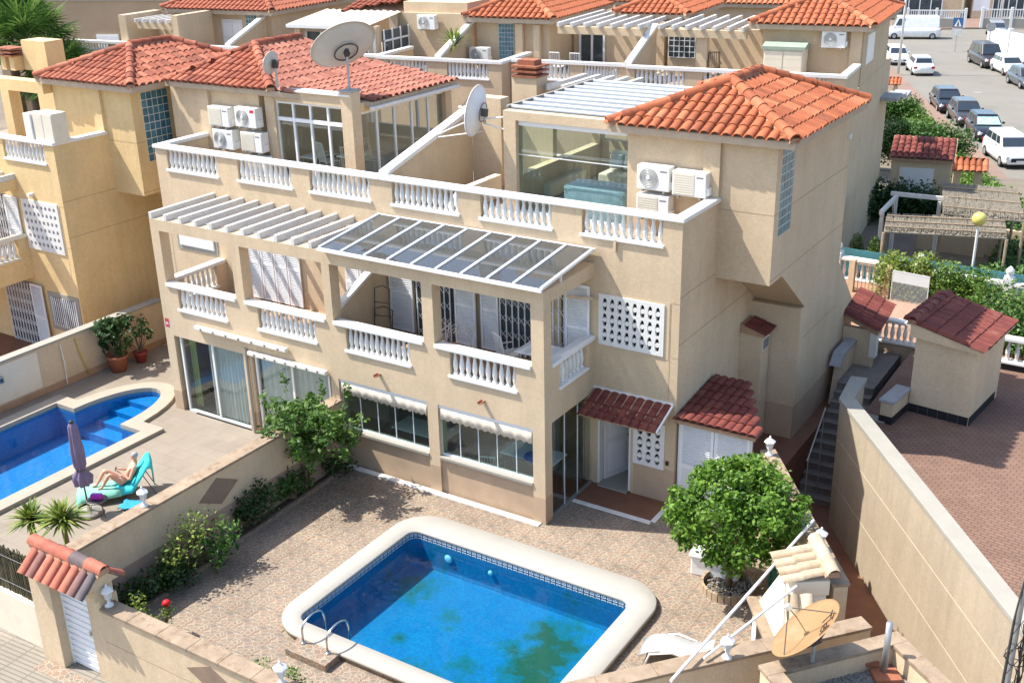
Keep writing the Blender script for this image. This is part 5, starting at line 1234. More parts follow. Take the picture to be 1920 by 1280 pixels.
    MB().box(-Wd*.46,Wd*.46,-h+.04,-h+.3,.20,.34).build('bumper', MT['black'], t, bev=.03)
    return t
rs0 = math.atan2(d_.y, d_.x)-math.pi/2   # street heading; front of a car is local -Y
def cat(a, b): x, y = sp(a, b); return (x, y, -2.5)
car('white car parked nearest the camera beside the hedge', cat(-1.6,1.1), rs0+R_(4), 'white', 'suv')
car('black car with pale sunshade behind its windscreen', cat(5.4,1.3), rs0, 'black', 'hatch', True)
car('black car parked between two other black cars on the left kerb', cat(10.2,1.1), rs0, 'brown', 'hatch')
car('dark car, third of the black cars, furthest from the hedge corner', cat(15.0,.8), rs0, 'black', 'hatch')
car('white car seen from behind with dark rear window on the left kerb', cat(32.0,1.9), rs0+math.pi, 'white', 'hatch')
car('white car parked ahead of the other white car, partly behind the lamp post', cat(38.0,.9), rs0, 'white', 'hatch')
car('blue grey car half hidden behind the street lamp post', cat(43.0,-.2), rs0, 'blue', 'hatch')
car('white delivery van parked across the far end of the street', (-18.3,106.2,-2.5), R_(-70), 'white', 'van')
car('grey car parked alone on the far pavement edge', (-11.0,111.5,-2.5), R_(16), 'lgrey', 'hatch')
car('dark grey people carrier on the right kerb of the street', (-7.9,90.2,-2.5), rs0+R_(6), 'brown', 'mpv')
car('white car on the right kerb in front of the dark people carrier', (-5.4,86.4,-2.5), rs0+R_(6), 'white', 'hatch')
car('grey car at the right picture edge on the street', (-3.0,80.2,-2.5), rs0+R_(6), 'grey', 'hatch')

def lamp_post(label, p, h, r=.09):
    t = thing('street_lamp', label, 'lamp post', p); MB().tube([(0,0,0),(0,0,h*.5),(0,0,h)], [r*1.3,r,r*.7], 10).build('pole', MT['white'], t, True); MB().obox((.3,0,h), (.8,.25,.1)).build('lamp_head', MT['galv'], t, bev=.03); return t
lamp_post('tall white street lamp post beside the white parked cars', (-13.3,81.5,-2.4), 14)
lamp_post('white street lamp post at the far right of the street', (-12.3,121,-2.4), 9)
def road_sign(label, p, rz, kind):
    t = thing('road_sign', label, 'road sign', p, rz); MB().tube([(0,0,0),(0,0,2.9)], .04, 8).build('post', MT['galv'], t)
    if kind == 'ped':
        MB().box(-.45,.45,-.06,-.03,2.3,3.2).build('sign_panel', pm('sign_blue', (.04,.12,.28), .4, .05, 3, 0), t)
        MB().prism([(-.34,2.40),(.34,2.40),(0,3.08)], 'y', -.07, -.061).build('sign_triangle', MT['white'], t); MB().prism([(-.08,2.46),(.08,2.46),(.03,2.85),(-.03,2.85)], 'y', -.08, -.071).build('sign_figure', MT['black'], t)
        MB().box(-.48,.48,-.05,-.03,1.55,2.2).build('lower_plate', pm('plate_grey', (.55,.55,.52), .5, .1, 3, 0), t)
    else: MB().lathe([(.001,0),(.42,0),(.42,.02)], 18).build('sign_disc', MT['galv'], t).matrix_basis = Matrix.Translation((0,-.05,2.5)) @ Matrix.Rotation(R_(90), 4, 'X')
road_sign('blue pedestrian crossing sign on a thin post at the junction', (-12.1,97.4,-2.5), R_(10), 'ped')
road_sign('grey round road sign seen from behind by the white corner wall', (-8.9,96.3,-2.4), R_(20), 'disc')
# ================================================================ right-hand side: stairs, terrace shed, patio, gardens
MT['stair'] = pm('stair_stone', (.19,.165,.14), .8, .15, 4, .2, 60)
stt = thing('outdoor_stairs', 'dark grey outdoor stairs climbing between the house and the retaining wall', 'stairs', (3.72,6.1,-1.3))
for k in range(12):
    MB().box(0,.95,k*.26,5.6,k*.178,(k+1)*.178-.03).build('riser', MT['stair'], stt); MB().box(-.01,.96,k*.26-.03,k*.26+.26,(k+1)*.178-.03,(k+1)*.178).build('tread', MT['stair'], stt, bev=.006)
MB().tube([(.48,-.9,1.62),(.48,.25,2.56)], .022, 8).build('handrail', MT['galv'], stt)
for k in range(2): MB().tube([(.48,-.85+k*1.0,.0),(.48,-.85+k*1.0,1.66+k*.8)], .015, 6).build('rail_post', MT['galv'], stt)
MB().prism([(2.9,1.3),(5.6,1.3),(5.6,2.75),(3.3,2.75)], 'x', -.22, -.02).build('stair_wall', MT['wall'], stt); MB().prism([(2.85,2.55),(3.25,2.76),(5.6,2.76),(5.6,2.84),(3.2,2.84)], 'x', -.27, .03).build('wall_coping', MT['granite'], stt)
bw = thing('back_wall', 'brown shaded wall with pale balustrade at the head of the stairs', 'wall', (2.95,11.76,-1.0))
MB().box(0,2.4,0,.2,-.4,2.02).build('wall_body', MT['plinth'], bw)
balustrade(bw, None, 'x', .95, 2.35, 0, 2.13, 2.66, 8, (.8,2.4), .18, BAL_T, mat='white_old')
MB().box(.68,.88,-.06,.26,1.95,2.95).build('post', MT['white_old'], bw)
MB().tube([(.3,-.04,1.3),(.6,-.04,1.75),(.65,-.04,1.45),(1.5,-.04,1.4)], .02, 6).build('pipe', MT['galv'], bw)
sh = thing('garden_shed', 'beige shed with dark red tiled lean-to roof on the right terrace', 'shed', (5.84,7.72,1.0), R_(-7))
MB().prism([(0,0),(1.46,0),(1.46,2.1),(0,2.1)], 'z', .0, 2.0).build('body', MT['wall'], sh)
for k in range(6): MB().box(k*.242+.004,k*.242+.238,-.012,-.002,.0,.22).build('skirting_tile', MT['black'], sh)
for k in range(8): MB().box(1.462,1.472,k*.24+.004,k*.24+.236,0,.22).build('skirting_tile', MT['black'], sh)
rf = MB().add([(-.12,-.14,2.34),(1.62,-.14,1.98),(1.62,2.24,1.98),(-.12,2.24,2.34),(-.12,-.14,2.0),(1.62,-.14,1.9),(1.62,2.24,1.9),(-.12,2.24,2.0)], [(0,1,2,3),(7,6,5,4),(0,4,5,1),(1,5,6,2),(2,6,7,3),(3,7,4,0)]).build('roof', MT['wall'], sh)
Vs = Vector((-1.74,0,.36)).normalized(); tile_face(rf, (1.62,-.14,1.99), (0,1,0), Vs, [(0,0),(2.38,0),(2.38,1.78),(0,1.78)], TM['dk'], w=.125, ex=.40)
ridge_line(rf, (-.1,-.16,2.38), (-.1,2.26,2.38), TM['rdk'])
bb = thing('terrace_balustrade', 'white balustrade on black tiles right of the terrace shed', 'balustrade', (7.2,11.5,1.0))
MB().box(0,6,0,.2,0,.18).build('base_tiles', MT['black'], bb)
balustrade(bb, None, 'x', .1, 5.6, 0, .26, .82, 24, (0,6), .2, BAL_T)
for x in (1.2,4.2): MB().box(x-.12,x+.12,-.04,.24,.18,1.0).build('post', MT['white'], bb)
tp = thing('terrace_pillar', 'short pillar with grey cap on black tiles beside the shed', 'pillar', (5.40,6.75,1.0), R_(-7))
MB().box(0,.30,0,1.0,.0,.55).build('body', MT['wall'], tp); MB().box(-.012,.312,-.012,1.012,0,.2).build('skirting', MT['black'], tp); MB().box(-.04,.34,-.04,1.04,.55,.62).build('cap', MT['granite'], tp, bev=.01)
th = MB().box(5.0,5.6,6.72,7.0,.96,1.04); tag(th.build('threshold_slab', MT['coping_w'], None, bev=.01), 'pale stone threshold slab at the gap in the terrace parapet', 'slab')
# patio behind: side gate roof, railing gate, white mesh panel, long balustrade
sg = thing('side_gate_canopy', 'small dark red tiled canopy against the back corner of the house', 'canopy', (3.35,10.4,-.5))
rf = MB().add([(0,0,2.72),(0,1.5,3.0),(.95,1.3,2.62),(.95,-.05,2.38),(0,0,2.6),(0,1.5,2.88),(.95,1.3,2.5),(.95,-.05,2.26)], [(0,3,2,1),(4,5,6,7),(0,4,7,3),(3,7,6,2),(2,6,5,1),(1,5,4,0)]).build('roof', MT['mortar'], sg)
tile_face(rf, (.95,-.05,2.40), Vector((0,1.35,.24)), Vector((-.95,.05,.34)), [(0,0),(1.4,0),(1.5,1.0),(0,1.0)], TM['dk'], w=.16, ex=.34)
MB().box(.0,.85,.0,.18,-.8,2.36).build('wall', MT['wall'], sg); MB().box(.75,.93,-.03,.2,1.6,2.3).build('post', MT['white_old'], sg)
lb = thing('garden_balustrade', 'long white balustrade with blue netting behind the patio', 'balustrade', (1.2,16.72,.88), R_(-2))
MB().box(0,8,0,.25,-.6,.12).build('base', MT['coping_w'], lb)
for k in range(3): balustrade(lb, None, 'x', .15+k*2.65, 2.55+k*2.65, .02, .2, .78, 12, (k*2.65,2.65+k*2.65-.003), .2, BAL_T)
for k in range(4):
    p = MB().box(k*2.65-.14,k*2.65+.14,-.05,.30,.0,1.02).build('post', MT['white'], lb); MB().lathe([(.13,0),(.15,.04),(.07,.08),(.12,.16),(.13,.24),(.06,.32),(.02,.36)], 12, (k*2.65,.12,1.02)).build('finial', MT['white'], p, True)
MB().box(0,8,.50,.52,.1,1.04).build('screen_netting', pm('blue_netting', (.07,.21,.23), .8, .12, 4, .3, 70), lb)
gg = thing('railing_gate', 'low brown metal railing gate by the orange patio', 'gate', (2.1,15.7,1.0), R_(-3))
for k in range(9): MB().box(k*.12,k*.12+.02,0,.02,.05,.95).build('bar', MT['wood'], gg)
for z in (.1,.92): MB().box(0,.98,-.005,.025,z,z+.03).build('rail', MT['wood'], gg)
for x in (-.12,1.02): MB().box(x-.05,x+.13,-.08,.1,0,1.05).build('post', MT['wall'], gg)
mp = thing('mesh_panel', 'upright white wire mesh panel standing on the orange patio', 'panel', (3.87,13.1,1.0), R_(-6))
for x in (0,1.05): MB().box(x,x+.02,0,.02,0,1.75).build('frame_post', MT['white'], mp)
MB().box(0,1.07,0,.02,1.73,1.76).build('frame_rail', MT['white'], mp); MB().box(.02,1.05,.004,.012,1.42,1.73).build('white_board', MT['white'], mp)
mb = MB()
for k in range(40): mb.box(.02,1.05,.005,.009,.03+k*.035,.036+k*.035)
stuff(mb.build('wires', MT['white'], mp))
# garden behind
def shrub(name, label, cl, mat, leaf=.08, trunk=None, group=None, cat='shrub'):
    t = thing(name, label, cat, trunk or tuple(cl[0][0][:2])+(0,), 0, group); b = t.location
    me = leaf_mesh('foliage', MT[mat], [((c[0]-b[0], c[1]-b[1], c[2]-b[2]), r, n) for c, r, n in cl], leaf); obj('foliage', me, t)
    mb = MB()
    for c, r, n in cl[:6]: mb.tube([(0,0,0),((c[0]-b[0])*.5+.03,(c[1]-b[1])*.5,(c[2]-b[2])*.45),(c[0]-b[0],c[1]-b[1],c[2]-b[2])], [.03,.02,.008], 6)
    mb.build('stems', MT['bark'], t); return t
def run(a, b, n, r, cnt, jit=.15):
    a = np.array(a, float); b = np.array(b, float); out = []
    for k in range(n):
        p = a+(b-a)*(k+.5)/n+rng.normal(size=3)*jit; s = .8+.4*rng.random(); out.append((p, tuple(q*s for q in r), int(cnt*s)))
    return out
for k, (a, b) in enumerate((((2.9,16.2,1.55),(4.3,15.9,1.7)),((4.6,15.8,1.7),(5.9,15.4,1.7)),((6.1,15.0,1.65),(8.2,13.9,1.65)))):
    shrub('flowering_shrub', ('pale flowering shrub on the patio balustrade, left of three', 'pale flowering shrub on the patio balustrade, middle of three', 'large green shrub at the right end of the patio balustrade')[k], run(a, b, 15, (.5,.45,.62), 330, .24), 'leaf_y' if k == 0 else 'leaf_h', .11, ((a[0]+b[0])/2, (a[1]+b[1])/2, 1.0), 'shrubs along the patio balustrade')
shrub('flowering_shrub', 'leafy shrub behind the terrace shed roof', run((6.2,13.0,1.7),(8.8,12.6,1.7), 16, (.6,.6,.75), 330, .22), 'leaf_m', .12, (7.5,12.8,1.0), 'shrubs along the patio balustrade')
HG = [('tall dark green hedge behind the small crimson-roofed hut', (-5.0,44.2,-.1),(-.4,44.8,-.3),20,(1.0,1.0,1.1),'leaf_m'),
      ('bright clipped hedge along the street beside the black cars', (-3.2,50.0,-1.4),(.0,42.1,-1.2),18,(.8,.8,.9),'leaf_h'),
      ('bright clipped hedge along the street beside the white car', (.2,41.6,-1.1),(4.4,30.3,-.2),24,(.85,.85,.95),'leaf_h'),
      ('bright clipped hedge along the street, furthest section', (-7.1,60.0,-1.4),(-3.4,50.6,-1.4),20,(.8,.8,.9),'leaf_h'),
      ('green hedge at the garden corner beside the thatched roofs', (4.6,29.2,-.1),(6.8,18.0,.9),24,(.9,.9,.95),'leaf_m'),
      ('dark shaded bushes in front of the small crimson-roofed hut', (-1.0,27.3,.9),(3.6,27.7,.8),18,(.75,.75,.85),'leaf_d'),
      ('dark bushes between the hut and the house behind', (-1.6,24.6,.8),(-.6,26.6,.9),8,(.7,.7,.85),'leaf_d'),
      ('short hedge between two back gardens, far left of the street', (-8.2,55.3,-.6),(-6.0,55.8,-.6),12,(.8,.8,.9),'leaf_m'),
      ('green bushes beside the garden lamp post behind the netting', (5.6,18.1,.9),(7.4,17.7,1.0),10,(.7,.6,.8),'leaf_m')]
for lab, a, b, n, r, m in HG: shrub('hedge', lab, run(a, b, int(n*1.4), r, 420, .16), m, .16, ((a[0]+b[0])/2, (a[1]+b[1])/2, a[2]-1.2), None, 'hedge')
for k, (x, y) in enumerate(((1.38,18.3),(2.02,18.2))):
    shrub('ball_shrub', ('upright clipped green bush behind the blue netting, left one', 'upright clipped green bush behind the blue netting, right one')[k], [((x,y,1.45),(.27,.27,.72),1800)], 'leaf_h', .07, (x,y,.3), 'clipped bushes behind the netting')
hut = thing('garden_hut', 'small pale hut with crimson tiled roof in the hedged garden', 'hut', (-.25,28.6,.2), R_(10))
MB().box(0,2.35,0,1.6,0,2.2).build('body', MT['wall'], hut); MB().box(.35,1.7,-.03,-.003,.2,1.9).build('door', MT['white'], hut)
rf = MB().add([(-.1,-.2,2.3),(2.45,-.2,2.3),(2.45,1.7,2.85),(-.1,1.7,2.85),(-.1,-.2,2.2),(2.45,-.2,2.2),(2.45,1.7,2.7),(-.1,1.7,2.7)], [(0,1,2,3),(7,6,5,4),(0,4,5,1),(1,5,6,2),(2,6,7,3),(3,7,4,0)]).build('roof', MT['mortar'], hut)
tile_face(rf, (-.1,-.2,2.3), (1,0,0), (0,1.9,.55), [(0,0),(2.55,0),(2.55,1.98),(0,1.98)], TM['dk'])
def gate_roof(label, p, rz, key):
    t = thing('gateway', label, 'gateway', p, rz)
    for x in (0,.85): MB().box(x,x+.3,0,.4,0,1.9).build('pillar', MT['wall'], t)
    rf = MB().prism([(-.25,1.9),(.65,1.9),(.2,2.25)], 'x', -.15, 1.3).build('roof', MT['mortar'], t)
    for sgn in (-1, 1): tile_face(rf, (-.15,-.25,1.93) if sgn < 0 else (1.3,.65,1.93), (-sgn,0,0), (0,-sgn*.45,.35), [(0,0),(1.45,0),(1.45,.57),(0,.57)], TM[key], ex=.3)
gate_roof('orange tiled gateway in the hedge beside the white parked car', (1.7,31.5,-.35), R_(14), 'or')
gate_roof('orange tiled gateway by the far hedge on the street', (-10.2,64.3,-2.4), R_(14), 'or')
pg = thing('garden_pergola', 'white timber pergola frame beside the thatched shade roofs', 'pergola', (2.05,18.6,.3))
for x, y in ((0,0),(-.1,2.1),(1.35,2.2)): MB().box(x-.06,x+.06,y-.06,y+.06,0,2.6).build('post', MT['timber'], pg)
MB().bar((0,-.2,2.62),(-.1,2.3,2.62),.1,.14).build('beam', MT['timber'], pg); MB().bar((-.3,2.15,2.70),(1.6,2.25,2.70),.1,.14).build('beam', MT['timber'], pg); MB().bar((-.05,1.5,2.55),(-.1,2.1,1.9),.07,.07).build('brace', MT['timber'], pg)
def thatch(label, P, zoff):
    t = thing('thatched_canopy', label, 'canopy', (P[0][0],P[0][1],.3)); b = t.location
    a, b2, c, d2 = (Vector(p)-b for p in P); mb = MB()
    for k in range(1700):
        u = rng.random(); v0 = rng.random()*.85; v1 = min(1.04, v0+.25+.1*rng.random()); p = (a.lerp(b2, u)).lerp(d2.lerp(c, u), v0); q = (a.lerp(b2, u+rng.normal()*.004)).lerp(d2.lerp(c, u), v1)
        mb.bar(p+Vector((0,0,rng.random()*.05)), q+Vector((0,0,rng.random()*.05)), .016, .014)
    stuff(mb.build('straw', MT['thatch'], t))
    MB().add([tuple(p+Vector((0,0,z))) for z in (-.05,-.01) for p in (a,b2,c,d2)], [(0,3,2,1),(4,5,6,7),(0,1,5,4),(1,2,6,5),(2,3,7,6),(3,0,4,7)]).build('matting', MT['thatch'], t)
    for p in (a,b2,c,d2): MB().tube([(p.x,p.y,0),(p.x,p.y,p.z-.05)], .05, 7).build('post', MT['wood'], t)
    for k in range(3): MB().tube([a.lerp(d2,(k+.5)/3)+Vector((0,0,.08)), b2.lerp(c,(k+.5)/3)+Vector((0,0,.08))], .02, 5).build('batten', MT['wood'], t)
MT['thatch'] = pm('thatch', (.20,.175,.135), .95, .3, 9, .6, 30)
thatch('grey straw-thatched shade roof further from the patio, larger of two', [(3.85,19.2,2.95),(6.3,19.6,2.9),(5.5,22.9,3.05),(3.1,22.4,3.1)], 0)
thatch('grey straw-thatched shade roof nearer the patio, in front of the other', [(2.45,17.4,2.6),(6.0,18.6,2.55),(5.7,19.6,2.85),(2.25,18.5,2.85)], 0)
gl = thing('garden_lamp', 'white garden lamp post with a yellow globe', 'lamp post', (5.3,17.35,.3)); MB().tube([(0,0,0),(0,0,2.95)], .04, 8).build('pole', MT['white'], gl); MB().ell((0,0,3.1),(.22,.22,.22),16,10).build('globe', pm('yellow_globe', (.58,.50,.14), .3, .05, 3, 0), gl, True)
fw2 = thing('garden_fence_wall', 'low beige garden wall under the thatched roofs', 'wall', (2.2,23.6,.2)); MB().box(0,4,0,.2,0,1.2).build('wall_body', MT['wall3'], fw2)

# ================================================================ vegetation in the yards
def tree(name, label, base, trunk_top, targets, clumps, mat, leaf, r0=.07, group=None):
    t = thing(name, label, 'tree', base, 0, group); b = Vector(base)
    mb = MB(); branchy(mb, (0,0,0), Vector(trunk_top)-b, r0, [Vector(q)-b for q in targets]); mb.build('trunk', MT['bark'], t, True)
    obj('crown', leaf_mesh('crown', MT[mat], [((c[0]-b.x, c[1]-b.y, c[2]-b.z), r, n) for c, r, n in clumps], leaf), t); return t
MT['leaf_t'] = foliage('leaf_young_tree', (.03,.085,.012), (.07,.15,.025), (.15,.24,.05), .3)
c0 = (4.55,-.30,1.85)
ot = tree('orange_tree', 'dense round bright green orange tree by the right garden wall', (4.42,-.25,0), (4.45,-.3,1.0), [(4.45+1.0*math.cos(k*1.05),-.35+.9*math.sin(k*1.05),1.7+.25*(k % 3)) for k in range(8)],
     crown_clumps(c0, (1.38,1.3,1.02), 130, 125, .25, .66)+crown_clumps(c0, (.9,.85,.7), 25, 90, .3, .2), 'leaf_o', .10, .08)
for k in range(3):
    a = rng.normal(size=3); a /= np.linalg.norm(a); MB().ell(tuple(np.array((.03,-.1,1.95))+a*np.array((1.0,.95,.7))), (.035,.035,.035), 8, 6).build('orange', pm('orange_fruit', (.55,.20,.02), .5, .1, 9, .2), ot, True)
tree('young_tree', 'small airy leafy tree in the bed against the party wall', (-5.62,-1.65,.05), (-5.55,-1.6,.95), [(-5.45+1.1*math.cos(k*.7),-1.5+.8*math.sin(k*.7),1.55+.3*(k % 3)) for k in range(9)],
     crown_clumps((-5.45,-1.5,1.75), (1.35,1.0,.72), 85, 62, .25, .4)+[((-5.45+1.1*math.cos(k*.9),-1.5+.8*math.sin(k*.9),2.35+.2*(k % 2)),(.12,.12,.28),36) for k in range(7)], 'leaf_t', .11, .055)
# shrubs in the bed
SH = [('airy yellow-green shrub in the planting bed near the rhombus panel', run((-5.35,-6.0,.9),(-5.2,-5.1,1.05), 9, (.35,.3,.35), 55, .2), 'leaf_y', .085, (-5.45,-5.6,.06)),
      ('bright green sprawling bush in the middle of the planting bed', run((-5.3,-5.6,.6),(-4.9,-4.6,.75), 8, (.35,.3,.28), 90, .15), 'leaf_m', .10, (-5.45,-5.0,.06)),
      ('dark low bush at the gate end of the planting bed', run((-5.5,-7.4,.35),(-5.3,-5.6,.35), 12, (.35,.3,.35), 150, .1), 'leaf_d', .09, (-5.5,-6.7,.06)),
      ('dark rose bush halfway along the planting bed', run((-5.6,-3.9,.55),(-5.55,-2.9,.75), 10, (.3,.25,.4), 100, .12), 'leaf_d', .09, (-5.6,-3.4,.06)),
      ('dark leafy bush beside the small tree in the bed', run((-5.62,-2.6,.5),(-5.6,-1.5,.5), 9, (.25,.22,.35), 100, .1), 'leaf_m', .09, (-5.62,-2.0,.06)),
      ('low dark shrub in the bed corner against the house', run((-5.62,-.9,.35),(-5.4,-.4,.3), 6, (.25,.2,.25), 80, .1), 'leaf_d', .08, (-5.6,-.7,.06)),
      ('pale rose plant with a single red bloom near the gate', run((-4.35,-7.3,.35),(-4.2,-7.0,.6), 4, (.14,.14,.22), 40, .05), 'leaf_y', .07, (-4.3,-7.2,0)),
      ('dry pale rose plant beside the gate', run((-4.8,-7.5,.5),(-4.6,-7.2,.7), 5, (.2,.18,.25), 40, .1), 'leaf_y', .07, (-4.75,-7.4,.06)),
      ('small light green bush inside the front wall near the pool step', run((-1.0,-7.7,.9),(-.1,-7.75,.95), 5, (.28,.2,.25), 110, .08), 'leaf_h', .06, (-.6,-7.75,0))]
for lab, cl, m, lf, b in SH:
    s = shrub('garden_shrub', lab, cl, m, lf, b)
    if 'red bloom' in lab: MB().ell((.10,.12,.72), (.085,.085,.07), 10, 6).build('bloom', pm('red_petals', (.50,.01,.02), .6, .2, 20, .3), s, True)
pl_ = thing('tree_planter', 'ring of upright stones with white pebbles around the orange tree', 'planter', (4.42,-.25,0))
for k in range(26):
    a = 2*math.pi*k/26; MB().obox((.52*math.cos(a),.52*math.sin(a),.08), (.055,.115,.17+.04*random.random()), a).build('edging_stone', MT['wood'], pl_)
mb = MB()
for k in range(300):
    a, r = random.random()*6.28, .47*math.sqrt(random.random()); mb.ell((r*math.cos(a),r*math.sin(a),.05+.02*random.random()), (.024,.02,.016), 6, 4)
stuff(mb.build('pebbles', MT['concrete'], pl_)); MB().lathe([(.48,0),(.48,.04)], 20).build('soil', MT['soil'], pl_)
def yucca(label, base, h, n, L):
    t = thing('yucca_plant', label, 'plant', base, 0, 'yuccas by the reed fence'); MB().tube([(0,0,0),(.06,-.03,h*.5),(.0,.0,h)], [.06,.05,.045], 8).build('trunk', MT['bark'], t, True); mb = MB()
    for k in range(n):
        a = random.random()*6.28; el = random.uniform(-.35,1.45); d = Vector((math.cos(a)*math.cos(el), math.sin(a)*math.cos(el), math.sin(el))); s = d.cross(Vector((0,0,1))).normalized()*.034; l = L*random.uniform(.7,1.1)
        b = Vector((0,0,h+.05)); m1 = b+d*l*.5+Vector((0,0,.02)); tp_ = b+d*l+Vector((0,0,-.14*l)); mb.add([tuple(b-s*.6),tuple(b+s*.6),tuple(m1+s),tuple(m1-s),tuple(tp_)], [(0,1,2,3),(3,2,4)])
    mb.build('leaves', MT['leaf_y'], t)
yucca('spiky yucca with pale green leaves beside the reed fence, taller right one', (-7.85,-6.55,.1), 1.0, 150, .66); yucca('spiky yucca with pale green leaves beside the reed fence, left one', (-8.65,-6.75,.1), .85, 120, .58)
yk = thing('potted_palm', 'bright green spiky palm on the terrace of the house behind', 'plant', (-13.95,16.9,6.7)); mb = MB()
for k in range(60):
    a = random.random()*6.28; el = random.uniform(-.2,1.4); d = Vector((math.cos(a)*math.cos(el), math.sin(a)*math.cos(el), math.sin(el))); s = d.cross(Vector((0,0,1))).normalized()*.04; b = Vector((0,0,1.0)); m1 = b+d*.45; tp_ = b+d*.85-Vector((0,0,.12)); mb.add([tuple(b-s*.6),tuple(b+s*.6),tuple(m1+s),tuple(m1-s),tuple(tp_)], [(0,1,2,3),(3,2,4)])
mb.build('leaves', MT['leaf_y'], yk); MB().tube([(0,0,0),(0,0,1.0)], .05, 8).build('trunk', MT['bark'], yk)
# fan palms at the upper left
def palm(label, base, h, R, n, rz):
    t = thing('palm_tree', label, 'tree', base, rz, 'palms at the upper left'); MB().tube([(0,0,0),(.1,0,h*.5),(0,0,h)], [.28,.2,.18], 10).build('trunk', MT['bark'], t, True); mb = MB()
    for k in range(n):
        a = 2*math.pi*k/n*1.618*3; el = -.5+1.9*(k/n); pet = Vector((math.cos(a)*math.cos(el), math.sin(a)*math.cos(el), math.sin(el))); c = Vector((0,0,h))+pet*R*.55
        mb.tube([(0,0,h), tuple(c)], .02, 4, False); u = pet.cross(Vector((0,0,1))).normalized(); w = u.cross(pet)
        for q in range(20):
            b = -1.9+3.8*q/19; dv = (pet*math.cos(b)+u*math.sin(b)).normalized(); tp_ = c+dv*R*.55-Vector((0,0,.18*R*abs(math.sin(b))+.1)); sd = dv.cross(w).normalized()*.05; m1 = c.lerp(tp_,.5)+Vector((0,0,.04))
            mb.add([tuple(c),tuple(m1+sd),tuple(tp_),tuple(m1-sd)], [(0,1,2,3)])
    obj('crown', mb.mesh('crown', MT['leaf_p']), t)
palm('tall fan palm at the upper left edge of the photo', (-31.6,11.0,-1), 8.6, 2.4, 40, 0); palm('lower fan palm right of the tall one at the upper left', (-30.0,11.3,-1), 7.3, 1.9, 30, 1)
palm('fan palm partly cut by the left picture edge', (-33.4,11.5,-1), 9.6, 2.2, 34, 2)
# pots by the boundary wall
def pot(label, p, r, h, mat, cl, leafm, lf):
    t = thing('potted_plant', label, 'plant', p, 0, 'pots by the boundary wall'); MB().lathe([(r*.66,0),(r*.95,h*.85),(r,h*.86),(r*1.04,h),(r*.93,h),(r*.9,h*.9)], 20).build('pot', MT[mat], t, True); MB().lathe([(r*.9,h*.88),(r*.1,h*.9)], 16).build('soil', MT['soil'], t)
    obj('foliage', leaf_mesh('foliage', MT[leafm], cl, lf, .5), t); mb = MB()
    for c, q, n in cl: mb.tube([(0,0,h*.85),(c[0]*.6,c[1]*.6,(h+c[2])*.5),tuple(c)], [.02,.014,.008], 5)
    mb.build('stems', MT['bark'], t)
MT['redpot'] = pm('red_glaze', (.34,.06,.05), .4, .1, 6, 0)
pot('large terracotta pot with a glossy rubber plant by the boundary wall', (-15.35,.95,.1), .33, .52, 'terra', [((rng.normal()*.28,rng.normal()*.28,.75+.8*rng.random()),(.20,.20,.22),34) for k in range(16)], 'leaf_d', .21)
pot('small red glazed pot with a dark-leaved plant by the boundary wall', (-15.3,1.75,.1), .22, .34, 'redpot', [((rng.normal()*.22,rng.normal()*.22,.55+.8*rng.random()),(.16,.16,.18),18) for k in range(12)], 'leaf_d', .15)

# ================================================================ equipment and furniture
def ac_unit(label, p, rz=0, front='fan', w=.80, h=.55, group='air conditioning units on the terrace walls'):
    t = thing('air_conditioner', label, 'air conditioner', p, rz, group)
    MB().box(0,w,-.30,0,0,h).build('casing', MT['plast'], t, bev=.015)
    if front == 'fan':
        c = (w*.36, -.302, h*.52); R0 = h*.40
        o = MB().lathe([(R0,0),(R0,.012),(R0*.97,.014)], 24).build('fan_opening', pm('fan_grey', (.30,.30,.28), .5, .2, 8, 0), t); o.matrix_basis = Matrix.Translation(c) @ Matrix.Rotation(R_(90), 4, 'X')
        for k in range(6):
            o2 = MB(); pts = [(R0*(k+1)/6.3*math.cos(2*math.pi*q/24),R0*(k+1)/6.3*math.sin(2*math.pi*q/24),.018) for q in range(25)]; o2.tube(pts, .005, 4); x = o2.build('grille_ring', MT['plast'], t); x.matrix_basis = o.matrix_basis
        o2 = MB().lathe([(R0*.22,.014),(R0*.2,.03)], 14).build('fan_hub', MT['plast'], t); o2.matrix_basis = o.matrix_basis
    else:
        MB().box(.03,w*.66,-.308,-.301,.03,h-.03).build('grille', MT['beigeplast'], t)
        for k in range(9): MB().box(.04,w*.65,-.314,-.309,.05+k*.052,.062+k*.052).build('grille_slat', MT['beigeplast'], t)
    MB().box(w*.72,w*.92,-.303,-.3005,h*.78,h*.84).build('badge', pm('badge_grey', (.2,.2,.22), .5, .1, 4, 0), t)
    MB().box(w,w+.05,-.22,-.08,.05,.22).build('valve_cover', MT['plast'], t)
    for x in (.12,w-.16): MB().box(x,x+.04,-.30,.06,-.05,-.002).build('bracket', MT['galv'], t)
    return t
ya = YB-.03
ac_unit('white fan-front air conditioner, upper left on the right tower wall', (.20,ya,6.84)); ac_unit('white grille-front air conditioner, right one on the right tower wall', (1.07,ya,6.80), 0, 'gr'); ac_unit('white grille-front air conditioner below the fan unit on the right tower wall', (.20,ya,6.18), 0, 'gr')
for k, (x, z, f, lab) in enumerate(((-13.36,7.08,'gr','grille-front air conditioner, top left of the stack on the left house'),(-12.30,7.14,'fan','fan-front air conditioner, top right of the stack on the left house'),(-13.28,6.44,'fan','fan-front air conditioner, middle left of the stack on the left house'),(-12.17,6.46,'gr','grille-front air conditioner, middle right of the stack on the left house'),(-12.10,5.80,'gr','grille-front air conditioner, lowest of the stack on the left house'))):
    a = ac_unit(lab, (x,ya,z), 0, f)
    if k == 1: MB().box(.60,.74,-.304,-.3005,.42,.50).build('red_badge', pm('badge_red', (.55,.03,.04), .5, .05, 4, 0), a)
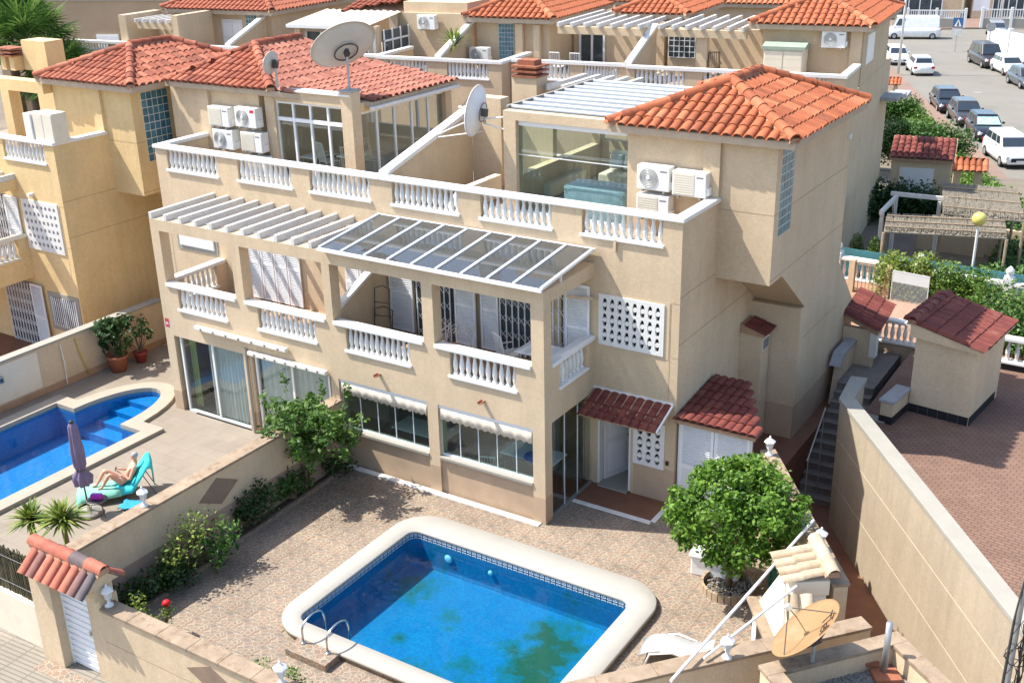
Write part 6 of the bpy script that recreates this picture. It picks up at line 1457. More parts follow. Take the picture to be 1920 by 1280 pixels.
for k, q in enumerate((((-.05,ya-.1,6.2),(.92,ya-.05,6.0)),)): pass
cb = MB().tube([(1.66,ya-.12,6.95),(1.72,ya-.1,6.7),(1.62,ya-.06,6.4),(1.2,ya-.03,6.15),(.85,ya-.02,6.3)], .022, 6); tag(cb.build('cable', MT['black']), 'black cable looping below the air conditioners on the right tower', 'cable')
def loc7(x, y, z): c, s = math.cos(RZ), math.sin(RZ); return (O_[0]+x*c-y*s, O_[1]+x*s+y*c, z)
ac_unit('white air conditioner on the wall of the house behind, right', loc7(-1.25,3.1,7.9), RZ); ac_unit('white air conditioner on the terrace floor of the house behind, by the glass blocks', loc7(-14.3,2.2,7.0), RZ); ac_unit('white air conditioner high on the side wall of the house behind', loc7(-17.2,3.35,8.0), RZ)
# cupboard, chairs on the far terrace
cu = thing('garden_cupboard', 'tall beige plastic cupboard with green lid on the terrace behind', 'cupboard', loc7(-3.05,2.2,6.61), RZ); MB().box(0,1.35,0,.75,0,1.25).build('body', MT['cream'], cu, bev=.02); MB().prism([(-.06,1.25),(.82,1.25),(.82,1.38),(.38,1.46),(-.06,1.36)], 'x', -.06, 1.41).build('lid', pm('lid_green', (.30,.36,.28), .6, .08, 3, 0), cu)
for k in range(2):
    d2 = MB().box(.03+k*.66,.66+k*.66,-.02,-.001,.05,1.2).build('door', MT['cream'], cu)
    for q in range(4): MB().box(.05+k*.66,.64+k*.66,-.026,-.021,.1+q*.28,.36+q*.28).build('door_panel', MT['cream'], d2)
def chair(label, p, rz, mat='white', sc=1, group=None):
    t = thing('terrace_chair', label, 'chair', p, rz, group); m = MT[mat]
    MB().box(-.22,.22,-.22,.22,.42,.45).build('seat', m, t)
    for x in (-.2,.2):
        for y in (-.2,.2): MB().tube([(x*1.05,y*1.1,0),(x,y,.43)], .017, 6).build('leg', m, t)
        MB().tube([(x,.2,.43),(x*.95,.30,.98)], .017, 6).build('back_post', m, t); MB().tube([(x*1.1,-.2,.62),(x*1.1,.22,.65)], .015, 6).build('armrest', m, t)
    for k in range(5): MB().tube([(-.15+k*.075,.22,.47),(-.14+k*.07,.29,.95)], .012, 5).build('back_slat', m, t)
    MB().tube([(-.2,.3,.97),(.2,.3,.97)], .017, 6).build('top_rail', m, t); return t
chair('dark chair on the terrace of the house behind, right', loc7(-4.9,2.7,6.61), RZ+R_(20), 'black'); chair('white chair on the terrace of the house behind, left of two', loc7(-10.5,1.6,6.61), RZ+math.pi, 'white'); chair('white chair on the terrace of the house behind, right of two', loc7(-9.7,1.6,6.61), RZ+math.pi, 'white')
chair('white chair inside the left conservatory facing the terrace', (-9.9,4.9,5.77), R_(160), 'white'); chair('cream chair inside the left conservatory beside the corner pier', (-9.0,4.8,5.77), R_(200), 'cream'); chair('cream slatted chair behind the side glass of the left conservatory', (-8.9,5.6,5.77), R_(90), 'cream')
def table(label, p, w, d, h, mat, rz=0):
    t = thing('table', label, 'table', p, rz); MB().box(-w/2,w/2,-d/2,d/2,h-.04,h).build('table_top', MT[mat], t, bev=.01)
    for x in (-1,1):
        for y in (-1,1): MB().tube([(x*(w/2-.06),y*(d/2-.06),0),(x*(w/2-.08),y*(d/2-.08),h-.04)], .02, 6).build('leg', MT['galv'], t)
    return t
table('small white table inside the left conservatory', (-10.4,4.75,5.77), .5,.5,.55,'white'); table('round-legged white table behind the side glass of the left conservatory', (-8.95,4.75,5.77), .6,.6,.72,'white')
table('grey table on the first-floor balcony of the right house', (-.85,1.3,2.85), 1.0,.7,.74,'alu'); table('pale low table inside the glazed porch behind the left window', (-4.0,1.0,.03), 1.6,.7,.95,'white'); table('white bar counter inside the glazed porch behind the right window', (-1.0,1.15,.03), 1.4,.7,1.0,'alu')
table('glass table inside the glazed porch behind the right window', (-2.3,1.3,.03), .9,.9,.75,'granite')
bo = MB().ell((-.75,.8,1.12),(.28,.2,.14),14,8); tag(bo.build('blue_float', pm('blue_vinyl', (.02,.06,.35), .3, .1, 4, 0), None, True), 'blue inflatable seen behind the right porch window', 'float')
chair('white chair inside the glazed porch behind the right window', (-1.95,.75,.03), R_(200), 'white'); chair('white chair on the balcony of the right house beside the table', (-1.75,1.35,2.85), R_(150), 'white')
rk = thing('drying_rack', 'white folding drying rack on the balcony of the right house', 'rack', (-3.0,1.2,2.85), R_(10))
for k in range(7): MB().tube([(-.35+k*.1,-.25,.85),(-.35+k*.1,.3,.85)], .009, 5).build('bar', MT['white'], rk)
for x in (-.38,.28): MB().tube([(x,-.25,.85),(x,.3,.85)], .012, 5).build('frame', MT['white'], rk); MB().tube([(x,-.2,.0),(x,.25,.85)], .012, 5).build('leg', MT['white'], rk); MB().tube([(x,.25,.0),(x,-.2,.85)], .012, 5).build('leg', MT['white'], rk)
lc = thing('folded_trolley', 'dark metal folded trolley leaning on the sloped balcony divider', 'trolley', (-5.55,1.5,2.85), R_(15))
for z0, w in ((.0,.24),(.55,.2)): MB().tube([(-w,.0,z0),(-w,.10,z0+.75),(0,.13,z0+.82),(w,.10,z0+.75),(w,0,z0)], .016, 6).build('frame_loop', MT['metal_d'], lc)
for z in (.25,.6,.95): MB().tube([(-.22,.05,z),(.22,.05,z)], .012, 6).build('cross_bar', MT['metal_d'], lc)
# right conservatory furniture
sf = thing('sofa', 'pale corner sofa with striped cushions inside the right conservatory', 'sofa', (-1.7,7.2,5.77)); MB().box(-.9,1.0,0,.9,0,.38).build('base', MT['cream'], sf, bev=.04); MB().box(-.9,1.0,.65,.9,.38,.85).build('backrest', MT['cream'], sf, bev=.05)
for k in range(4): MB().obox((-.6+k*.42,.52,.62),(.4,.14,.4),0,R_(-20)).build('cushion', (MT['galv'], MT['white'], MT['granite'], MT['cream'])[k], sf, bev=.05)
MB().box(-2.3,-1.4,-1.6,.3,0,.38).build('chaise', MT['cream'], sf, bev=.04)
ct = thing('covered_table', 'table under a pale blue plastic cover inside the right conservatory', 'table', (-1.25,4.85,5.77)); mb = MB(); pr = []
for z, s in ((0,1.08),(.35,1.02),(.70,1.0),(.74,.95)): pr.append([(x*.85*s+.03*math.sin(7*x+9*z), y*.42*s+.02*math.sin(9*y+5*z), z) for x, y in rrect(-1,1,-1,1,.3,4)])
for q in pr: mb.v += q
n = len(pr[0]); mb.f = [(k*n+i,k*n+(i+1) % n,(k+1)*n+(i+1) % n,(k+1)*n+i) for k in range(3) for i in range(n)]+[list(range(3*n,4*n))]; mb.build('cover', pm('blue_cover', (.50,.56,.66), .35, .15, 5, .4, 8), ct, True)
MB().box(-.8,.8,-.38,.38,.60,.66).build('table_top', MT['granite'], ct)
# satellite dishes
def dish(label, base, pole_h, R, az, el, mat, depth=.18, ell=1.0, group='satellite dishes', arms=3):
    t = thing('satellite_dish', label, 'satellite dish', base, 0, group); MB().tube([(0,0,0),(0,0,pole_h)], .035 if R < 1.2 else .055, 10).build('pole', MT['galv'], t)
    m = Matrix.Translation((0,0,pole_h)) @ Matrix.Rotation(az, 4, 'Z') @ Matrix.Rotation(el, 4, 'X')
    mb = MB(); nr, na = 8, 36
    for s in (0, .012):
        for i in range(nr+1):
            for j in range(na): r = R*max(i, .02)/nr; a = 2*math.pi*j/na; mb.v.append((r*math.cos(a)*ell, r*math.sin(a), depth*(i/nr)**2+.10-s))
    k = (nr+1)*na; mb.f = [(q*k+i*na+j, q*k+i*na+(j+1) % na, q*k+(i+1)*na+(j+1) % na, q*k+(i+1)*na+j) for q in (0,1) for i in range(nr) for j in range(na)]+[(nr*na+j, nr*na+(j+1) % na, k+nr*na+(j+1) % na, k+nr*na+j) for j in range(na)]
    o = mb.build('reflector', mat, t, True); o.matrix_basis = m
    b = MB().tube([(R*.36*math.cos(2*math.pi*q/24),R*.36*math.sin(2*math.pi*q/24),.02+depth*.13) for q in range(25)], .022 if R > .8 else .012, 6).build('mount_ring', MT['metal_d'], t); b.matrix_basis = m
    br = MB().box(-.045,.045,-.09,.09,-.08,.085).build('mount_bracket', MT['metal_d'], t); br.matrix_basis = m
    for j in range(arms):
        a = 2*math.pi*j/arms+.5; q = MB().tube([(R*.92*math.cos(a)*ell,R*.92*math.sin(a),.10+depth*.85),(0,0,R*.85+.1)], .009, 5).build('feed_arm', MT['metal_d'], t); q.matrix_basis = m
    q = MB().tube([(0,0,R*.80+.1),(0,0,R*.92+.1)], .05, 10).build('receiver', MT['beigeplast'], t); q.matrix_basis = m
    return t, m
DM = pm('dish_grey', (.46,.45,.42), .6, .06, 2, 0); DW = pm('dish_white', (.72,.73,.74), .55, .05, 2, 0); DO = pm('dish_orange', (.31,.18,.085), .7, .10, 1.5, 0, stain=((.36,.25,.15), 2.0, .5, .5))
dish('large pale satellite dish on the corner pier of the left house', (-8.44,4.28,8.36), .93, .89, R_(65), R_(-46), DM, .2, 1.0)
dish('small grey satellite dish on the red roof of the left house', (-10.72,3.98,8.3), .62, .32, R_(95), R_(-78), DM, .07, 1.0)
t, m = dish('white satellite dish seen edge-on beside the right conservatory', (-4.15,4.22,7.85), .27, .64, R_(100), R_(-82), DW, .15, 1.0)
MB().tube([(0,0,.12),(.62,.02,.22)], .022, 6).build('wall_arm', MT['white'], t); MB().tube([(0,0,.0),(.62,.02,-.1)], .018, 6).build('wall_arm', MT['white'], t); MB().tube([(-.1,0,-.2),(-1.72,.25,-.55)], .018, 6).build('stay', MT['white'], t); MB().tube([(-.1,0,.2),(-1.72,.25,-.5)], .018, 6).build('stay', MT['white'], t)
# ================================================================ foreground right: flat roof with orange dish, barbecue, poles
fr_ = thing('flat_roof_store', 'flat gravel roof with brown coping at the lower right corner', 'store', (6.69,-4.78,0), math.atan2(1.89,1.56))
Lr = math.hypot(1.89,1.56)
MB().box(.0,Lr,-4.0,-.02,-.4,1.62).build('body', MT['wall'], fr_)
for bx in ((0,Lr,-.22,0),(0,.22,-4.0,-.22),(Lr-.22,Lr,-4,-.22)): MB().box(*bx,1.62,2.02).build('parapet', MT['wall'], fr_); MB().box(bx[0]-.03,bx[1]+.03,bx[2]-(.03 if bx[3] == 0 else 0),bx[3]+(.03 if bx[3] == 0 else -.03),2.021,2.09).build('coping_slab', MT['coping'], fr_, bev=.01)
MB().box(.22,Lr-.22,-4,-.22,1.62,1.68).build('gravel_bed', MT['gravel'], fr_)
mb = MB()
for k in range(2600):
    x, y = random.uniform(.24,Lr-.24), -random.uniform(.24,2.2); s = random.uniform(.012,.03); mb.obox((x,y,1.68+s*.3),(s*2,s*1.6,s*1.2),random.random()*3,random.random()*.6)
stuff(mb.build('gravel', MT['gravel'], fr_))
t, m = dish('orange satellite dish with black lettering on the flat roof, lower right', (7.33,-4.28,1.66), .84, .63, R_(100), R_(-42), DO, .14, 1.0)
try:
    fc = bpy.data.curves.new('lettering', 'FONT'); fc.body = 'Tel'; fc.size = .36; fc.extrude = .002; fc.align_x = 'CENTER'; fo = bpy.data.objects.new('lettering', fc); COL.objects.link(fo)
    dg = bpy.context.evaluated_depsgraph_get(); me = bpy.data.meshes.new_from_object(fo.evaluated_get(dg)); bpy.data.objects.remove(fo); me.materials.clear(); me.materials.append(MT['black'])
    o = obj('lettering', me, t); o.matrix_basis = m @ Matrix.Translation((-.10,-.27,.168)) @ Matrix.Rotation(R_(180), 4, 'Z') @ Matrix.Rotation(R_(16), 4, 'X')
except Exception as ex: print('text', ex)
vp = thing('vent_pipe', 'upright grey steel post on a red brick base on the flat roof', 'post', (8.25,-3.55,1.68)); MB().tube([(0,0,.08),(0,0,1.0)], .05, 12).build('pipe', MT['galv'], vp, True); MB().obox((.05,-.05,.05),(.42,.3,.10),.6).build('brick_base', MT['terra'], vp, bev=.01); MB().obox((-.2,.05,.12),(.22,.10,.06),.3).build('brick_base', MT['terra'], vp)
ms = thing('lattice_mast', 'dark lattice aerial mast with loose cables at the right edge', 'mast', (10.05,-4.3,-.3))
for k in range(3):
    a = 2*math.pi*k/3; MB().tube([(.16*math.cos(a),.16*math.sin(a),0),(.10*math.cos(a),.10*math.sin(a),4.2),(0,0,5.0)], .014, 6).build('leg', MT['metal_d'], ms)
    for q in range(12):
        b = a+2*math.pi/3; z = .3+q*.33; r0, r1 = .16-.06*z/4.2, .16-.06*(z+.33)/4.2; MB().tube([(r0*math.cos(a),r0*math.sin(a),z),(r1*math.cos(b),r1*math.sin(b),z+.33)], .007, 4).build('brace', MT['metal_d'], ms)
MB().tube([(0,0,.2),(0,0,5.7)], .035, 8).build('tube', MT['galv'], ms)
for k in range(6):
    mb = MB(); mb.tube([(.12+.05*math.sin(q*1.7+k*2),.08*math.cos(q*1.3+k),.4+q*.42) for q in range(10)], .008, 4); mb.build('cable', MT['black'], ms)
mb = MB(); mb.tube([(.2*math.cos(q*.55)+.1,.1*math.sin(q*.9),3.6+.12*math.sin(q*.55)) for q in range(24)], .008, 4); mb.build('cable_coil', MT['black'], ms)
# barbecue with cream tiles
bq = thing('barbecue', 'white rendered barbecue oven with cream tiled hood by the garden wall', 'barbecue', (6.62,-1.62,0), math.atan2(-4.77,3.30))
MB().box(-.75,.75,-.95,-.02,-.05,.78).build('base', MT['cream'], bq); MB().box(-.9,.9,-1.05,0,.78,.86).build('worktop', MT['coping'], bq, bev=.01)
MB().add([(-.75,-.85,.86),(.75,-.85,.86),(.75,-.02,.86),(-.75,-.02,.86),(-.42,-.55,1.75),(.42,-.55,1.75),(.42,-.02,1.75),(-.42,-.02,1.75)], [(4,5,6,7),(0,1,5,4),(1,2,6,5),(2,3,7,6),(3,0,4,7)]).build('hood', MT['cream'], bq, bev=.02)
MB().box(-.45,.45,-.60,.02,1.75,2.05).build('flue', MT['cream'], bq, bev=.02)
MB().box(-.45,.45,-.956,-.949,.2,.62).build('fire_mouth', MT['black'], bq)
for k in range(4):
    for j in range(2):
        sv = Vector((0,.93,.22)).normalized(); ev = Vector((1,0,0)); obj('roof_tile', TM['cr'], bq, frame_mx(Vector((-.40+k*.25,-.80,2.02))+sv*j*.36, ev, sv, ev.cross(sv)))
ridge_line(bq, (-.55,.02,2.26), (.55,.02,2.26), TM['rcr'])
for k in range(2):
    sv = Vector((-.62,.10,.62)).normalized(); ev = Vector((0,1,0)); ev = ev if ev.cross(sv).z > 0 else -ev; obj('roof_tile', TM['cr'], bq, frame_mx(Vector((.92,-.72+k*.26,1.62)), ev, sv, ev.cross(sv)))
for k, (a, b, r, lab) in enumerate((((6.0,-.2,2.05),(5.55,-5.55,1.86),.028,'long white pole lying across the garden walls, nearer one'),((6.42,-2.35,2.0),(5.75,-4.75,1.83),.024,'shorter white pole lying across the garden walls'))):
    mb = MB(); mb.tube([a,b], r, 8); o = mb.build('pole', MT['white']); tag(o, lab, 'pole', 'white poles')
ch_ = thing('storage_chest', 'white plastic storage chest standing behind the orange tree', 'chest', (3.55,-.15,0), R_(10)); MB().box(0,1.0,0,.55,0,.42).build('body', MT['plast'], ch_, bev=.03); MB().box(-.04,1.04,-.04,.59,.42,.50).build('lid', MT['plast'], ch_, bev=.03)
hz = thing('hose', 'coiled green hose hanging on the wall behind the orange tree', 'hose', (5.55,-.55,.75), math.atan2(-4.77,3.30))
for k in range(5): mb = MB(); mb.tube([(.16*math.sin(2*math.pi*q/20),-.1-.015*k,.34*math.cos(2*math.pi*q/20)) for q in range(21)], .014, 5); mb.build('coil', pm('hose_green%d' % k, (.02,.10,.07), .5, .1, 4, 0), hz, True)
MT['lounge'] = pm('lounger_plastic', (.46,.455,.44), .4, .06, 3, 0)
wl_ = thing('sun_lounger', 'curved white plastic sun lounger beside the pool', 'sun lounger', (4.45,-2.85,0), R_(14)); wl_.scale = (.85,.85,.85); mb = MB(); prf = [(-.75,.20),(-.55,.34),(-.3,.42),(0,.40),(.3,.33),(.55,.36),(.8,.50)]
for x, z in prf: mb.v += [(x,-.32,z),(x,.32,z),(x,.32,z-.03),(x,-.32,z-.03)]
mb.f = [(4*k+i,4*k+(i+1) % 4,4*k+4+(i+1) % 4,4*k+4+i) for k in range(6) for i in range(4)]+[(0,1,2,3),(27,26,25,24)]; mb.build('shell', MT['lounge'], wl_, True)
for y in (-.34,.34): mb = MB(); mb.tube([(-.6,y,.0),(-.5,y,.3),(0,y,.44),(.4,y,.34),(.5,y,0)], .025, 7); mb.build('side_frame', MT['plast'], wl_, True)
# lanterns on the garden walls
def lantern():
    t = thing('wall_lantern', '', 'lantern', (0,0,0), 0, 'white lanterns on the garden walls')
    MB().lathe([(.085,0),(.08,.03),(.035,.06),(.028,.13),(.05,.15)], 12).build('foot', MT['white'], t, True)
    MB().lathe([(.05,.15),(.085,.30),(.09,.31)], 6).build('glass_body', pm('lantern_glass', (.62,.64,.63), .3, .1, 5, 0), t)
    for k in range(6):
        a = 2*math.pi*(k+.5)/6; MB().tube([(.052*math.cos(a),.052*math.sin(a),.15),(.092*math.cos(a),.092*math.sin(a),.31)], .007, 4).build('bar', MT['white'], t)
    MB().lathe([(.125,.31),(.12,.33),(.05,.39),(.02,.41),(.022,.44),(.004,.46)], 6).build('cap', MT['white'], t); return t
l0 = lantern()
LN = [((-4.25,-8.25,1.36),'white lantern on the front wall right of the gate roof'),((-.05,-8.25,1.36),'white lantern on the front wall near the pool step'),((-5.9,-5.95,1.76),'white lantern on the party wall beside the sunbather'),((6.02,-4.45,1.75),'white lantern on the diagonal front wall by the white poles'),((4.27,2.15,1.9),'white lantern on the right wall beside the store cupboard'),((6.35,-.85,1.9),'white lantern on the right wall behind the barbecue'),((3.0,-8.15,1.75),'white lantern at the lower edge of the photo in front of the pool')]
for k, (p, lab) in enumerate(LN):
    l = l0 if k == 0 else copy_tree(l0); l.location = p; l['label'] = lab
# ================================================================ sunbather, lounger, parasol
LM = Matrix.Translation((-9.32,-4.12,.1)) @ Matrix.Rotation(R_(52), 4, 'Z') @ Matrix.Scale(.84, 4)
lo = thing('sun_lounger', 'reclined lounger under a mint green towel on the left deck', 'sun lounger', (-9.32,-4.12,.1), R_(52))
lo.scale = (.84,.84,.84)
MB().box(-.95,.42,-.30,.30,.27,.30).build('seat', MT['galv'], lo)
o = MB().box(0,.78,-.30,.30,-.015,.015).build('backrest', MT['galv'], lo); o.location = (.40,0,.29); o.rotation_euler = (0,R_(-52),0)
for x in (-.8,.3):
    for y in (-.28,.28): MB().tube([(x-.12,y,0),(x+.05,y,.28)], .014, 6).build('leg', MT['metal_d'], lo)
for y in (-.3,.3): MB().tube([(.42,y,.29),(.98,y,.98)], .014, 6).build('back_tube', MT['metal_d'], lo); MB().tube([(.75,y,.68),(1.05,y,.0)], .014, 6).build('prop', MT['metal_d'], lo)
mint = pm('towel_mint', (.22,.55,.42), .9, .12, 8, .5, 60); aqua = pm('towel_aqua', (.05,.52,.55), .9, .12, 8, .5, 60)
def cloth(name, pts, mat, par, w0, w1, thick=.02):
    mb = MB()
    nn_ = 14
    for k, (x, z) in enumerate(pts):
        for q in range(nn_+1):
            y = w0+(w1-w0)*q/nn_; e_ = abs(2*q/nn_-1); mb.v.append((x+.012*math.sin(q*1.7+k), y+.02*math.sin(k*1.3), z-.16*max(0, e_-.72)/.28+.008*math.sin(q*2.1+k*1.9)))
    mb.f = [(k*(nn_+1)+q,k*(nn_+1)+q+1,(k+1)*(nn_+1)+q+1,(k+1)*(nn_+1)+q) for k in range(len(pts)-1) for q in range(nn_)]
    o = mb.build(name, mat, par, True); s = o.modifiers.new('s', 'SOLIDIFY'); s.thickness = thick; return o
tw = cloth('towel', [(-1.05,.05),(-1.0,.26),(-.9,.325),(-.5,.33),(-.1,.33),(.15,.335)], mint, None, -.42, .42); tw.parent = None; tw.matrix_basis = LM; tag(tw, 'mint green towel draped over the foot of the lounger', 'towel')
tw = cloth('towel', [(.0,.345),(.3,.345),(.42,.36),(.60,.60),(.78,.83),(.92,1.02),(1.0,1.02),(1.03,.80),(1.02,.5)], aqua, None, -.40, .40); tw.matrix_basis = LM; tag(tw, 'turquoise towel hanging over the lounger backrest', 'towel')
# person: one skinned body, knees raised, holding a phone
pn = thing('person', 'person in swimwear and grey cap reclining on the lounger, knees raised, holding a phone', 'person', (-9.32,-4.12,.1), R_(52))
pn.scale = (.84,.84,.84)
J = {'pel': (.22,0,.46,.13), 'wai': (.36,0,.55,.125), 'che': (.54,0,.78,.14), 'nec': (.63,0,.94,.055), 'hd0': (.62,0,1.03,.075),
     'hL': (.16,.11,.44,.10), 'kL': (-.22,.10,.80,.068), 'aL': (-.48,.09,.40,.042), 'fL': (-.62,.09,.365,.035), 'hR': (.16,-.11,.44,.10), 'kR': (-.10,-.14,.78,.068), 'aR': (-.34,-.13,.40,.042), 'fR': (-.48,-.13,.365,.035),
     'sL': (.56,.18,.84,.062), 'eL': (.40,.27,.60,.045), 'wL': (.22,.12,.74,.030), 'sR': (.56,-.18,.84,.062), 'eR': (.40,-.30,.58,.045), 'wR': (.22,-.10,.74,.030)}
ED = [('pel','wai'),('wai','che'),('che','nec'),('nec','hd0'),('pel','hL'),('hL','kL'),('kL','aL'),('aL','fL'),('pel','hR'),('hR','kR'),('kR','aR'),('aR','fR'),('che','sL'),('sL','eL'),('eL','wL'),('che','sR'),('sR','eR'),('eR','wR')]
# fingers: five short chains on each hand
for sd, w in (('L',1),('R',-1)):
    wx, wy, wz, _ = J['w'+sd]; J['p'+sd] = (wx-.07, wy-.02*w, wz+.03, .026); ED.append(('w'+sd,'p'+sd))
    for k in range(4):
        L = (.035,.042,.04,.03)[k]; a = (wx-.07-L, wy-.02*w+(k-1.5)*.019, wz+.055, .009); b = (a[0]-.01, a[1]-.012*w, a[2]+L*.7, .008); J['f%s%d' % (sd, k)] = a; J['t%s%d' % (sd, k)] = b; ED += [('p'+sd,'f%s%d' % (sd, k)),('f%s%d' % (sd, k),'t%s%d' % (sd, k))]
    J['th'+sd] = (wx-.06, wy-.055*w, wz+.05, .010); ED.append(('p'+sd,'th'+sd))
ks = list(J); me = bpy.data.meshes.new('body'); me.from_pydata([J[k][:3] for k in ks], [(ks.index(a), ks.index(b)) for a, b in ED], []); body = obj('body', me, pn)
sk = body.modifiers.new('skin', 'SKIN'); ss = body.modifiers.new('sub', 'SUBSURF'); ss.levels = 1; ss.render_levels = 2
if not me.skin_vertices: me.attributes  # skin layer is created with the modifier
lay = me.skin_vertices[0].data if me.skin_vertices else None
if lay:
    for i, k in enumerate(ks): lay[i].radius = (J[k][3], J[k][3]); lay[i].use_root = (k == 'pel')
SKIN = pm('skin', (.62,.33,.22), .55, .08, 6, .1, 60, spec=.4); me.materials.append(SKIN)
hd = MB(); hd.ell((.62,0,1.13),(.085,.075,.115),16,12); hd.ell((.532,0,1.115),(.018,.014,.022),8,6)
for y in (-1,1): hd.ell((.62,y*.077,1.12),(.018,.008,.03),8,6)
hd.build('head', SKIN, pn, True)
for y in (-1,1): MB().ell((.545,y*.03,1.145),(.008,.013,.008),8,6).build('eye', MT['black'], pn, True)
MB().ell((.540,0,1.075),(.008,.024,.007),8,6).build('mouth', pm('lips', (.4,.13,.11), .5, .05, 5, 0), pn, True)
MB().ell((.635,0,1.17),(.092,.085,.085),16,10).build('cap', pm('grey_cap', (.33,.36,.38), .9, .1, 9, .4), pn, True)
MB().ell((.50,0,.74),(.10,.15,.07),12,8).build('bikini_top', pm('pale_fabric', (.62,.40,.36), .8, .1, 6, 0), pn, True); MB().ell((.20,0,.46),(.13,.17,.12),12,8).build('swimsuit_bottom', MT['metal_d'], pn, True)
ph = MB().obox((.085,0,.84),(.012,.16,.085),0,0,R_(30)); tag(ph.build('phone', MT['black'], None), 'dark phone in the hands of the person on the lounger', 'phone'); COL.objects['phone'].matrix_basis = LM
pr_ = thing('parasol', 'closed lilac parasol standing in a round concrete base on the deck', 'parasol', (-9.20,-5.0,.1)); MB().lathe([(.30,0),(.31,.06),(.27,.09),(.05,.10),(.04,.22)], 28).build('base', MT['concrete'], pr_, True); MB().tube([(0,0,.08),(-.03,0,1.5),(-.05,0,2.32)], .02, 8).build('pole', MT['metal_d'], pr_)
mb = MB(); nn_ = 28; prof = [(.03,2.40),(.09,2.30),(.10,2.1),(.13,1.7),(.12,1.35),(.085,1.22),(.20,1.05),(.17,.85)]
for r, z in prof:
    for q in range(nn_): a = 2*math.pi*q/nn_; rr_ = r*(1+.22*math.cos(7*a)); mb.v.append((-.03-.02*(z-1.5)+rr_*math.cos(a), rr_*math.sin(a), z-.08))
mb.f = [(k*nn_+q,k*nn_+(q+1) % nn_,(k+1)*nn_+(q+1) % nn_,(k+1)*nn_+q) for k in range(len(prof)-1) for q in range(nn_)]; mb.build('canopy', pm('lilac_cloth', (.20,.155,.24), .9, .12, 5, .3, 60), pr_, True)
MB().lathe([(.10,0),(.105,.03),(.1,.06)], 16, (-.03,0,1.11)).build('tie', MT['metal_d'], pr_); MB().lathe([(.05,0),(.05,.05),(.02,.07)], 12, (-.05,0,2.30)).build('cap', MT['black'], pr_)
ta = thing('side_table', 'small dark round side table beside the lounger', 'table', (-9.15,-4.95,.1)); MB().lathe([(.23,.40),(.235,.42),(.22,.43)], 24, (.22,.02,0)).build('table_top', MT['metal_d'], ta)
for k in range(3): a = 2.1*k; MB().tube([(.22+.2*math.cos(a),.02+.2*math.sin(a),0),(.22+.12*math.cos(a),.02+.12*math.sin(a),.41)], .008, 5).build('leg', MT['metal_d'], ta)
bg_ = MB().obox((-8.93,-4.93,.60),(.26,.14,.13),.5); tag(bg_.build('bag', pm('purple_plastic', (.36,.03,.40), .3, .25, 20, 0), None, bev=.03), 'small purple bag on the side table by the lounger', 'bag')
tb = MB(); 
for i in range(9):
    for j in range(7): tb.v.append((-.28+.07*i+.02*math.sin(j*2.2), -.20+.066*j+.02*math.sin(i*1.9), .03+.045*abs(math.sin(i*1.3+j*.8))))
tb.f = [(i*7+j,i*7+j+1,(i+1)*7+j+1,(i+1)*7+j) for i in range(8) for j in range(6)]
o = tb.build('towel', pm('towel_blue', (.03,.28,.50), .9, .15, 9, .5, 60), None, True, loc=(-8.55,-4.30,.105)); o.rotation_euler = (0,0,R_(20)); s = o.modifiers.new('s','SOLIDIFY'); s.thickness = .015; tag(o, 'crumpled blue towel on the deck below the lounger', 'towel')
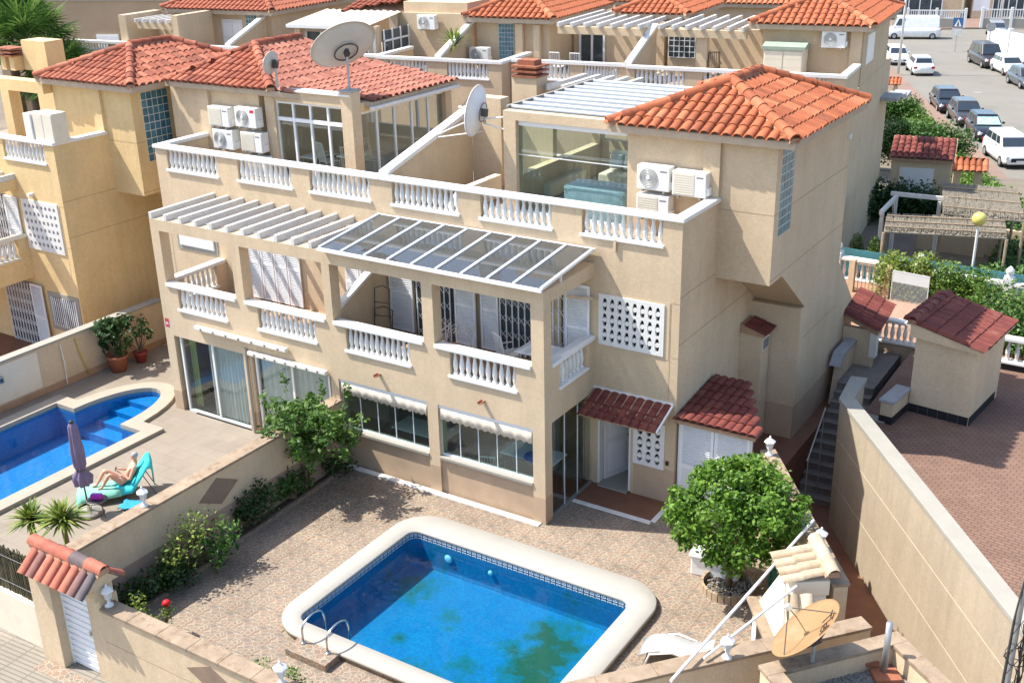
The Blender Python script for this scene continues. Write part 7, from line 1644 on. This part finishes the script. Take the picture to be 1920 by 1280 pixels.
# things on the far-left terrace and in the yard windows
bx = thing('ac_cabinet', 'pale grey metal cabinets standing on the terrace corner of the ochre house', 'cabinet', (-17.95,1.35,6.65)); MB().box(0,.9,0,.5,0,.85).build('body', MT['cream'], bx, bev=.01); MB().box(-.35,-.02,-.05,.4,0,.8).build('side_unit', MT['plast'], bx, bev=.02)
for k in range(2): MB().box(.04+k*.43,.44+k*.43,-.012,-.001,.04,.81).build('door', MT['beigeplast'], bx)
fs = thing('lounge_chair', 'dark folding lounge chair behind the left sliding window', 'chair', (-10.9,1.1,.11), R_(-25)); MB().add([(-.25,.0,.45),(.25,0,.45),(.30,.35,1.15),(-.30,.35,1.15),(-.25,.02,.43),(.25,.02,.43),(.3,.37,1.13),(-.3,.37,1.13)], [(0,1,2,3),(7,6,5,4),(0,4,5,1),(1,5,6,2),(2,6,7,3),(3,7,4,0)]).build('backrest', MT['metal_d'], fs); MB().box(-.25,.25,-.5,0,.40,.44).build('seat', MT['metal_d'], fs)
for x in (-.25,.25): MB().tube([(x,-.5,0),(x,.15,.62)], .014, 6).build('leg', MT['metal_d'], fs); MB().tube([(x,.3,0),(x,-.3,.44)], .014, 6).build('leg', MT['metal_d'], fs)
tv = thing('garden_hose', 'yellow hose hanging down the boundary wall by the pots', 'hose', (-15.79,-.05,.1)); MB().tube([(0,0,1.3),(.03,.1,.7),(.04,.25,.1)], .016, 6).build('hose', pm('yellow_hose', (.55,.42,.05), .6, .1, 5, 0), tv, True); MB().tube([(0,-.5,1.3),(.03,-.48,.7),(.02,-.5,.05)], .016, 6).build('pipe', MT['white_old'], tv)
sk_ = thing('wall_light', 'small grey lamp fixed on the cream boundary wall', 'lamp', (-15.80,-2.55,1.05)); MB().box(0,.10,-.08,.08,-.1,.1).build('housing', MT['galv'], sk_, bev=.02); MB().box(.101,.106,-.05,.05,-.06,.06).build('lens', MT['winglass'], sk_)
mb = MB()
for k in range(900):
    x, y = -4.6+rng.normal()*.55, -1.6+rng.normal()*.8
    if x < -5.5 or y > -.2 or y < -5: continue
    s = .02+.02*random.random(); a = random.random()*6.28; mb.add([(x+s*math.cos(a),y+s*math.sin(a),.004+random.random()*.006),(x-s*math.sin(a)*.5,y+s*math.cos(a)*.5,.012),(x-s*math.cos(a),y-s*math.sin(a),.004)], [(0,1,2)])
o = stuff(mb.build('fallen_leaves', pm('dry_leaves', (.22,.15,.08), .9, .3, 30, 0))); tag(o, 'dry fallen leaves scattered on the paving near the young tree', 'leaves')
